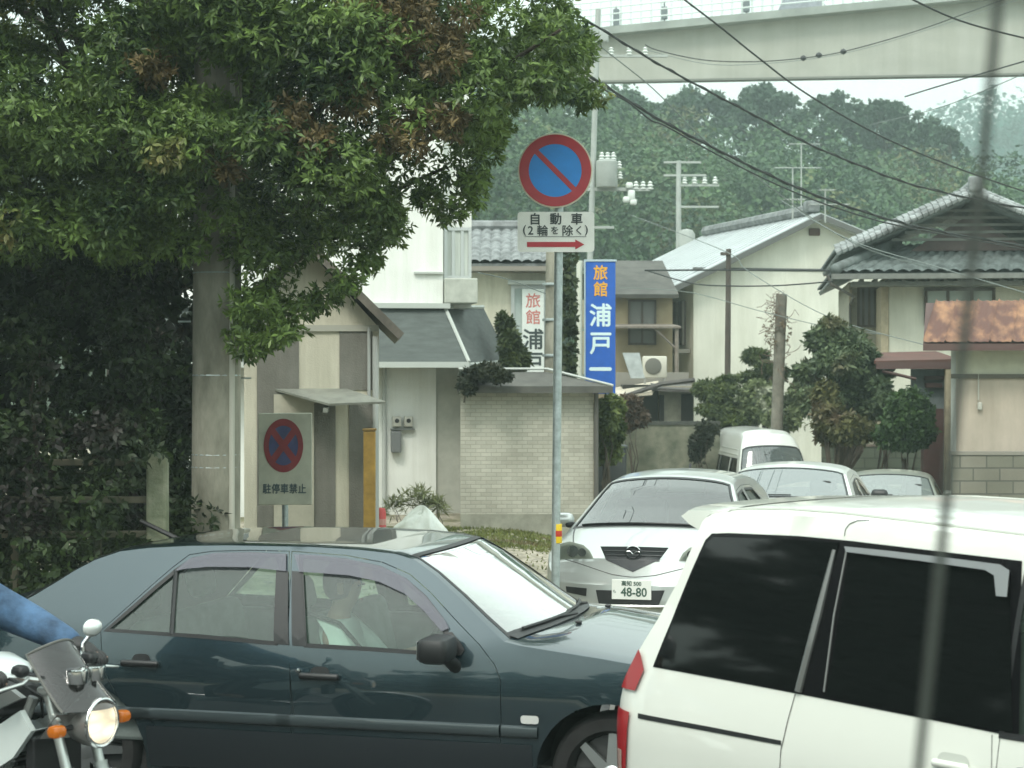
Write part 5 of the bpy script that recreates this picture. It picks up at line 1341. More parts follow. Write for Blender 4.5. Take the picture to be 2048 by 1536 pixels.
# drooping sprays on the outline
for px, py, r in ((1120, 120, .16), (1170, 195, .14), (1190, 205, .10), (1130, 175, .13), (1000, 265, .13), (985, 315, .12), (940, 400, .12), (900, 425, .12), (870, 405, .12), (850, 390, .10), (960, 360, .12), (770, 400, .10), (775, 480, .12), (740, 520, .14), (700, 560, .12), (650, 600, .12), (560, 665, .11), (500, 700, .12), (775, 430, .09), (1090, 190, .13), (1030, 190, .15), (620, 620, .10), (1150, 100, .15), (1110, 30, .16), (690, 585, .09), (520, 690, .1)):
    for k in range(3):
        x, y, z = loc(px + g.uniform(-18, 10), py + g.uniform(-16, 8), 14.8 + .6 * g.random()); bl.append((x, y, z, r, r, r * .7))
crown = leaves('crown', bl, 70000, .064, LEAF, tl, whorl=7, asp=.30, shell=.45, seed=2, droop=.28, up=.35)
bb = []
for px, py, w_, h_, k_ in ((800, 40, 70, 60, 16), (850, 95, 45, 35, 8), (590, 240, 35, 30, 6), (640, 285, 22, 22, 4), (720, 205, 35, 30, 6), (860, 235, 40, 20, 6), (780, 285, 30, 20, 4), (450, 330, 25, 18, 3), (310, 130, 40, 16, 3)):
    for j in range(k_):
        x, y, z = loc(px + g.gauss(0, w_ * .6), py + g.gauss(0, h_ * .6), 14.05 + .4 * g.random()); bb.append((x, y, z, .13, .13, .09))
o = leaves('browning_spray', bb, 1500, .062, leafmat('browning leaves', (.055, .045, .02), (.24, .18, .075), lowscale=1.5), tl, whorl=7, asp=.3, shell=.3, seed=12, droop=.28, up=.35); o['label'] = 'yellow brown withering leaf sprays'
m_ = MB()
tr0 = [(0, .2, -.3), (.05, .2, 1.5), (.1, .1, 3.0), (.2, 0, 4.6), (.3, 0, 6.2)]
m_.tube(tr0, [.38, .30, .25, .20, .12], 14)
tips = [bl[i][:3] for i in range(0, 600, 14)]
for i, tp_ in enumerate(tips): branchy(m_, (.1 + .02 * (i % 5), .1, 2.4 + (i % 7) * .45), [tp_], .07, 100 + i, 6)
obj('trunk', m_, BARK, tl, True)

# hedge and climbers under the crown, round the fence
bl = []
for i in range(330):
    px = g.uniform(-650, 385); py = g.uniform(480, 1250); Y = (15.4 if px < 340 else 16.2) + 2.2 * g.random()
    if py > 1060: Y = 14.9 + 1.0 * g.random()
    if g.random() < .12 and px < 300: Y = 14.35; py = max(py, 880)
    q = P(px, py, Y)
    if q.z < -.1: continue
    r = g.uniform(.16, .36); bl.append((q.x, q.y, q.z, r, r, r * .8))
for i in range(60):   # band between the post and the pole
    px = g.uniform(335, 392); py = g.uniform(700, 1080); q = P(px, py, 15.9 + g.random() * .6); bl.append((q.x, q.y, q.z, .13, .13, .16))
th = thing('hedge', 'dark overgrown hedge of ivy and shrubs behind the concrete fence', 'hedge', (-3.6, 15.8, gz(-3.6, 15.8)))
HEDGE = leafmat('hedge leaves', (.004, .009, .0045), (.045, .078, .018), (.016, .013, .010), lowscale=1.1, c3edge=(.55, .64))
L_ = [(a - th.location.x, b_ - th.location.y, c - th.location.z, d, e, f) for a, b_, c, d, e, f in bl]
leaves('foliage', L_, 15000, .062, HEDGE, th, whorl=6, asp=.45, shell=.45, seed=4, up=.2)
m_ = MB()
for k in range(9):
    x = -3.2 + k * .45 - 1.2; branchy(m_, (x, .6, 0), [(x + g.uniform(-.5, .5), .5, g.uniform(1.6, 3))], .04, k, 6)
# dense dark core of twigs so that the hedge is opaque
obj('stem', m_, BARK, th)
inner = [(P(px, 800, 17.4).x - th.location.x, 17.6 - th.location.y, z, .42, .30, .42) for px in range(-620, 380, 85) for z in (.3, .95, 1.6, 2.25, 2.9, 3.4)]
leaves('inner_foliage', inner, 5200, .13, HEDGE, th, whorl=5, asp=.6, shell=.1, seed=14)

# ------------------------------------------------------------------ garden plants in the middle distance
def plant(name, label, cat, px, Y, blobs, n, size, m, trunk=None, z=None, seed=1, group=None, asp=.4, whorl=5, shell=.32, up=.4, br=True):
    """blobs (px,py,rx_px,ry_px)"""
    x = P(px, 800, Y).x; zz = gz(x, Y) if z is None else z; t = thing(name, label, cat, (x, Y, zz), 0, group)
    g = random.Random(seed); B = []; s = Y / F
    for bx, by, rx, ry in blobs:
        q = P(bx, by, Y); B.append((q.x - x, g.uniform(-.3, .3), q.z - zz, rx * s, rx * s * .8, ry * s))
    leaves('crown' if cat == 'tree' else 'foliage', B, int(n * .85), size * 1.1, m, t, whorl=whorl, asp=asp, shell=shell, seed=seed, up=up)
    mb = MB(); r = trunk or .05
    top_z = max(b[2] for b in B)
    mb.tube([(0, 0, -.2), (.05, 0, top_z * .35), (-.03, 0, top_z * .7)], [r, r * .8, r * .5], 8)
    for b_ in (B if br else []): branchy(mb, (0, 0, top_z * .3), [(b_[0], b_[1], b_[2])], r * .5, seed, 5)
    obj('trunk' if cat == 'tree' else 'stem', mb, BARK, t, True)
    return t
PINE = leafmat('pine', (.020, .040, .012), (.13, .17, .045), lowscale=1.2)
PINEB = leafmat('blue green', (.022, .045, .026), (.14, .19, .085), (.13, .12, .06), lowscale=.9)
OLIVE = leafmat('olive shrub', (.04, .042, .016), (.17, .17, .06), (.15, .11, .07), lowscale=1.3)
PALE = leafmat('pale flowering shrub', (.08, .11, .04), (.30, .36, .18), (.55, .58, .46), lowscale=3.0)
ROUND = leafmat('round bush', (.010, .030, .010), (.075, .14, .035), lowscale=1.5)
plant('cloud_pine', 'clipped pine with flat rounded tiers left of the tall van', 'tree', 1440, 43.5, [(1440, 785, 42, 22), (1410, 780, 25, 16), (1475, 800, 26, 18), (1430, 818, 38, 12), (1462, 840, 40, 12), (1455, 765, 25, 12)], 2600, .10, PINE, .09, seed=61, asp=.25, whorl=7)
plant('cloud_pine', 'taller leaning pine with small tufts left of the vine post', 'tree', 1530, 43.8, [(1513, 712, 25, 13), (1532, 738, 22, 12), (1505, 755, 26, 9), (1548, 757, 20, 9), (1560, 745, 14, 10)], 1300, .10, PINE, .07, seed=62, asp=.25, whorl=7)
plant('flowering_shrub', 'pale flowering shrub between the two trimmed pines and the vine post', 'shrub', 1520, 43.2, [(1515, 790, 30, 30), (1540, 820, 30, 30), (1500, 825, 25, 25), (1590, 810, 26, 28), (1575, 840, 25, 20), (1600, 780, 16, 16)], 2300, .10, PALE, .04, seed=63, asp=.5)
plant('garden_tree', 'loose blue green garden tree in front of the tiled house', 'tree', 1690, 33.5, [(1665, 655, 26, 20), (1650, 680, 35, 25), (1700, 690, 38, 28), (1735, 720, 30, 20), (1670, 725, 50, 28), (1620, 745, 28, 22), (1720, 755, 42, 22), (1690, 790, 60, 26), (1745, 775, 30, 16), (1640, 800, 45, 28), (1700, 830, 55, 28), (1676, 850, 38, 28), (1745, 815, 30, 16)], 4400, .11, PINEB, .11, seed=64, asp=.35)
plant('olive_shrub', 'brownish olive shrub at the foot of the garden tree', 'shrub', 1660, 32.6, [(1655, 830, 30, 30), (1690, 855, 40, 25), (1660, 865, 25, 22), (1720, 865, 35, 18), (1650, 790, 22, 26)], 2600, .09, OLIVE, .04, seed=65)
plant('round_bush', 'rounded dark green bush beside the maroon door', 'shrub', 1812, 32.0, [(1812, 835, 44, 52), (1800, 870, 45, 26), (1835, 865, 26, 24)], 3600, .08, ROUND, .06, seed=66, asp=.5, shell=.72)
plant('leafy_shrub', 'yellow green shrub against the right end of the pale brick building', 'shrub', 1215, 29.6, [(1208, 830, 22, 32), (1222, 862, 24, 30), (1200, 885, 22, 26), (1228, 815, 16, 18), (1215, 905, 26, 20)], 2300, .09, leafmat('yellow green', (.035, .06, .015), (.17, .21, .05), lowscale=1.5), .04, seed=67, asp=.5)
plant('red_shrub', 'reddish brown shrub under the lean-to roof', 'shrub', 1262, 41.5, [(1262, 810, 22, 20), (1250, 840, 28, 20), (1280, 835, 18, 16)], 1200, .09, leafmat('red shrub', (.05, .03, .02), (.14, .09, .05), lowscale=1.5), .04, seed=68, asp=.5)
plant('nandina_shrub', 'upright pointed shrub rising over the dark awning beside the inn board', 'shrub', 1025, 32.5, [(1012, 655, 14, 22), (1020, 690, 18, 26), (1030, 720, 24, 22), (1005, 640, 8, 12)], 1500, .09, leafmat('nandina', (.025, .045, .015), (.10, .13, .035), lowscale=1.8), .03, seed=69, asp=.4)
plant('drooping_shrub', 'black green shrub hanging over the left roof corner of the brick building', 'shrub', 928, 28.0, [(950, 752, 28, 14), (975, 742, 26, 12), (935, 770, 16, 14), (1000, 752, 20, 9)], 1300, .07, leafmat('dark shrub', (.008, .012, .006), (.035, .042, .016)), .012, z=2.0, seed=70, asp=.5, br=False)
plant('climbing_shrub', 'dark shrub on the lichen grey wall beside the tall van', 'shrub', 1400, 41.8, [(1408, 870, 16, 28), (1395, 895, 14, 30), (1420, 860, 14, 10)], 900, .08, leafmat('dark shrub', (.008, .012, .006), (.035, .042, .016)), .03, seed=71, asp=.5)
plant('cloud_pine', 'small dark tufted pine between garden tree and round bush', 'tree', 1770, 33, [(1770, 800, 24, 14), (1760, 770, 20, 12), (1775, 745, 16, 10), (1780, 835, 20, 14)], 1000, .09, PINEB, .05, seed=72)
# weeds by the white building
WEED = leafmat('weeds', (.07, .08, .03), (.28, .31, .13), (.38, .33, .20), lowscale=2)
g = random.Random(9)
for i, (px, py, h, lab) in enumerate(((795, 1008, 26, 'ragged weed clump nearest the yellow post'), (828, 1000, 34, 'broad weed clump at the middle of the white wall'), (852, 995, 30, 'tall thin weed against the white wall corner'), (878, 1015, 26, 'low weed clump right of the white wall corner'))):
    plant('weed_clump', lab, 'weed', px, 27.5, [(px + g.uniform(-12, 12), py + g.uniform(-h * .5, h * .6), 16, h * .4) for k in range(4)], 50, .13, WEED, .006, seed=80 + i, group='weeds by the white wall', asp=.12, whorl=5, shell=.0, up=1.2)

# grass ----------------------------------------------------------
def grass(name, label, areas, n, h, m, seed=1):
    g = np.random.default_rng(seed); pts = []
    w_ = np.array([(a[1] - a[0]) * (a[3] - a[2]) * (a[4] if len(a) > 4 else 1) for a in areas]); pk = g.choice(len(areas), n, p=w_ / w_.sum()); A = np.array([a[:4] for a in areas])[pk]
    x = A[:, 0] + (A[:, 1] - A[:, 0]) * g.random(n); y = A[:, 2] + (A[:, 3] - A[:, 2]) * g.random(n)
    # clumping
    keep = (np.sin(x * 5.1 + np.sin(y * 3.7) * 2) + np.sin(y * 4.3 + np.sin(x * 2.9) * 2) + g.normal(size=n) * .8) > -.6
    x, y = x[keep], y[keep]; N = len(x); z = np.array([gz(a, b) for a, b in zip(x, y)])
    hh = h * (.4 + .9 * g.random(N)); a = g.random(N) * 6.283; wd = .012 + .008 * g.random(N); lx, ly = g.normal(size=N) * .4 * hh, g.normal(size=N) * .4 * hh
    V = np.stack([np.stack([x - wd * np.cos(a), y - wd * np.sin(a), z], 1), np.stack([x + wd * np.cos(a), y + wd * np.sin(a), z], 1), np.stack([x + lx, y + ly, z + hh], 1)], 1).reshape(-1, 3)
    i = np.arange(N)[:, None] * 3
    o = fast_mesh(name, V, np.concatenate([i, i + 1, i + 2], 1), m); tag(o, label, 'grass', kind='stuff'); return o
GRASS = leafmat('grass', (.06, .075, .02), (.22, .25, .07), (.17, .14, .07), lowscale=1.2)
grass('grass', 'short grass growing along the walls and round the sign pole', [(-3.0, 1.6, 25.2, 28.2, 1.0), (-.2, 3.2, 14.4, 15.8, 1.4), (-5, 4, 12.9, 14.0, .9), (-1.5, 4, 15.8, 25.2, .04)], 40000, .045, GRASS, 6)
# stones and litter on the gravel
g = random.Random(31); m_ = MB()
for k in range(900):
    y = 14.5 + 13 * g.random() ** .8; x = g.uniform(-3.2, 3.0) ; r = g.uniform(.012, .045)
    m_.lathe([(.001, -.3 * r), (r, 0), (r * .7, r * .5), (.001, r * .7)], 6, c=(x, y, gz(x, y)), sx=g.uniform(.7, 1.3), sy=g.uniform(.6, 1.2))
o = obj('gravel_stones', m_, mat('stones', (.34, .32, .27), .9, var=.4, vscale=2), None); tag(o, 'loose stones scattered over the gravel lot', 'gravel', kind='stuff')

# unseen bank of leaves added behind and left of the camera for dark reflections
bl = []
g = random.Random(77)
for i in range(150):
    x = g.uniform(-26, 26); z = g.uniform(.2, 4.2) * (.8 + .25 * math.sin(x * .5)); y = -9 - g.random() * 3; r = g.uniform(.8, 1.5)
    bl.append((x, y, z, r, r, r))
for i in range(230):
    y = g.uniform(-9, 12); z = g.uniform(.2, 13); r = g.uniform(1.0, 1.8); bl.append((-24 - g.random() * 3, y, z, r, r, r))
o = leaves('reflection_woodland', bl, 20000, .5, leafmat('bank leaves', (.006, .014, .008), (.03, .045, .018), lowscale=.4), whorl=4, asp=.7, shell=.4, seed=90); tag(o, 'unseen bank of dark shrubs added for dark reflections in paint and glass', 'woodland', kind='stuff')
# ================================================================== VEHICLES
def tr(car, pts, sg=-1): return [car.st(px, py, sg) for px, py in pts]
GL_CLEAR = glass('clear side glass', (.66, .80, .72), refl=1.3, opaque=.07, ocol=(.42, .60, .50))  # flat green tint paints a milky reflection into the glass
GL_SHIELD = glass('windscreen glass', (.35, .42, .40), refl=3.2, opaque=.15, ocol=(.6, .66, .62))  # pale flat tint paints reflected sky into the windscreen
GL_DARK = glass('privacy glass', (.030, .035, .034), refl=.55)
GL_VISOR = glass('smoked visor', (.25, .25, .28), refl=1.5, opaque=.35, ocol=(.13, .13, .19))
GL_LAMP = glass('lamp glass', (.85, .88, .86), refl=1.2)

# ---------------- dark sedan in front
fr = Frame(-.651, 10.48, 0.0, R(-15))
NAVY = mat('dark blue green paint', (.027, .050, .060), .24, .65, coat=1.0); NAVY.node_tree.nodes['Principled BSDF'].inputs['Coat IOR'].default_value = 1.62
sed = Car(fr, 1.72, [], [(2.12, .70), (2.20, .58), (2.24, .45), (2.22, .28), (2.18, .22)], [(-2.22, .93), (-2.30, .75), (-2.30, .55), (-2.28, .35), (-2.24, .24)], .93, kt=.40, kb=.06, plan=(.55, .16, .5, .14), bulge=.10, sill=.23, edge=.012)
roofpx = [(40, 1206), (70, 1190), (110, 1166), (150, 1141), (190, 1120), (240, 1103), (300, 1096), (380, 1092), (450, 1091), (620, 1094), (720, 1100), (790, 1108), (830, 1120), (870, 1150), (920, 1197), (965, 1243), (1008, 1284)]
tp_ = tr(sed, roofpx)
xw = tp_[-1][0]; zw = tp_[-1][1]
print('sedan windshield base', tp_[-1], 'rear glass base', tp_[0], 'roof', tp_[8])
hood = tr(sed, [(1040, 1292), (1100, 1302), (1200, 1318), (1290, 1334)])
tail_x0 = tp_[0][0]
sed.top = [(-2.22, .93), (-2.0, .985), (tail_x0 - .12, tp_[0][1] - .02)] + tp_ + hood + [(hood[-1][0] + .35, hood[-1][1] - .035), (1.95, .80), (2.12, .70)]
sed.top = sorted(sed.top)
rx1 = [p for p in tp_][5][0]; fx0 = tr(sed, [(815, 1114)])[0][0]
sed.crown = [(-2.3, .02), (tail_x0 - .1, .03), (tail_x0 + .05, .025), (rx1, .0), (fx0, .0), (xw, .022), (xw + .2, .08), (1.8, .07), (2.2, .02)]
sed.bow = [(-2.3, 0), (-2.0, 0), (tail_x0 - .05, -.10), (rx1, -.02), (fx0, .03), (xw, .16), (xw + .5, .06), (1.9, .02), (2.2, 0)]
S_ = lambda pts: tr(sed, pts)
rear_glass = S_([(213, 1260), (262, 1218), (310, 1176), (352, 1141), (385, 1119), (430, 1110), (500, 1108), (570, 1112), (564, 1200), (551, 1287), (400, 1273)])
front_glass = S_([(602, 1113), (690, 1121), (760, 1136), (810, 1160), (850, 1195), (885, 1240), (893, 1262), (886, 1309), (750, 1299), (611, 1291), (606, 1200)])
rd_door = S_([(200, 1262), (255, 1213), (303, 1170), (345, 1134), (378, 1109), (425, 1102), (500, 1100), (579, 1102), (580, 1300), (583, 1420), (584, 1536), (584, 1600), (400, 1585), (370, 1560), (345, 1500), (300, 1440), (240, 1405), (205, 1340)])
ft_door = S_([(583, 1102), (690, 1110), (765, 1124), (820, 1148), (862, 1185), (910, 1238), (960, 1290), (990, 1330), (1001, 1360), (1003, 1440), (1003, 1536), (1002, 1622), (800, 1610), (588, 1600), (587, 1536), (586, 1420)])
doors = [dict(poly=rd_door, win=[rear_glass], glass=GL_CLEAR, handle=sed.st(282, 1322), seal=.010), dict(poly=ft_door, win=[front_glass], glass=GL_CLEAR, handle=sed.st(640, 1348), seal=.010)]
xwb = xw
tops = [('body', sed.top[0][0], tail_x0), ('rear_window', tail_x0, rx1), ('body', rx1, fx0), ('windshield', fx0, xwb), ('body', xwb, 2.12)]
fwx, fwz = sed.st(1222, 1568)
print('front wheel', fwx, fwz)
ts = build_car('sedan', 'dark blue green sedan with window visors crossing the foreground', 'car', sed, NAVY, wheels=(fwx - 2.79, fwx), wr=.31, ra=.365, glassm=GL_SHIELD, doors=doors, tops=tops, step=.06, spokes=8)
# extra parts on the doors
for d, vis, key in ((doors[0], S_([(352, 1141), (383, 1116), (428, 1106), (500, 1104), (574, 1108), (574, 1142), (500, 1134), (420, 1133), (375, 1137)]), 'r'), (doors[1], S_([(590, 1108), (640, 1110), (700, 1118), (765, 1133), (812, 1155), (855, 1194), (893, 1242), (900, 1256), (885, 1262), (850, 1222), (810, 1186), (760, 1163), (700, 1150), (600, 1143)]), 'f')):
    for sg in (-1, 1):
        m_ = MB(); panel(m_, vis, [], sed.smap(sg, .016), .06); w_ = obj('window_visor', m_, GL_VISOR, d['obj'][sg], True)
        m_ = MB(); x0 = min(p[0] for p in d['poly']); x1 = max(p[0] for p in d['poly'])
    # rubbing strip
tz = lambda x: .52 + 0 * x
for sg in (-1, 1):
    for x0, x1, par in ((-2.05, doors[0]['poly'][15][0], ts), (min(p[0] for p in rd_door) + .18, max(p[0] for p in rd_door) - .008, doors[0]['obj'][sg]), (min(p[0] for p in ft_door) + .012, max(p[0] for p in ft_door) - .01, doors[1]['obj'][sg]), (max(p[0] for p in ft_door) + .0, fwx - .35, ts)):
        if x1 - x0 < .05: continue
        V = []; N = 10; prof = [(-.0, .032), (.014, .026), (.018, .012), (.018, -.012), (.012, -.024), (0, -.03)]
        for k in range(N + 1):
            x = x0 + (x1 - x0) * k / N
            for l_, dz in prof: V.append((x, sg * (sed.side(x, tz(x) + dz) + l_), tz(x) + dz))
        m_ = MB(); n = len(prof); m_.add(V, [(k * n + j, k * n + j + 1, (k + 1) * n + j + 1, (k + 1) * n + j) for k in range(N) for j in range(n - 1)])
        obj('rubbing_strip', m_, mat('strip paint', (.045, .060, .065), .35, .3, coat=.6), par, True)
    # lower cladding
    m_ = MB()
    for x0, x1 in ((fwx - 2.79 + .38, fwx - .38),):
        pl = [(x0, .25), (x1, .25), (x1, .46), (x0, .46)]; panel(m_, pl, [], sed.smap(sg, .006), .12)
    obj('sill_cladding', m_, mat('cladding paint', (.016, .022, .027), .4, .2, coat=.5), ts, True)
    # side repeater
    c_ = sed.st(1060, 1440); m_ = MB(); panel(m_, roundpoly([(c_[0] - .045, c_[1] - .02), (c_[0] + .045, c_[1] - .02), (c_[0] + .045, c_[1] + .02), (c_[0] - .045, c_[1] + .02)], .016), [], sed.smap(sg, .008), .05)
    obj('side_indicator', m_, mat('clear lens', (.55, .56, .54), .2), ts, True)
    # mirror
    bx, bz = sed.st(905, 1312); yb = sg * (sed.side(bx, bz) - .01)
    m_ = MB(); m_.tube([(bx + .02, yb, bz - .06), (bx - .01, yb + sg * .06, bz - .01), (bx - .03, yb + sg * .10, bz + .02)], [.035, .03, .03], 10)
    m_.bbox((bx - .035, yb + sg * .15, bz + .05), (.15, .23, .125), bev=.034)
    mi = obj('side_mirror', m_, BLACK, ts, True)
    m_ = MB(); m_.bbox((bx - .112, yb + sg * .15, bz + .05), (.004, .17, .09), bev=.002); obj('mirror_glass', m_, CHROME, mi)
    # black triangle at mirror foot, B pillar blackout, quarter divider
    m_ = MB(); panel(m_, S_([(886, 1309), (893, 1264), (905, 1264), (922, 1285), (930, 1300), (922, 1311)]) , [], sed.smap(sg, .009), .05); obj('mirror_foot', m_, BLACK, doors[1]['obj'][sg])
    m_ = MB(); panel(m_, S_([(553, 1140), (577, 1142), (578, 1290), (548, 1288)]), [], sed.smap(sg, .007), .06); obj('pillar_trim', m_, BLACK, doors[0]['obj'][sg])
    m_ = MB(); panel(m_, S_([(584, 1142), (602, 1143), (614, 1293), (585, 1291)]), [], sed.smap(sg, .007), .06); obj('pillar_trim', m_, BLACK, doors[1]['obj'][sg])
    m_ = MB(); a, b2 = sed.st(351, 1140), sed.st(342, 1270); m_.tube([(a[0], sg * (sed.side(*a) - .004), a[1]), (b2[0], sg * (sed.side(*b2) - .004), b2[1])], .013, 6); obj('window_divider', m_, BLACK, doors[0]['obj'][sg])
# key lock and chrome dot
c_ = sed.st(597, 1341); m_ = MB(); m_.lathe([(.001, 0), (.011, 0), (.011, .012), (.001, .014)], 12, c=(c_[0], -(sed.side(*c_) + .004), c_[1]), axis='y'); obj('door_lock', m_, CHROME, doors[1]['obj'][-1])
# wipers, cowl, lamps, grille, bumper, plate
m_ = MB(); T = sed.tmap(.0)
V = [T(xw + dx, v / 14) for dx in (-.01, .035) for v in range(-13, 14)]; V = [(a, b_, c + .006) for a, b_, c in V]; n = 27
m_.add(V, [(i, i + 1, n + i + 1, n + i) for i in range(n - 1)]); cw = obj('cowl', m_, BLACK, ts)
m_ = MB()
for v0, v1, dx in ((-.78, .0, -.015), (-.05, .72, -.02)):
    pts = [Vector(T(xw + dx + .03 * math.sin(k / 6 * 3.14) * 0, v0 + (v1 - v0) * k / 6)) + Vector((0, 0, .014)) for k in range(7)]; m_.tube(pts, .008, 6)
    a = Vector(T(xw + .02, v1)) + Vector((0, 0, .012)); m_.tube([a, pts[4]], .008, 6)
obj('wiper', m_, BLACK, cw)
m_ = MB()
for v in (-.45, .35): a = T(xw + .17, v); m_.bbox((a[0], a[1], a[2] + .008), (.03, .035, .015), bev=.006)
obj('washer_nozzle', m_, BLACK, ts)
for sg in (-1, 1):
    m_ = MB(); panel(m_, [(sg * .55, .52), (sg * .92, .52), (sg * .92, .67), (sg * .55, .69)], [], sed.fmap(.008), .06); obj('headlight', m_, mat('clear lens', (.55, .56, .54)), ts, True)
    m_ = MB(); panel(m_, [(sg * .55, .62), (sg * .97, .60), (sg * .97, .80), (sg * .55, .80)], [], sed.rmap(.008), .06); obj('tail_light', m_, mat('tail red', (.25, .01, .012), .2, coat=1), ts, True)
m_ = MB(); panel(m_, [(-.38, .52), (.38, .52), (.42, .70), (-.42, .70)], [], sed.fmap(.010), .08); obj('grille', m_, BLACK, ts, True)
m_ = MB(); m_.tube([(sed.xn(.4) + .11 - .3 * abs(k / 8) ** 3, .80 * k / 8, .40) for k in range(-8, 9)], .05, 8); obj('front_bumper', m_, NAVY, ts, True)
m_ = MB(); m_.tube([(sed.xt(.4) - .10 + .3 * abs(k / 8) ** 3, .80 * k / 8, .42) for k in range(-8, 9)], .06, 8); obj('rear_bumper', m_, NAVY, ts, True)
# cabin
GREYIN = mat('grey seat cloth', (.16, .19, .18), .9, var=.2, vscale=12)
seat(ts, .05, -.36, .36, col=GREYIN, h=.56); seat(ts, .05, .36, .36, col=GREYIN, h=.56); seat(ts, -.85, 0, .36, w=1.25, col=GREYIN, h=.52, bench=True)
m_ = MB(); m_.bbox((xw - .12, 0, zw - .20), (.45, 1.35, .26), bev=.08); db = obj('dashboard', m_, DARKIN, ts, True)
m_ = MB(); m_.lathe([(.175 + .014 * math.cos(R(a)), .014 * math.sin(R(a))) for a in range(0, 361, 40)], 28, axis='x'); m_.bbox((0, 0, 0), (.03, .33, .03), bev=.01); m_.bbox((.01, 0, 0), (.05, .12, .10), bev=.03)
sw = obj('steering_wheel', m_, BLACK, ts, True); sw.location = (xw - .48, -.36, .86); sw.rotation_euler = (0, R(24), 0)
m_ = MB(); zz = .80
for sg in (-1, 1): m_.bbox((-.2, sg * .79, .62), (2.2, .05, .50), bev=.02)
obj('door_lining', m_, GREYIN, ts)

# driver: sits in the right hand seat
SKIN = mat('skin', (.42, .26, .19), .6); SHIRT = mat('white shirt', (.80, .86, .86), .8, var=.06); HAIR = mat('black hair', (.015, .013, .012), .6); TROUS = mat('dark trousers', (.02, .022, .03), .85)
def face_features(root, hc, r, parent, yaw=0):
    f = Matrix.Rotation(yaw, 3, 'Z'); 
    m_ = MB()
    for s_ in (-1, 1):
        m_.bbox(tuple(Vector(hc) + f @ Vector((r * .88, s_ * .032, .012))), (.014, .026, .010), bev=.004)
    obj('eye', m_, BLACK, root, True)
    m_ = MB(); m_.bbox(tuple(Vector(hc) + f @ Vector((r * .86, 0, -.062))), (.012, .045, .010), bev=.004); obj('mouth', m_, mat('lip', (.35, .14, .12), .6), root, True)
sx_, sy_, sz_ = -.02, -.36, .475
dr = thing('person', 'driver in a white shirt seated behind the wheel of the dark sedan', 'person', fr.w((sx_ - .06, sy_, sz_)), fr.th)
nd = {'pelvis': (0, 0, 0, .15, .13), 'waist': (-.04, 0, .18, .135, .11), 'chest': (-.09, 0, .36, .16, .12), 'neck0': (-.09, 0, .49, .075), 'neck': (-.075, 0, .545, .052), 'head0': (-.05, 0, .60, .068), 'head': (-.045, 0, .665, .088), 'head2': (-.05, 0, .73, .075),
      'nose0': (.03, 0, .655, .018),
      'ls': (-.09, .165, .45, .065), 'le': (.10, .23, .25, .046), 'lw': (.33, .12, .33, .030), 'rs': (-.09, -.165, .45, .065), 're': (.10, -.23, .25, .046), 'rw': (.33, -.12, .33, .030),
      'lh': (.08, .10, -.02, .10), 'lk': (.46, .12, .05, .065), 'la': (.62, .12, -.30, .045), 'lf': (.74, .12, -.33, .035), 'rh': (.08, -.10, -.02, .10), 'rk': (.46, -.12, .05, .065), 'ra': (.62, -.12, -.30, .045), 'rf': (.74, -.12, -.33, .035)}
ed = [('pelvis', 'waist'), ('waist', 'chest'), ('chest', 'neck0'), ('neck0', 'neck'), ('neck', 'head0'), ('head0', 'head'), ('head', 'head2'), ('head', 'nose0'), ('chest', 'ls'), ('ls', 'le'), ('le', 'lw'), ('chest', 'rs'), ('rs', 're'), ('re', 'rw'), ('pelvis', 'lh'), ('lh', 'lk'), ('lk', 'la'), ('la', 'lf'), ('pelvis', 'rh'), ('rh', 'rk'), ('rk', 'ra'), ('ra', 'rf')]
chain_hand(nd, ed, 'lw', (.40, .12, .35), (1, 0, .1), (0, -.6, -.8), None, (0, .3, 1), root='lhand'); chain_hand(nd, ed, 'rw', (.40, -.12, .35), (1, 0, .1), (0, .6, -.8), None, (0, -.3, 1), root='rhand')
skin_body('body', nd, ed, SKIN, dr)
nd2 = {k: (v[0], v[1], v[2], v[3] * 1.13 + .004, (v[4] if len(v) > 4 else v[3]) * 1.13 + .004) for k, v in nd.items() if k in ('waist', 'chest', 'neck0', 'ls', 'le', 'rs', 're')}
nd2['lm'] = (.16, .20, .28, .052); nd2['rm'] = (.16, -.20, .28, .052)
skin_body('shirt', {'chest': nd2['chest'], **{k: v for k, v in nd2.items() if k != 'chest'}}, [('waist', 'chest'), ('chest', 'neck0'), ('chest', 'ls'), ('ls', 'le'), ('chest', 'rs'), ('rs', 're'), ('le', 'lm'), ('re', 'rm')], SHIRT, dr)
skin_body('trousers', {k: (*nd[k][:3], nd[k][3] * 1.1 + .006) for k in ('pelvis', 'lh', 'lk', 'la', 'rh', 'rk', 'ra')}, [('pelvis', 'lh'), ('lh', 'lk'), ('lk', 'la'), ('pelvis', 'rh'), ('rh', 'rk'), ('rk', 'ra')], TROUS, dr)
m_ = MB(); m_.lathe([(.001, .115), (.05, .105), (.085, .07), (.098, .02), (.096, -.03), (.082, -.07), (.06, -.09)], 20, c=(-.072, 0, .69)); obj('hair', m_, HAIR, dr, True)
face_features(dr, (-.045, 0, .665), .095, dr)
m_ = MB()
for s_ in (-1, 1): m_.bbox((-.045, s_ * .090, .665), (.035, .018, .06), bev=.008)
obj('ear', m_, SKIN, dr, True)
m_ = MB(); m_.slab([(-.10, -.19, .50), (-.06, -.16, .51), (.04, .12, .10), (.0, .12, .08)], .006); m_.tube([(-.16, -.24, .55), (-.02, -.18, .50), (.05, -.02, .34), (.06, .14, .10)], .012, 6); obj('seat_belt', m_, BLACK, dr)

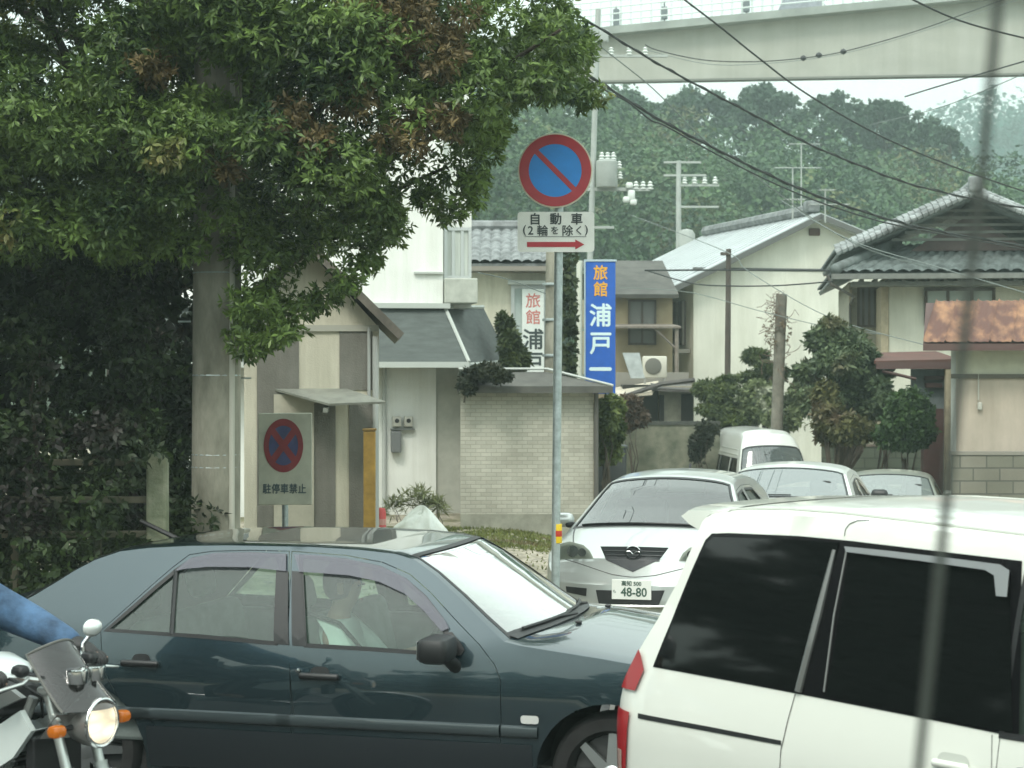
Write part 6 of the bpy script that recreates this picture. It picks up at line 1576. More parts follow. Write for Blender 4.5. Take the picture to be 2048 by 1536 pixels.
# ---------------- white minivan at the right
frv = Frame(2.616, 7.07, 0.0, R(-50))
WPAINT = mat('white paint', (.70, .72, .66), .35, coat=.8)
van = Car(frv, 1.78, [], [(2.10, .92), (2.30, .75), (2.38, .50), (2.36, .25)], [(-2.10, 1.5), (-2.16, 1.3), (-2.30, 1.0), (-2.40, .7), (-2.42, .3)], 1.02, kt=.20, kb=.06, plan=(.6, .16, .35, .05), bulge=.12, rbulge=.10, sill=.24, edge=.022)
roofv = tr(van, [(1412, 1036), (1440, 1030), (1475, 1027), (1560, 1028), (1665, 1036), (1800, 1052), (1930, 1068), (2048, 1083)])
tailv = tr(van, [(1405, 1043), (1382, 1100), (1355, 1165), (1325, 1240), (1303, 1290), (1283, 1340), (1262, 1410), (1250, 1470), (1243, 1540)])
print('van roof', roofv[0], roofv[-1], 'tail', tailv[0], tailv[4], tailv[-1])
xlast, zlast = roofv[-1]
print([(round(a,2),round(b_,2)) for a,b_ in tailv]); tailv = [(a - max(0, min(.115, (1.33 - b_) * .26)), b_) for a, b_ in tailv]; van.tail = [roofv[0]] + tailv[:-1] + [(min(p[0] for p in tailv[:-1]) - .01, .5), (min(p[0] for p in tailv[:-1]) + .0, .28)]
van.xr = min(p[0] for p in van.tail)
van.top = roofv + [(xlast + .5, zlast - .01), (xlast + 1.0, zlast - .06), (xlast + 1.35, zlast - .20), (1.25, 1.30), (1.72, 1.06), (2.10, .92)]
van.top = sorted(van.top, key=lambda p: p[0])
van.crown = [(-3, .012), (xlast + .8, .015), (1.3, .04), (1.7, .04), (2.1, .02)]
van.bow = [(-3, -.02), (-1.5, 0), (.6, .04), (1.7, .22), (2.1, .04)]
print('van top', [(round(a, 2), round(b_, 2)) for a, b_ in van.top])
Vt = lambda pts: tr(van, pts)
band = Vt([(1307, 1334), (1345, 1240), (1385, 1140), (1412, 1080), (1425, 1067), (1460, 1066), (1600, 1072), (1697, 1081), (1900, 1105), (2046, 1122), (2044, 1300), (2040, 1476), (1900, 1447), (1700, 1408), (1592, 1387), (1450, 1360)])
qg = Vt([(1316, 1330), (1350, 1245), (1390, 1145), (1417, 1085), (1430, 1074), (1600, 1079), (1682, 1085), (1650, 1200), (1620, 1310), (1600, 1382), (1450, 1354)])
x_seam = van.st(1592, 1388)[0]
bx_ = band[9][0]
# front door window beyond the frame
zt0, zb0 = band[9][1], band[11][1]
fwin = [(bx_ + .03, zb0 + .0), (bx_ + .03, zt0 - .0), (bx_ + .55, zt0 - .03), (1.12, 1.18), (1.22, zb0 + .02)]
print('tailv', [(round(a,2),round(b_,2)) for a,b_ in van.tail])
def van_panel_obj(name, poly, holes_, lift, m, parent, sg, step=.07):
    m_ = MB(); panel(m_, poly, holes_, van.smap(sg, lift), step); return obj(name, m_, m, parent, 35)
sd_door = [van.st(1592, 1386), van.st(1576, 1445), van.st(1564, 1485), (van.st(1561, 1536)[0], .70), (van.st(1561, 1536)[0] + .02, .35), (bx_ + .01, .33), (bx_ + .012, zb0), ] 
vtops = [('body', van.top[0][0], .62), ('windshield', .62, 1.74), ('body', 1.74, 2.10)]
tv = build_car('minivan', 'white minivan with dark privacy windows and roof spoiler cut off by the right edge', 'car', van, WPAINT, wheels=(-1.42, 1.38), wr=.32, ra=.38, glassm=GL_SHIELD, doors=[dict(poly=[(bx_ + .02, .34), (bx_ + .02, zt0 + .03), (bx_ + .57, zt0 + .0), (1.16, 1.20), (1.28, 1.0), (1.28, .75), (1.0, .45), (.95, .34)], win=[fwin], glass=GL_CLEAR, handle=(bx_ + .14, .86))], holes=[], tops=vtops, step=.07, spokes=6)
for ch in [c for c in tv.children if c.name.startswith('body')]: pass
for sg in (-1, 1):
    sm = van_panel_obj('window_surround', band, [], .0035, mat('gloss black', (.006, .006, .007), .15, spec=.2), tv, sg)
    g1 = van_panel_obj('window', qg, [], .009, mat('van privacy glass', (.004, .005, .005), .05, spec=.45), tv, sg)
    dg = Vt([(1702, 1097), (1850, 1112), (2010, 1132), (2024, 1140), (2026, 1300), (2030, 1466), (1850, 1431), (1656, 1391), (1672, 1300), (1690, 1190)])
    g2 = van_panel_obj('window', dg, [], .009, MATS['van privacy glass'], tv, sg)
    pm = MB(); a = van.st(1672, 1100); b2 = van.st(1640, 1230); c2 = van.st(1600, 1384)
    pm.tube([(p[0], sg * (van.side(*p) + .008), p[1]) for p in (a, b2, c2)], [.010, .016, .016], 6); obj('pillar_trim', pm, mat('pillar grey', (.10, .105, .10), .25, coat=.5), sm, True)
    pm = MB(); a = van.st(1698, 1095); b2 = van.st(1672, 1230); c2 = van.st(1652, 1384); pm.tube([(p[0], sg * (van.side(*p) + .010), p[1]) for p in (a, b2, c2)], .005, 6); obj('window_seal', pm, mat('pillar grey', (.10, .105, .10)), g2, True)
    vz = Vt([(1698, 1092), (1780, 1100), (1900, 1114), (2010, 1128), (2029, 1140), (2024, 1193), (2002, 1191), (1998, 1150), (1980, 1139), (1850, 1121), (1702, 1103)])
    m_ = MB(); panel(m_, vz, [], van.smap(sg, .028), .05); obj('window_visor', m_, glass('pale visor', (.30, .31, .33), refl=1.2, opaque=.55, ocol=(.42, .45, .46)), g2, True)
    # rail slot
    sl = Vt([(1277, 1427), (1420, 1454), (1564, 1482), (1564, 1491), (1420, 1464), (1277, 1437)]); van_panel_obj('door_rail', sl, [], .003, BLACK, tv, sg)
    # seams as thin dark gaps
    def seam(pts, w=.004):
        q_ = Vt(pts); m_ = MB(); V = []
        for i, p in enumerate(q_):
            a = q_[max(0, i - 1)]; b2 = q_[min(len(q_) - 1, i + 1)]; d = Vector((b2[0] - a[0], b2[1] - a[1])).normalized(); nn = Vector((-d.y, d.x)) * w / 2
            for s_ in (-1, 1): X_, Z_ = p[0] + s_ * nn.x, p[1] + s_ * nn.y; V.append((X_, sg * (van.side(X_, Z_) + .002), Z_))
        m_.add(V, [(2 * i, 2 * i + 1, 2 * i + 3, 2 * i + 2) for i in range(len(q_) - 1)]); return m_
    m_ = seam([(1592, 1388), (1583, 1420), (1576, 1445), (1568, 1481), (1563, 1500), (1561, 1536), (1560, 1640)]); m2 = seam([(1690, 1072), (1692, 1058), (1700, 1048), (1716, 1041), (1740, 1041)]); m_.add(m2.v, m2.f)
    m3 = seam([(1986, 1470), (1985, 1536), (1985, 1620)], .003); m_.add(m3.v, m3.f); m3 = seam([(1409, 1045), (1384, 1104), (1357, 1169), (1327, 1244), (1305, 1294)], .003)
    obj('door_gap', m_, BLACK, tv)
    # lamps
    zz_ = lambda py: van.st(1285, py)[1]
    xe_ = lambda z: van.xt(z) + .004
    z1_, z2_, z3_ = zz_(1299), zz_(1338), zz_(1384)
    up = [(xe_(z1_), z1_), (xe_(z1_) + .02, z1_ - .02), (xe_(z2_) + .105, z2_), (xe_(z3_) + .11, z3_ + .0), (xe_(z3_), z3_)]
    z1_, z2_ = zz_(1425), .42
    lo = [(xe_(z1_), z1_), (xe_(z1_) + .12, z1_ - .01), (xe_(z2_) + .11, z2_), (xe_(z2_), z2_)]
    TR = mat('tail lamp red', (.30, .010, .014), .3, coat=.25)
    u1 = van_panel_obj('tail_light', up, [], .012, TR, tv, sg, .03); u2 = van_panel_obj('tail_light', lo, [], .010, TR, tv, sg, .03)
    # lower end pale reflector
    rf_ = [(xe_(.66), .66), (xe_(.66) + .10, .66), (xe_(.56) + .10, .56), (xe_(.56), .56)]; van_panel_obj('reversing_lens', rf_, [], .013, mat('pink lens', (.45, .30, .26), .2, coat=.8), u2, sg, .03)
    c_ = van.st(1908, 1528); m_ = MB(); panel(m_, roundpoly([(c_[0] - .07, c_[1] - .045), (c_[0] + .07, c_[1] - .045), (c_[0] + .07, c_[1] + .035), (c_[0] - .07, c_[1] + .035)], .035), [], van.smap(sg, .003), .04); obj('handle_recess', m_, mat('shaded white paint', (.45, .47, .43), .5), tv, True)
    m_ = MB(); m_.bbox((c_[0], sg * (van.side(*c_) + .02), c_[1] - .005), (.16, .025, .03), bev=.012); obj('handle', m_, WPAINT, tv, True)
# rear glass, roof seam grooves, spoiler
m_ = MB(); panel(m_, [(-.80, 1.12), (.80, 1.12), (.76, 1.50), (-.76, 1.50)], [], van.rmap(.006), .08); obj('rear_window', m_, GL_DARK, tv, True)
m_ = MB(); T = van.tmap(.003)
for v in (-.93, .93):
    for dv in (0, .02):
        pts = [T(x, v - dv * (1 if v > 0 else -1)) for x in np.linspace(van.top[0][0] + .08, .6, 30)]; m_.tube([(a, b_, c - .0) for a, b_, c in pts], .0035, 5)
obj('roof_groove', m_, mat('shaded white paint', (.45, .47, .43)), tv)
x0 = van.top[0][0]; m_ = MB(); V = []
for v in np.linspace(-.96, .96, 25):
    a = Vector(van.tmap()(x0 + .10, v)); ye = a.y; sw_ = .05 * v * v
    V += [(a.x, ye, a.z + .004), (x0 - .20 + sw_, ye * .97, a.z - .008), (x0 - .245 + sw_, ye * .97, a.z - .035), (x0 - .20 + sw_, ye * .97, a.z - .065), (x0 - .01, ye, a.z - .11)]
n = 5; m_.add(V, [(i * n + j, i * n + j + 1, (i + 1) * n + j + 1, (i + 1) * n + j) for i in range(24) for j in range(4)] + [(0, 1, 2, 3, 4), tuple(24 * n + k for k in (4, 3, 2, 1, 0))])
obj('spoiler', m_, WPAINT, tv, 40)
for sg in (-1, 1):
    m_ = MB(); m_.bbox((1.22, sg * (van.side(1.22, 1.1) + .12), 1.10), (.12, .22, .18), bev=.05); obj('side_mirror', m_, WPAINT, tv, True)
    m_ = MB(); panel(m_, [(sg * .55, .68), (sg * .95, .68), (sg * .95, .84), (sg * .55, .84)], [], van.fmap(.008), .06); obj('headlight', m_, mat('clear lens', (.55, .56, .54)), tv, True)
m_ = MB(); panel(m_, [(-.45, .62), (.45, .62), (.45, .82), (-.45, .82)], [], van.fmap(.008), .06); obj('grille', m_, BLACK, tv, True)
seat(tv, .25, -.4, .5); seat(tv, .25, .4, .5); seat(tv, -.7, 0, .5, w=1.3, bench=True)

# ---------------- silver hatchback parked facing the camera
zM = -.06
frm = Frame(1.50, 18.22, zM, R(-103.5))
SILV = mat('silver paint', (.50, .53, .51), .30, .55, coat=.7)
maz = Car(frm, 1.68, [], [(1.86, .69), (1.97, .63), (2.05, .55), (2.07, .40), (2.05, .26), (1.98, .18)], [(-2.05, 1.05), (-2.12, .8), (-2.14, .5), (-2.10, .22)], .88, kt=.50, kb=.05, plan=(.60, .20, .45, .12), bulge=.15, sill=.20, edge=.03)
def zat(py, Y, z0): return HC - (py - YH) / F * Y - z0
maz.top = [(-2.05, 1.05), (-1.85, 1.16), (-1.45, 1.34), (-1.0, 1.40), (-.3, 1.415), (.12, 1.375), (.35, 1.27), (.65, 1.09), (.98, .885), (1.10, .86), (1.45, .79), (1.70, .74), (1.86, .69)]
k_ = (zat(947, 18.6, zM) - .09) / 1.415
maz.top = [(a, .74 + (b_ - .74) * (zat(950, 18.0, zM) - .10 - .74) / (1.375 - .74)) if b_ > .9 and a < .9 else (a, b_) for a, b_ in maz.top]
maz.crown = [(-2.1, .03), (-1.5, .05), (0, .06), (.98, .05), (1.2, .05), (1.86, .035)]
maz.bow = [(-2.1, -.12), (-1.5, -.08), (-1.0, 0), (.12, .05), (.98, .26), (1.3, .22), (1.86, .15)]
dpo = [(.80, .26), (.86, .9), (.55, 1.03), (.15, 1.22), (-.30, 1.245), (-.32, .26)]
dwin = [(.74, .93), (.52, 1.05), (.18, 1.185), (-.24, 1.205), (-.25, .93)]
dpo2 = [(-.34, .26), (-.34, 1.245), (-.95, 1.22), (-1.25, 1.08), (-1.28, .85), (-1.08, .62), (-.98, .26)]
dwin2 = [(-.40, .93), (-.40, 1.205), (-.92, 1.18), (-1.14, 1.06), (-1.18, .95)]
tm = build_car('hatchback', 'silver white hatchback with dark five sided grille parked facing the road', 'car', maz, SILV, wheels=(-1.30, 1.24), wr=.30, ra=.345, glassm=glass('hatchback glass', (.42, .55, .50), refl=1.5, opaque=.03), doors=[dict(poly=dpo, win=[dwin], glass=GL_CLEAR, handle=(-.15, .78)), dict(poly=dpo2, win=[dwin2], glass=GL_CLEAR, handle=(-1.05, .80))], tops=[('body', -2.05, -1.95), ('rear_window', -1.95, -1.5), ('body', -1.5, .14), ('windshield', .14, .98), ('body', .98, 1.86)], step=.08, spokes=5)
Ft = lambda pts: [maz.ft(*p) for p in pts]
def fpart(name, poly, m, parent, lift=.006, step=.04, holes_=[]):
    m_ = MB(); panel(m_, poly, holes_, maz.fmap(lift), step); return obj(name, m_, m, parent, 35)
gr = Ft([(1201, 1107), (1338, 1110), (1320, 1134), (1266, 1147), (1212, 1133)])
GRL = mat('dark grille', (.022, .026, .03), .5)
gp = fpart('grille', gr, GRL, tm)
m_ = MB()
for k in range(1, 4):
    z = gr[0][1] - k * .035; 
    if z > gr[3][1] + .02: 
        hw_ = interp(sorted([(gr[3][1], .02), (gr[4][1], (gr[2][0] - gr[4][0]) / 2), (gr[0][1], (gr[1][0] - gr[0][0]) / 2)]), z) * .95; vc = (gr[0][0] + gr[1][0]) / 2
        m_.tube([maz.fmap(.010)(vc + hw_ * j / 6, z) for j in range(-6, 7)], .004, 5)
obj('grille_bar', m_, mat('grille grey', (.06, .065, .07), .4), gp)
# emblem: ring with inner wing strokes
c_ = maz.ft(1267, 1121); ec = Vector(maz.fmap(.018)(*c_)); m_ = MB(); er = .06
pts = [(ec.x, ec.y + er * math.cos(a), ec.z + er * .88 * math.sin(a)) for a in np.linspace(0, 2 * math.pi, 37)]
m_.tube(pts, .0075, 6, cap=False); m_.tube([(ec.x, ec.y - er * .9, ec.z + er * .15), (ec.x, ec.y - er * .4, ec.z + er * .2), (ec.x, ec.y, ec.z - er * .2), (ec.x, ec.y + er * .4, ec.z + er * .2), (ec.x, ec.y + er * .9, ec.z + er * .15)], .004, 6)
obj('emblem', m_, CHROME, gp, True)
lowz = maz.ft(1265, 1209)[1]
it = Ft([(1192, 1180), (1330, 1181), (1318, 1210), (1262, 1213), (1198, 1208)]); fpart('air_intake', it, BLACK, tm)
m_ = MB(); m_.tube([maz.fmap(.012)(v, lowz - .015) for v in np.linspace(-.62, .62, 15)], .012, 6); obj('bumper_lip', m_, SILV, tm, True)
pc_ = maz.ft(1264, 1179); q = Vector(maz.fmap(.02)(*pc_))
plp = plate_part(tm, (q.x, q.y, q.z), R(90), top='高知 500', main='48-80', side='も')
hl = Ft([(1108, 1096), (1140, 1093), (1168, 1103), (1180, 1115), (1188, 1131), (1150, 1129), (1110, 1127)])
for sg in (-1, 1):
    c0 = c_[0]; ph = [(p[0] if sg == np.sign(hl[0][0]) else -p[0] , p[1]) for p in hl]
    ph = [(max(-.985, min(.985, a)), b_) for a, b_ in ph]
    ho = fpart('headlight', ph, mat('headlight housing', (.45, .48, .42), .35), tm, .005)
    cx_ = sum(p[0] for p in ph) / len(ph); cz_ = sum(p[1] for p in ph) / len(ph)
    m_ = MB(); w_ = Vector(maz.fmap(.014)(cx_ * 1.02, cz_)); m_.lathe([(.001, -.01), (.035, -.008), (.05, .004)], 16, c=w_, axis='x'); obj('reflector', m_, CHROME, ho, True)
    m_ = MB(); w_ = Vector(maz.fmap(.012)(cx_ * .86, cz_ - .012)); m_.lathe([(.001, -.01), (.026, -.008), (.036, .004)], 16, c=w_, axis='x'); obj('reflector', m_, CHROME, ho, True)
    fpart('lens', offset(ph, -.004), GL_LAMP, ho, .026)
    fg = [(sg * .62, lowz + .05), (sg * .90, lowz + .07), (sg * .90, lowz + .12), (sg * .60, lowz + .115)]; fpart('fog_lamp_recess', fg, BLACK, tm)
    m_ = MB(); y = sg * (maz.side(.78, .95) + .12); m_.bbox((.76, y, .97), (.12, .20, .13), bev=.05); mo = obj('side_mirror', m_, SILV, tm, True); m_ = MB(); m_.bbox((.80, y - sg * .09, .93), (.06, .12, .05), bev=.02); obj('mirror_foot', m_, BLACK, mo, True)
    # black lower corner
    # bonnet shut lines
    m_ = MB(); pts = [Vector(maz.tmap(.002)(x, sg * (.90 - .28 * ((x - .98) / .88) ** 1.2))) for x in np.linspace(1.0, 1.84, 16)]; m_.tube(pts, .005, 5); obj('bonnet_gap', m_, mat('gap grey', (.10, .10, .10), .7), tm)
# bumper gap line
m_ = MB(); m_.tube([maz.fmap(.001)(v, gr[3][1] - .028 + .10 * abs(v) ** 1.3) for v in np.linspace(-.8, .8, 24)], .004, 5); obj('bumper_gap', m_, mat('gap grey', (.10, .10, .10)), tm)
m_ = MB(); T = maz.tmap(.012)
for v0, v1 in ((-.82, -.02), (-.05, .70)): m_.tube([T(.955, v0 + (v1 - v0) * k / 8) for k in range(9)], .010, 6)
obj('wiper', m_, BLACK, tm)
m_ = MB(); T = maz.tmap(.003); V = [T(x, v / 14) for x in (.95, .985) for v in range(-13, 14)]; m_.add(V, [(i, i + 1, 28 + i, 27 + i) for i in range(26)]); obj('cowl', m_, BLACK, tm)
a = maz.tmap()(-1.1, 0); m_ = MB(); m_.tube([a, (a[0] - .05, a[1], a[2] + .045)], .012, 6); obj('antenna', m_, BLACK, tm)
seat(tm, -.1, -.36, .40, col=DARKIN); seat(tm, -.1, .36, .40, col=DARKIN); seat(tm, -.95, 0, .40, w=1.25, bench=True)
m_ = MB(); m_.bbox((.75, 0, .76), (.5, 1.35, .25), bev=.08); obj('dashboard', m_, mat('grey dash', (.14, .16, .15), .7), tm, True)
m_ = MB(); m_.lathe([(.175 + .014 * math.cos(R(a)), .014 * math.sin(R(a))) for a in range(0, 361, 40)], 28, axis='x'); m_.bbox((0, 0, 0), (.03, .33, .04), bev=.01); sw = obj('steering_wheel', m_, BLACK, tm, True); sw.location = (.36, -.36, .88); sw.rotation_euler = (0, R(24), 0)

# ---------------- white saloon seen from behind
def rear_car(name, label, px, Y, zroof_px, yaw, paint, W, glassm, seed=0, H=1.42):
    x = (px - 1024) / F * Y; z0 = HC - (zroof_px - YH) / F * Y - H
    f_ = Frame(x, Y + 1.6, z0, R(yaw))
    c = Car(f_, W, [(-2.25, .98), (-1.95, 1.02), (-1.62, 1.04), (-1.02, 1.33), (-.7, 1.355), (-.1, 1.36), (.35, 1.31), (1.05, .98), (1.25, .95), (1.9, .84), (2.2, .72)], [(2.2, .72), (2.28, .5), (2.25, .22)], [(-2.25, .98), (-2.30, .75), (-2.30, .5), (-2.26, .22)], .95, kt=.40, kb=.05, plan=(.6, .16, .5, .12), bulge=.12, sill=.22)
    c.crown = [(-2.3, .03), (-1.62, .04), (-1.0, .06), (.35, .06), (1.05, .05), (2.2, .02)]; c.bow = [(-2.3, -.08), (-1.62, -.16), (-1.0, -.05), (-.3, 0), (.35, .05), (1.05, .2), (2.2, .06)]
    d1 = dict(poly=[(.86, .26), (.93, .92), (.62, 1.10), (.30, 1.25), (-.12, 1.30), (-.14, .26)], win=[[(.80, .96), (.58, 1.08), (.28, 1.20), (-.06, 1.25), (-.07, .96)]], handle=(.0, .82))
    d2 = dict(poly=[(-.16, .26), (-.15, 1.30), (-.80, 1.27), (-1.25, 1.05), (-1.30, .82), (-1.1, .60), (-1.02, .26)], win=[[(-.21, .96), (-.20, 1.25), (-.78, 1.22), (-1.15, 1.04), (-1.22, .97)]], handle=(-1.05, .84))
    t = build_car(name, label, 'car', c, paint, wheels=(-1.32, 1.34), wr=.31, ra=.355, glassm=glassm, doors=[d1, d2], tops=[('body', -2.25, -1.62), ('rear_window', -1.62, -1.0), ('body', -1.0, .35), ('windshield', .35, 1.05), ('body', 1.05, 2.2)], step=.10, spokes=6)
    for sg in (-1, 1):
        m_ = MB(); y = sg * (c.side(.85, 1.0) + .12); m_.bbox((.85, y, 1.0), (.11, .21, .13), bev=.05); obj('side_mirror', m_, BLACK if seed == 0 else paint, t, True)
        m_ = MB(); panel(m_, [(sg * .55, .66), (sg * .97, .66), (sg * .97, .88), (sg * .55, .86)], [], c.rmap(.008), .08); obj('tail_light', m_, TR, t, True)
    m_ = MB(); m_.bbox((c.xr - .10, 0, .75), (.006, .33, .165)); obj('number_plate', m_, mat('plate white', (.78, .80, .76)), t)
    m_ = MB(); T = c.tmap(.012); m_.tube([T(-1.58, -.1 + k * .09) for k in range(8)], .008, 5); obj('wiper', m_, BLACK, t)
    seat(t, .0, -.36, .40); seat(t, .0, .36, .40); seat(t, -.85, 0, .40, w=1.25, bench=True)
    return t, c
WP2 = mat('cool white paint', (.70, .74, .71), .35, coat=.7)
rear_car('saloon', 'white saloon parked behind the hatchback, seen from the rear with black mirror', 1640, 22.2, 940, 76, WP2, 1.72, glass('grey rear glass', (.30, .35, .35), refl=1.6, opaque=.35, ocol=(.34, .40, .40)), 0)
rear_car('saloon', 'pale silver saloon parked furthest right by the mossy wall', 1825, 29.5, 952, 77, mat('greenish silver paint', (.46, .50, .44), .4, .4, coat=.5), 1.68, glass('pale rear glass', (.40, .48, .46), refl=1.6, opaque=.30, ocol=(.44, .52, .50)), 1)

# ---------------- tall white van
Yh = 39.5; xh = (1552 - 1024) / F * Yh; Hh = 2.25; z0 = HC - (869 - YH) / F * Yh - Hh
frh = Frame(xh - .14, Yh + 2.33, z0, R(-86.5))
hi = Car(frh, 1.62, [(-2.35, 2.05), (-2.15, 2.16), (1.2, 2.16), (1.55, 2.08), (1.85, 1.80), (2.25, 1.08), (2.33, 1.0)], [(2.33, 1.0), (2.42, .7), (2.42, .3)], [(-2.35, 2.05), (-2.38, 1.2), (-2.40, .3)], 1.05, kt=.07, kb=.03, plan=(.5, .14, .3, .08), bulge=.12, sill=.25, edge=.10)
hi.crown = [(-3, .06), (1.2, .06), (1.85, .05), (2.3, .02)]; hi.bow = [(-3, 0), (1.2, .02), (1.85, .08), (2.3, .10)]
hw1 = [(.95, 1.15), (.95, 1.72), (1.62, 1.72), (1.98, 1.15)]
hw2 = [(-.30, 1.15), (-.30, 1.72), (.80, 1.72), (.80, 1.15)]; hw3 = [(-2.1, 1.15), (-2.1, 1.72), (-.40, 1.72), (-.40, 1.15)]
th_ = build_car('tall_van', 'high roofed white van parked furthest back among the garden shrubs', 'van', hi, WP2, wheels=(-1.25, 1.35), wr=.32, ra=.38, glassm=glass('van screen', (.35, .42, .42), refl=1.4, opaque=.30, ocol=(.30, .36, .36)), doors=[dict(poly=[(.88, .30), (.88, 1.78), (1.66, 1.78), (2.05, 1.12), (1.8, .75), (1.0, .68), (.95, .30)], win=[hw1], glass=GL_DARK, handle=(1.0, .98)), dict(poly=[(-.36, .30), (-.36, 1.78), (.86, 1.78), (.86, .30)], win=[hw2], glass=GL_DARK, handle=(.74, .98)), dict(poly=[(-2.25, .30), (-2.25, 1.78), (-.38, 1.78), (-.38, .30), (-.83, .30), (-.85, .60), (-1.0, .72), (-1.25, .76), (-1.5, .72), (-1.65, .60), (-1.67, .30)], win=[hw3], glass=GL_DARK)], holes=[], tops=[('body', -2.35, 1.78), ('windshield', 1.78, 2.24), ('body', 2.24, 2.33)], step=.12)
for sg in (-1, 1):
    m_ = MB()
    for z in (1.80, 1.90): m_.box(-2.2, 1.5, sg * (hi.side(0, z) + .002) - .006, sg * (hi.side(0, z) + .002) + .006, z - .012, z + .012)
    obj('roof_gutter', m_, mat('cool white paint', (.7, .74, .71)), th_)
    m_ = MB(); m_.bbox((1.95, sg * (hi.side(1.8, 1.2) + .14), 1.30), (.08, .16, .26), bev=.04); obj('side_mirror', m_, BLACK, th_, True)
    m_ = MB(); panel(m_, [(sg * .6, .68), (sg * .97, .68), (sg * .97, .88), (sg * .6, .88)], [], hi.fmap(.008), .08); obj('headlight', m_, mat('clear lens', (.55, .56, .54)), th_, True)
a = Vector(hi.tmap(-.06)(1.9, -.1)); m_ = MB(); m_.bbox(a, (.03, .22, .08), bev=.02); m_.tube([a, a + Vector((0, 0, .08))], .01, 5); obj('rear_view_mirror', m_, BLACK, th_)
m_ = MB(); panel(m_, [(-.5, .72), (.5, .72), (.5, .84), (-.5, .84)], [], hi.fmap(.008), .08); obj('grille', m_, BLACK, th_)
seat(th_, .9, -.4, .8); seat(th_, .9, .4, .8)
# ---------------- motorcycle with headlight on
Bf = Frame(-1.72, 8.1, 0, R(-28))       # local x forward; origin under the headlight
tb = thing('motorcycle', 'naked motorcycle with lit round headlight and smoked fly screen', 'motorcycle', Bf.o, Bf.th)
SHELL = mat('grey shell', (.20, .20, .19), .35, .3, coat=.6)
FORK = mat('fork alloy', (.55, .58, .56), .3, .8)
WT = mat('pearl white', (.62, .68, .66), .3, coat=.8)
hz = .805
m_ = MB(); m_.lathe([(.100, .02), (.104, .0), (.100, -.05), (.085, -.10), (.05, -.145), (.001, -.16)], 32, c=(0, 0, hz), axis='x'); hl_ = obj('headlight', m_, SHELL, tb, True)
m_ = MB(); m_.lathe([(.098 + .008 * math.cos(R(a)), .02 + .008 * math.sin(R(a))) for a in range(0, 361, 45)], 32, c=(0, 0, hz), axis='x'); obj('rim', m_, CHROME, hl_, True)
m_ = MB(); m_.lathe([(.001, .038), (.05, .032), (.08, .024), (.096, .014)], 32, c=(0, 0, hz), axis='x'); lm_ = emis('lit lamp', (1.0, .86, .60), .85); t_ = lm_.node_tree; co = t_.nodes.new('ShaderNodeTexCoord'); wv = t_.nodes.new('ShaderNodeTexVoronoi'); wv.inputs['Scale'].default_value = 13; mp = t_.nodes.new('ShaderNodeMapping'); mp.inputs['Scale'].default_value = (1, .6, 1.6)
t_.links.new(co.outputs['Object'], mp.inputs[0]); t_.links.new(mp.outputs[0], wv.inputs['Vector']); mr_ = t_.nodes.new('ShaderNodeMapRange'); mr_.inputs['To Min'].default_value = 1.35; mr_.inputs['To Max'].default_value = .5; mr_.inputs['From Max'].default_value = .8
t_.links.new(wv.outputs['Distance'], mr_.inputs['Value']); t_.links.new(mr_.outputs[0], t_.nodes['Principled BSDF'].inputs['Emission Strength'])
obj('lamp_lens', m_, lm_, hl_, True)
for s_ in (-1, 1):
    m_ = MB(); m_.tube([(-.06, s_ * .09, hz - .01), (-.055, s_ * .17, hz - .01)], .012, 8); io = obj('indicator_stalk', m_, BLACK, tb)
    m_ = MB(); m_.bbox((-.045, s_ * .205, hz - .01), (.062, .070, .050), bev=.018); obj('indicator', m_, emis('amber lens', (.95, .26, .02), .12), tb, True)
    # fork leg: upper tube and lower slider
    top_ = Vector((-.19, s_ * .105, .96)); bot_ = Vector((.02, s_ * .105, .30)); mid_ = top_.lerp(bot_, .52)
    m_ = MB(); m_.tube([top_, mid_], .022, 12); fo = obj('fork', m_, FORK, tb, True)
    m_ = MB(); m_.tube([mid_, mid_.lerp(bot_, .06), bot_], [.033, .030, .027], 12); obj('fork_slider', m_, mat('silver slider', (.50, .53, .51), .35, .6), fo, True)
m_ = MB(); m_.bbox((-.12, 0, hz + .02), (.05, .28, .05), bev=.015); m_.bbox((-.18, 0, .94), (.07, .28, .035), bev=.012); obj('fork_clamp', m_, FORK, tb, True)
# fly screen: curved smoked shield
V = []; nu, nv = 16, 12
for j in range(nv + 1):
    f = j / nv
    for i in range(nu + 1):
        u = -1 + 2 * i / nu; wd = .165 - .02 * f; x = .05 - .24 * f ** .9 - .10 * u * u * (1 - .3 * f); z = hz + .06 + .27 * f - .05 * u * u * f
        V.append((x, u * wd, z))
m_ = MB(); n = nu + 1; m_.add(V, [(j * n + i, j * n + i + 1, (j + 1) * n + i + 1, (j + 1) * n + i) for j in range(nv) for i in range(nu)])
sc_ = obj('fly_screen', m_, glass('smoked screen', (.07, .07, .07), refl=1.1, opaque=.15, ocol=(.10, .10, .095)), tb, True)
m_ = MB(); e_ = [V[j * n] for j in range(nv + 1)] + [V[nv * n + i] for i in range(1, n)] + [V[j * n + nu] for j in range(nv - 1, -1, -1)]; m_.tube(e_, .006, 6); obj('screen_edge', m_, mat('screen edge', (.10, .10, .09), .4), sc_, True)
m_ = MB(); V = []
for j in range(7):
    for i in range(nu + 1):
        f = j / 6; u = -1 + 2 * i / nu; V.append((.0 - .10 * u * u - .10 * f, u * (.145 - .01 * f), hz + .065 - .11 * f - .02))
m_.add(V, [(j * n + i, j * n + i + 1, (j + 1) * n + i + 1, (j + 1) * n + i) for j in range(6) for i in range(nu)]); obj('cowl', m_, SHELL, tb, True)
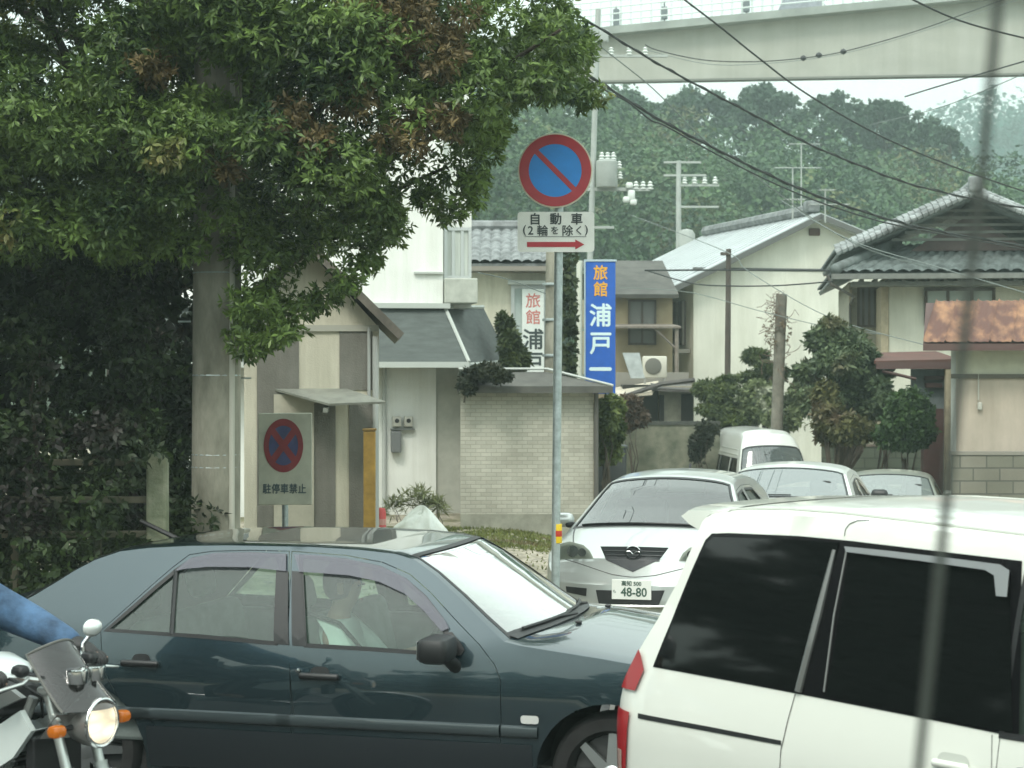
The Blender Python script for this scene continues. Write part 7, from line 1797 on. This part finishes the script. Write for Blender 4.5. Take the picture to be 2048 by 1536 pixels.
# handlebar, grips, levers, mirrors
m_ = MB(); hb = [(-.50, -.37, .995), (-.42, -.25, 1.01), (-.34, -.12, .98), (-.31, 0, .97), (-.34, .12, .98), (-.42, .25, 1.01), (-.50, .37, .995)]; m_.tube(hb, .012, 8); hbO = obj('handlebar', m_, FORK, tb, True)
for s_ in (-1, 1):
    m_ = MB(); m_.tube([(-.435, s_ * .265, 1.008), (-.50, s_ * .375, .995)], .018, 10); obj('grip', m_, RUBBER, hbO, True)
    m_ = MB(); m_.tube([(-.37, s_ * .20, 1.0), (-.34, s_ * .27, .99), (-.38, s_ * .38, .97)], .007, 6); obj('brake_lever', m_, FORK, hbO, True)
    m_ = MB(); m_.bbox((-.40, s_ * .215, 1.03), (.07, .06, .05), bev=.02); obj('switch_box', m_, BLACK, hbO, True)
    if s_ < 0: continue
    m_ = MB(); m_.tube([(-.43, s_ * .20, 1.03), (-.43, s_ * .21, 1.09), (-.41, s_ * .235, 1.13)], .010, 8); mr = obj('rear_view_mirror', m_, CHROME, tb, True)
    m_ = MB(); m_.lathe([(.001, .024), (.028, .020), (.044, .005), (.045, -.008), (.001, -.010)], 20, c=(-.405, s_ * .245, 1.155), axis='x', sx=1.25, sy=.85); obj('mirror_shell', m_, mat('mirror white', (.72, .76, .74), .2, .3, coat=1), mr, True)
m_ = MB()
for k in range(5):
    y = -.12 + .05 * k; m_.tube([(-.36, y, 1.0), (-.20, y * 1.2, 1.0 - .02 * k), (-.16, y * .8, .92), (-.24, y * .5, .84)], .006, 6)
m_.tube([(-.40, -.24, 1.02), (-.24, -.27, 1.0), (-.18, -.18, .93), (-.26, -.08, .82)], .007, 6); obj('brake_cable', m_, BLACK, tb, True)
for s_ in (-.055, .055):
    m_ = MB(); m_.lathe([(.001, 0), (.045, 0), (.047, -.01), (.04, -.06), (.001, -.07)], 20, c=(-.235, s_, 1.03)); obj('instrument', m_, CHROME, tb, True)
# tank, seat, side cover, shroud
def loft(mb, secs, n=20):
    """secs: (x, cy, cz, ry, rz)"""
    V = []
    for x, cy, cz, ry, rz in secs:
        for k in range(n): a = 2 * math.pi * k / n; V.append((x, cy + ry * math.copysign(abs(math.cos(a)) ** .8, math.cos(a)), cz + rz * math.copysign(abs(math.sin(a)) ** .8, math.sin(a))))
    m = len(secs); mb.add(V, [(i * n + k, i * n + (k + 1) % n, (i + 1) * n + (k + 1) % n, (i + 1) * n + k) for i in range(m - 1) for k in range(n)] + [tuple(range(n)), tuple((m - 1) * n + k for k in range(n))[::-1]])
m_ = MB(); loft(m_, [(-.42, 0, .96, .05, .02), (-.46, 0, .98, .12, .04), (-.58, 0, 1.0, .155, .055), (-.72, 0, .99, .15, .05), (-.88, 0, .95, .10, .03), (-.93, 0, .93, .05, .02)]); ft_ = obj('fuel_tank', m_, WT, tb, True)
m_ = MB(); loft(m_, [(-.38, 0, .88, .05, .05), (-.42, 0, .88, .12, .08), (-.55, 0, .88, .165, .10), (-.72, 0, .88, .16, .10), (-.90, 0, .87, .10, .06), (-.95, 0, .86, .05, .04)]); obj('tank_side', m_, BLACK, ft_, True)
m_ = MB(); loft(m_, [(-.88, 0, .88, .10, .05), (-1.0, 0, .86, .15, .06), (-1.25, 0, .86, .15, .055), (-1.42, 0, .90, .12, .05), (-1.62, 0, .93, .07, .03)]); obj('seat', m_, BLACK, tb, True)
for s_ in (-1, 1):
    m_ = MB(); m_.prism([(-.26, .86), (-.36, .80), (-.60, .70), (-.66, .58), (-.50, .54), (-.30, .66), (-.20, .78)], s_ * .155, s_ * .185); obj('radiator_shroud', m_, WT, tb)
    m_ = MB(); m_.prism([(-.30, .90), (-.36, .93), (-.95, .70), (-.95, .62)], s_ * .10, s_ * .13); m_.tube([(-.28, s_ * .08, .90), (-.40, s_ * .13, .55), (-.60, s_ * .14, .32), (-1.0, s_ * .14, .32)], .022, 8); obj('frame_tube', m_, mat('frame silver', (.30, .32, .31), .4, .6), tb)
m_ = MB(); loft(m_, [(-.36, 0, .56, .10, .10), (-.45, 0, .50, .17, .20), (-.75, 0, .48, .19, .22), (-.95, 0, .45, .14, .14)], 12); obj('engine', m_, mat('engine metal', (.09, .09, .09), .4, .7), tb, True)
m_ = MB()
for k in range(8): m_.bbox((-.42, 0, .50 + .035 * k), (.20, .30, .010), bev=.003)
obj('cooling_fin', m_, ALLOY, tb)
m_ = MB(); m_.bbox((-.24, 0, .62), (.05, .30, .24), bev=.01); obj('radiator', m_, BLACK, tb)
m_ = MB(); m_.tube([(-.38, -.08, .45), (-.20, -.10, .36), (-.25, -.14, .24), (-.6, -.18, .22), (-1.1, -.20, .30), (-1.5, -.21, .40)], [.02, .02, .022, .03, .05, .05], 12); obj('exhaust', m_, CHROME, tb, True)
for x, nm in ((.07, 'f'), (-1.36, 'r')):
    m_ = MB(); m_.lathe([(.245 + .05 * math.cos(R(a)), (.055 if nm == 'f' else .075) * math.sin(R(a))) for a in range(0, 361, 30)], 36, c=(x, 0, .30), axis='y'); wo = obj('wheel', m_, RUBBER, tb, True)
    m_ = MB(); m_.lathe([(.215, -.03), (.225, 0), (.215, .03), (.20, .03), (.20, -.03), (.215, -.03)], 36, c=(x, 0, .30), axis='y')
    for k in range(5): a = k * 1.2566; m_.tube([(x, 0, .30), (x + .21 * math.cos(a), 0, .30 + .21 * math.sin(a))], .014, 6)
    m_.lathe([(.001, -.06), (.04, -.06), (.04, .06), (.001, .06)], 16, c=(x, 0, .30), axis='y'); obj('rim', m_, ALLOY, wo, True)
    m_ = MB(); m_.lathe([(.06, -.065), (.14, -.065), (.14, -.06), (.06, -.06)], 24, c=(x, 0, .30), axis='y'); obj('brake_disc', m_, ALLOY, wo, True)
m_ = MB(); V = []
for i in range(13):
    a = R(25 + i * 9)
    for j in range(7): u = -1 + j / 3; V.append((.07 - .32 * math.cos(a) * -1 * -1 if False else .07 + .32 * math.cos(a), u * .07, .30 + (.32 - .03 * u * u) * math.sin(a)))
m_.add(V, [(i * 7 + j, i * 7 + j + 1, (i + 1) * 7 + j + 1, (i + 1) * 7 + j) for i in range(12) for j in range(6)]); obj('mudguard', m_, WT, tb, True)

for o_ in tb.children:
    if o_.name.split('.')[0] in ('handlebar', 'rear_view_mirror', 'instrument'): o_.location.x += .17
    if o_.name.startswith('brake_cable'): o_.location.x += .03

# ---------------- rider in blue denim jacket (only the arm reaches into the frame)
DEN = mat('blue denim', (.05, .105, .19), .85, var=.5, vscale=7, bump=1.0, bscale=11); GLOVE = mat('black glove', (.018, .018, .018), .6, var=.3, vscale=20)
rd = thing('person', 'rider in blue denim sleeve and black glove reaching to the handlebar', 'person', Bf.w((-1.12, 0, .90)), Bf.th)
# coordinates relative to (-1.12,0,.90)
def rl(x, y, z): return (x + 1.12, y, z - .90)
nd = {'pelvis': (*rl(-1.14, 0, .97), .15, .13), 'waist': (*rl(-1.14, 0, 1.14), .135, .11), 'chest': (*rl(-1.02, 0, 1.32), .17, .125), 'neck0': (*rl(-.96, 0, 1.45), .08), 'neck': (*rl(-.94, 0, 1.51), .055), 'head0': (*rl(-.91, 0, 1.57), .07), 'head': (*rl(-.90, 0, 1.64), .09), 'head2': (*rl(-.91, 0, 1.71), .075)}
ed = [('pelvis', 'waist'), ('waist', 'chest'), ('chest', 'neck0'), ('neck0', 'neck'), ('neck', 'head0'), ('head0', 'head'), ('head', 'head2')]
for s_, n_ in ((-1, 'r'), (1, 'l')):
    nd[n_ + 's'] = (*rl(-.98, s_ * .18, 1.33), .072); nd[n_ + 'e'] = (*rl(-.66, s_ * .34, 1.14), .054); nd[n_ + 'w'] = (*rl(-.375, s_ * .315, 1.05), .034)
    nd[n_ + 'h'] = (*rl(-1.08, s_ * .11, .94), .105); nd[n_ + 'k'] = (*rl(-.66, s_ * .20, .80), .068); nd[n_ + 'a'] = (*rl(-.86, s_ * .20, .42), .048); nd[n_ + 'f'] = (*rl(-.70, s_ * .20, .37), .04)
    ed += [('chest', n_ + 's'), (n_ + 's', n_ + 'e'), (n_ + 'e', n_ + 'w'), ('pelvis', n_ + 'h'), (n_ + 'h', n_ + 'k'), (n_ + 'k', n_ + 'a'), (n_ + 'a', n_ + 'f')]
ndG = dict(nd); edG = list(ed)
for s_, n_ in ((-1, 'r'), (1, 'l')):
    chain_hand(nd, ed, n_ + 'w', rl(-.315, s_ * .318, 1.028), (1, 0, .0), (.1, 0, -1), None, (0, -s_, 0), root=n_ + 'hand')
skin_body('body', nd, ed, SKIN, rd)
jk = {k: (*nd[k][:3], nd[k][3] * 1.25 + .018, (nd[k][4] if len(nd[k]) > 4 else nd[k][3]) * 1.25 + .018) for k in ('chest', 'waist', 'pelvis', 'neck0', 'rs', 're', 'ls', 'le')}
for s_, n_ in ((-1, 'r'), (1, 'l')): jk[n_ + 'c'] = (*rl(-.385, s_ * .312, 1.06), .058)
jk['rm'] = (*rl(-.82, -.27, 1.22), .10); jk['lm'] = (*rl(-.82, .27, 1.22), .10)
skin_body('jacket', jk, [('chest', 'waist'), ('waist', 'pelvis'), ('chest', 'neck0'), ('chest', 'rs'), ('rs', 'rm'), ('rm', 're'), ('re', 'rc'), ('chest', 'ls'), ('ls', 'lm'), ('lm', 'le'), ('le', 'lc')], DEN, rd)
skin_body('trousers', {k: (*nd[k][:3], nd[k][3] * 1.1 + .008) for k in ('pelvis', 'lh', 'lk', 'la', 'rh', 'rk', 'ra')}, [('pelvis', 'lh'), ('lh', 'lk'), ('lk', 'la'), ('pelvis', 'rh'), ('rh', 'rk'), ('rk', 'ra')], mat('dark trousers', (.02, .022, .03)), rd)
for s_, n_ in ((-1, 'r'), (1, 'l')):
    g1 = {'w0': (*rl(-.42, s_ * .312, 1.07), .046), 'w1': (*rl(-.36, s_ * .316, 1.045), .038)}; ge = [('w0', 'w1')]
    chain_hand(g1, ge, 'w1', rl(-.315, s_ * .318, 1.028), (1, 0, .0), (.1, 0, -1), None, (0, -s_, 0), s=1.0, root='hand')
    g1 = {k: (*v[:3], v[3] * 1.28, (v[4] if len(v) > 4 else v[3]) * 1.28) for k, v in g1.items()}
    skin_body('glove', g1, ge, GLOVE, rd)
m_ = MB(); c_ = rl(-.905, 0, 1.66); m_.lathe([(.001, .14), (.07, .125), (.118, .075), (.135, 0), (.13, -.06), (.115, -.11), (.09, -.125)], 28, c=c_); obj('helmet', m_, mat('helmet grey', (.25, .26, .27), .2, coat=1), rd, True)
face_features(rd, rl(-.895, 0, 1.635), .11, rd)

# ---------------- air between the camera and the hills
hz_ = MB(); hz_.box(-520, 520, -290, 860, -12, 62)
hm = bpy.data.materials.new('haze'); hm.use_nodes = True; t_ = hm.node_tree; t_.nodes.remove(t_.nodes['Principled BSDF'])
pv = t_.nodes.new('ShaderNodeVolumePrincipled'); pv.inputs['Color'].default_value = (.76, .95, .90, 1); pv.inputs['Density'].default_value = .0017; pv.inputs['Anisotropy'].default_value = 0.2
t_.links.new(pv.outputs[0], t_.nodes['Material Output'].inputs['Volume'])
ho_ = obj('haze', hz_, hm); tag(ho_, 'thin pale haze softening the hills and viaduct', 'haze', kind='stuff')
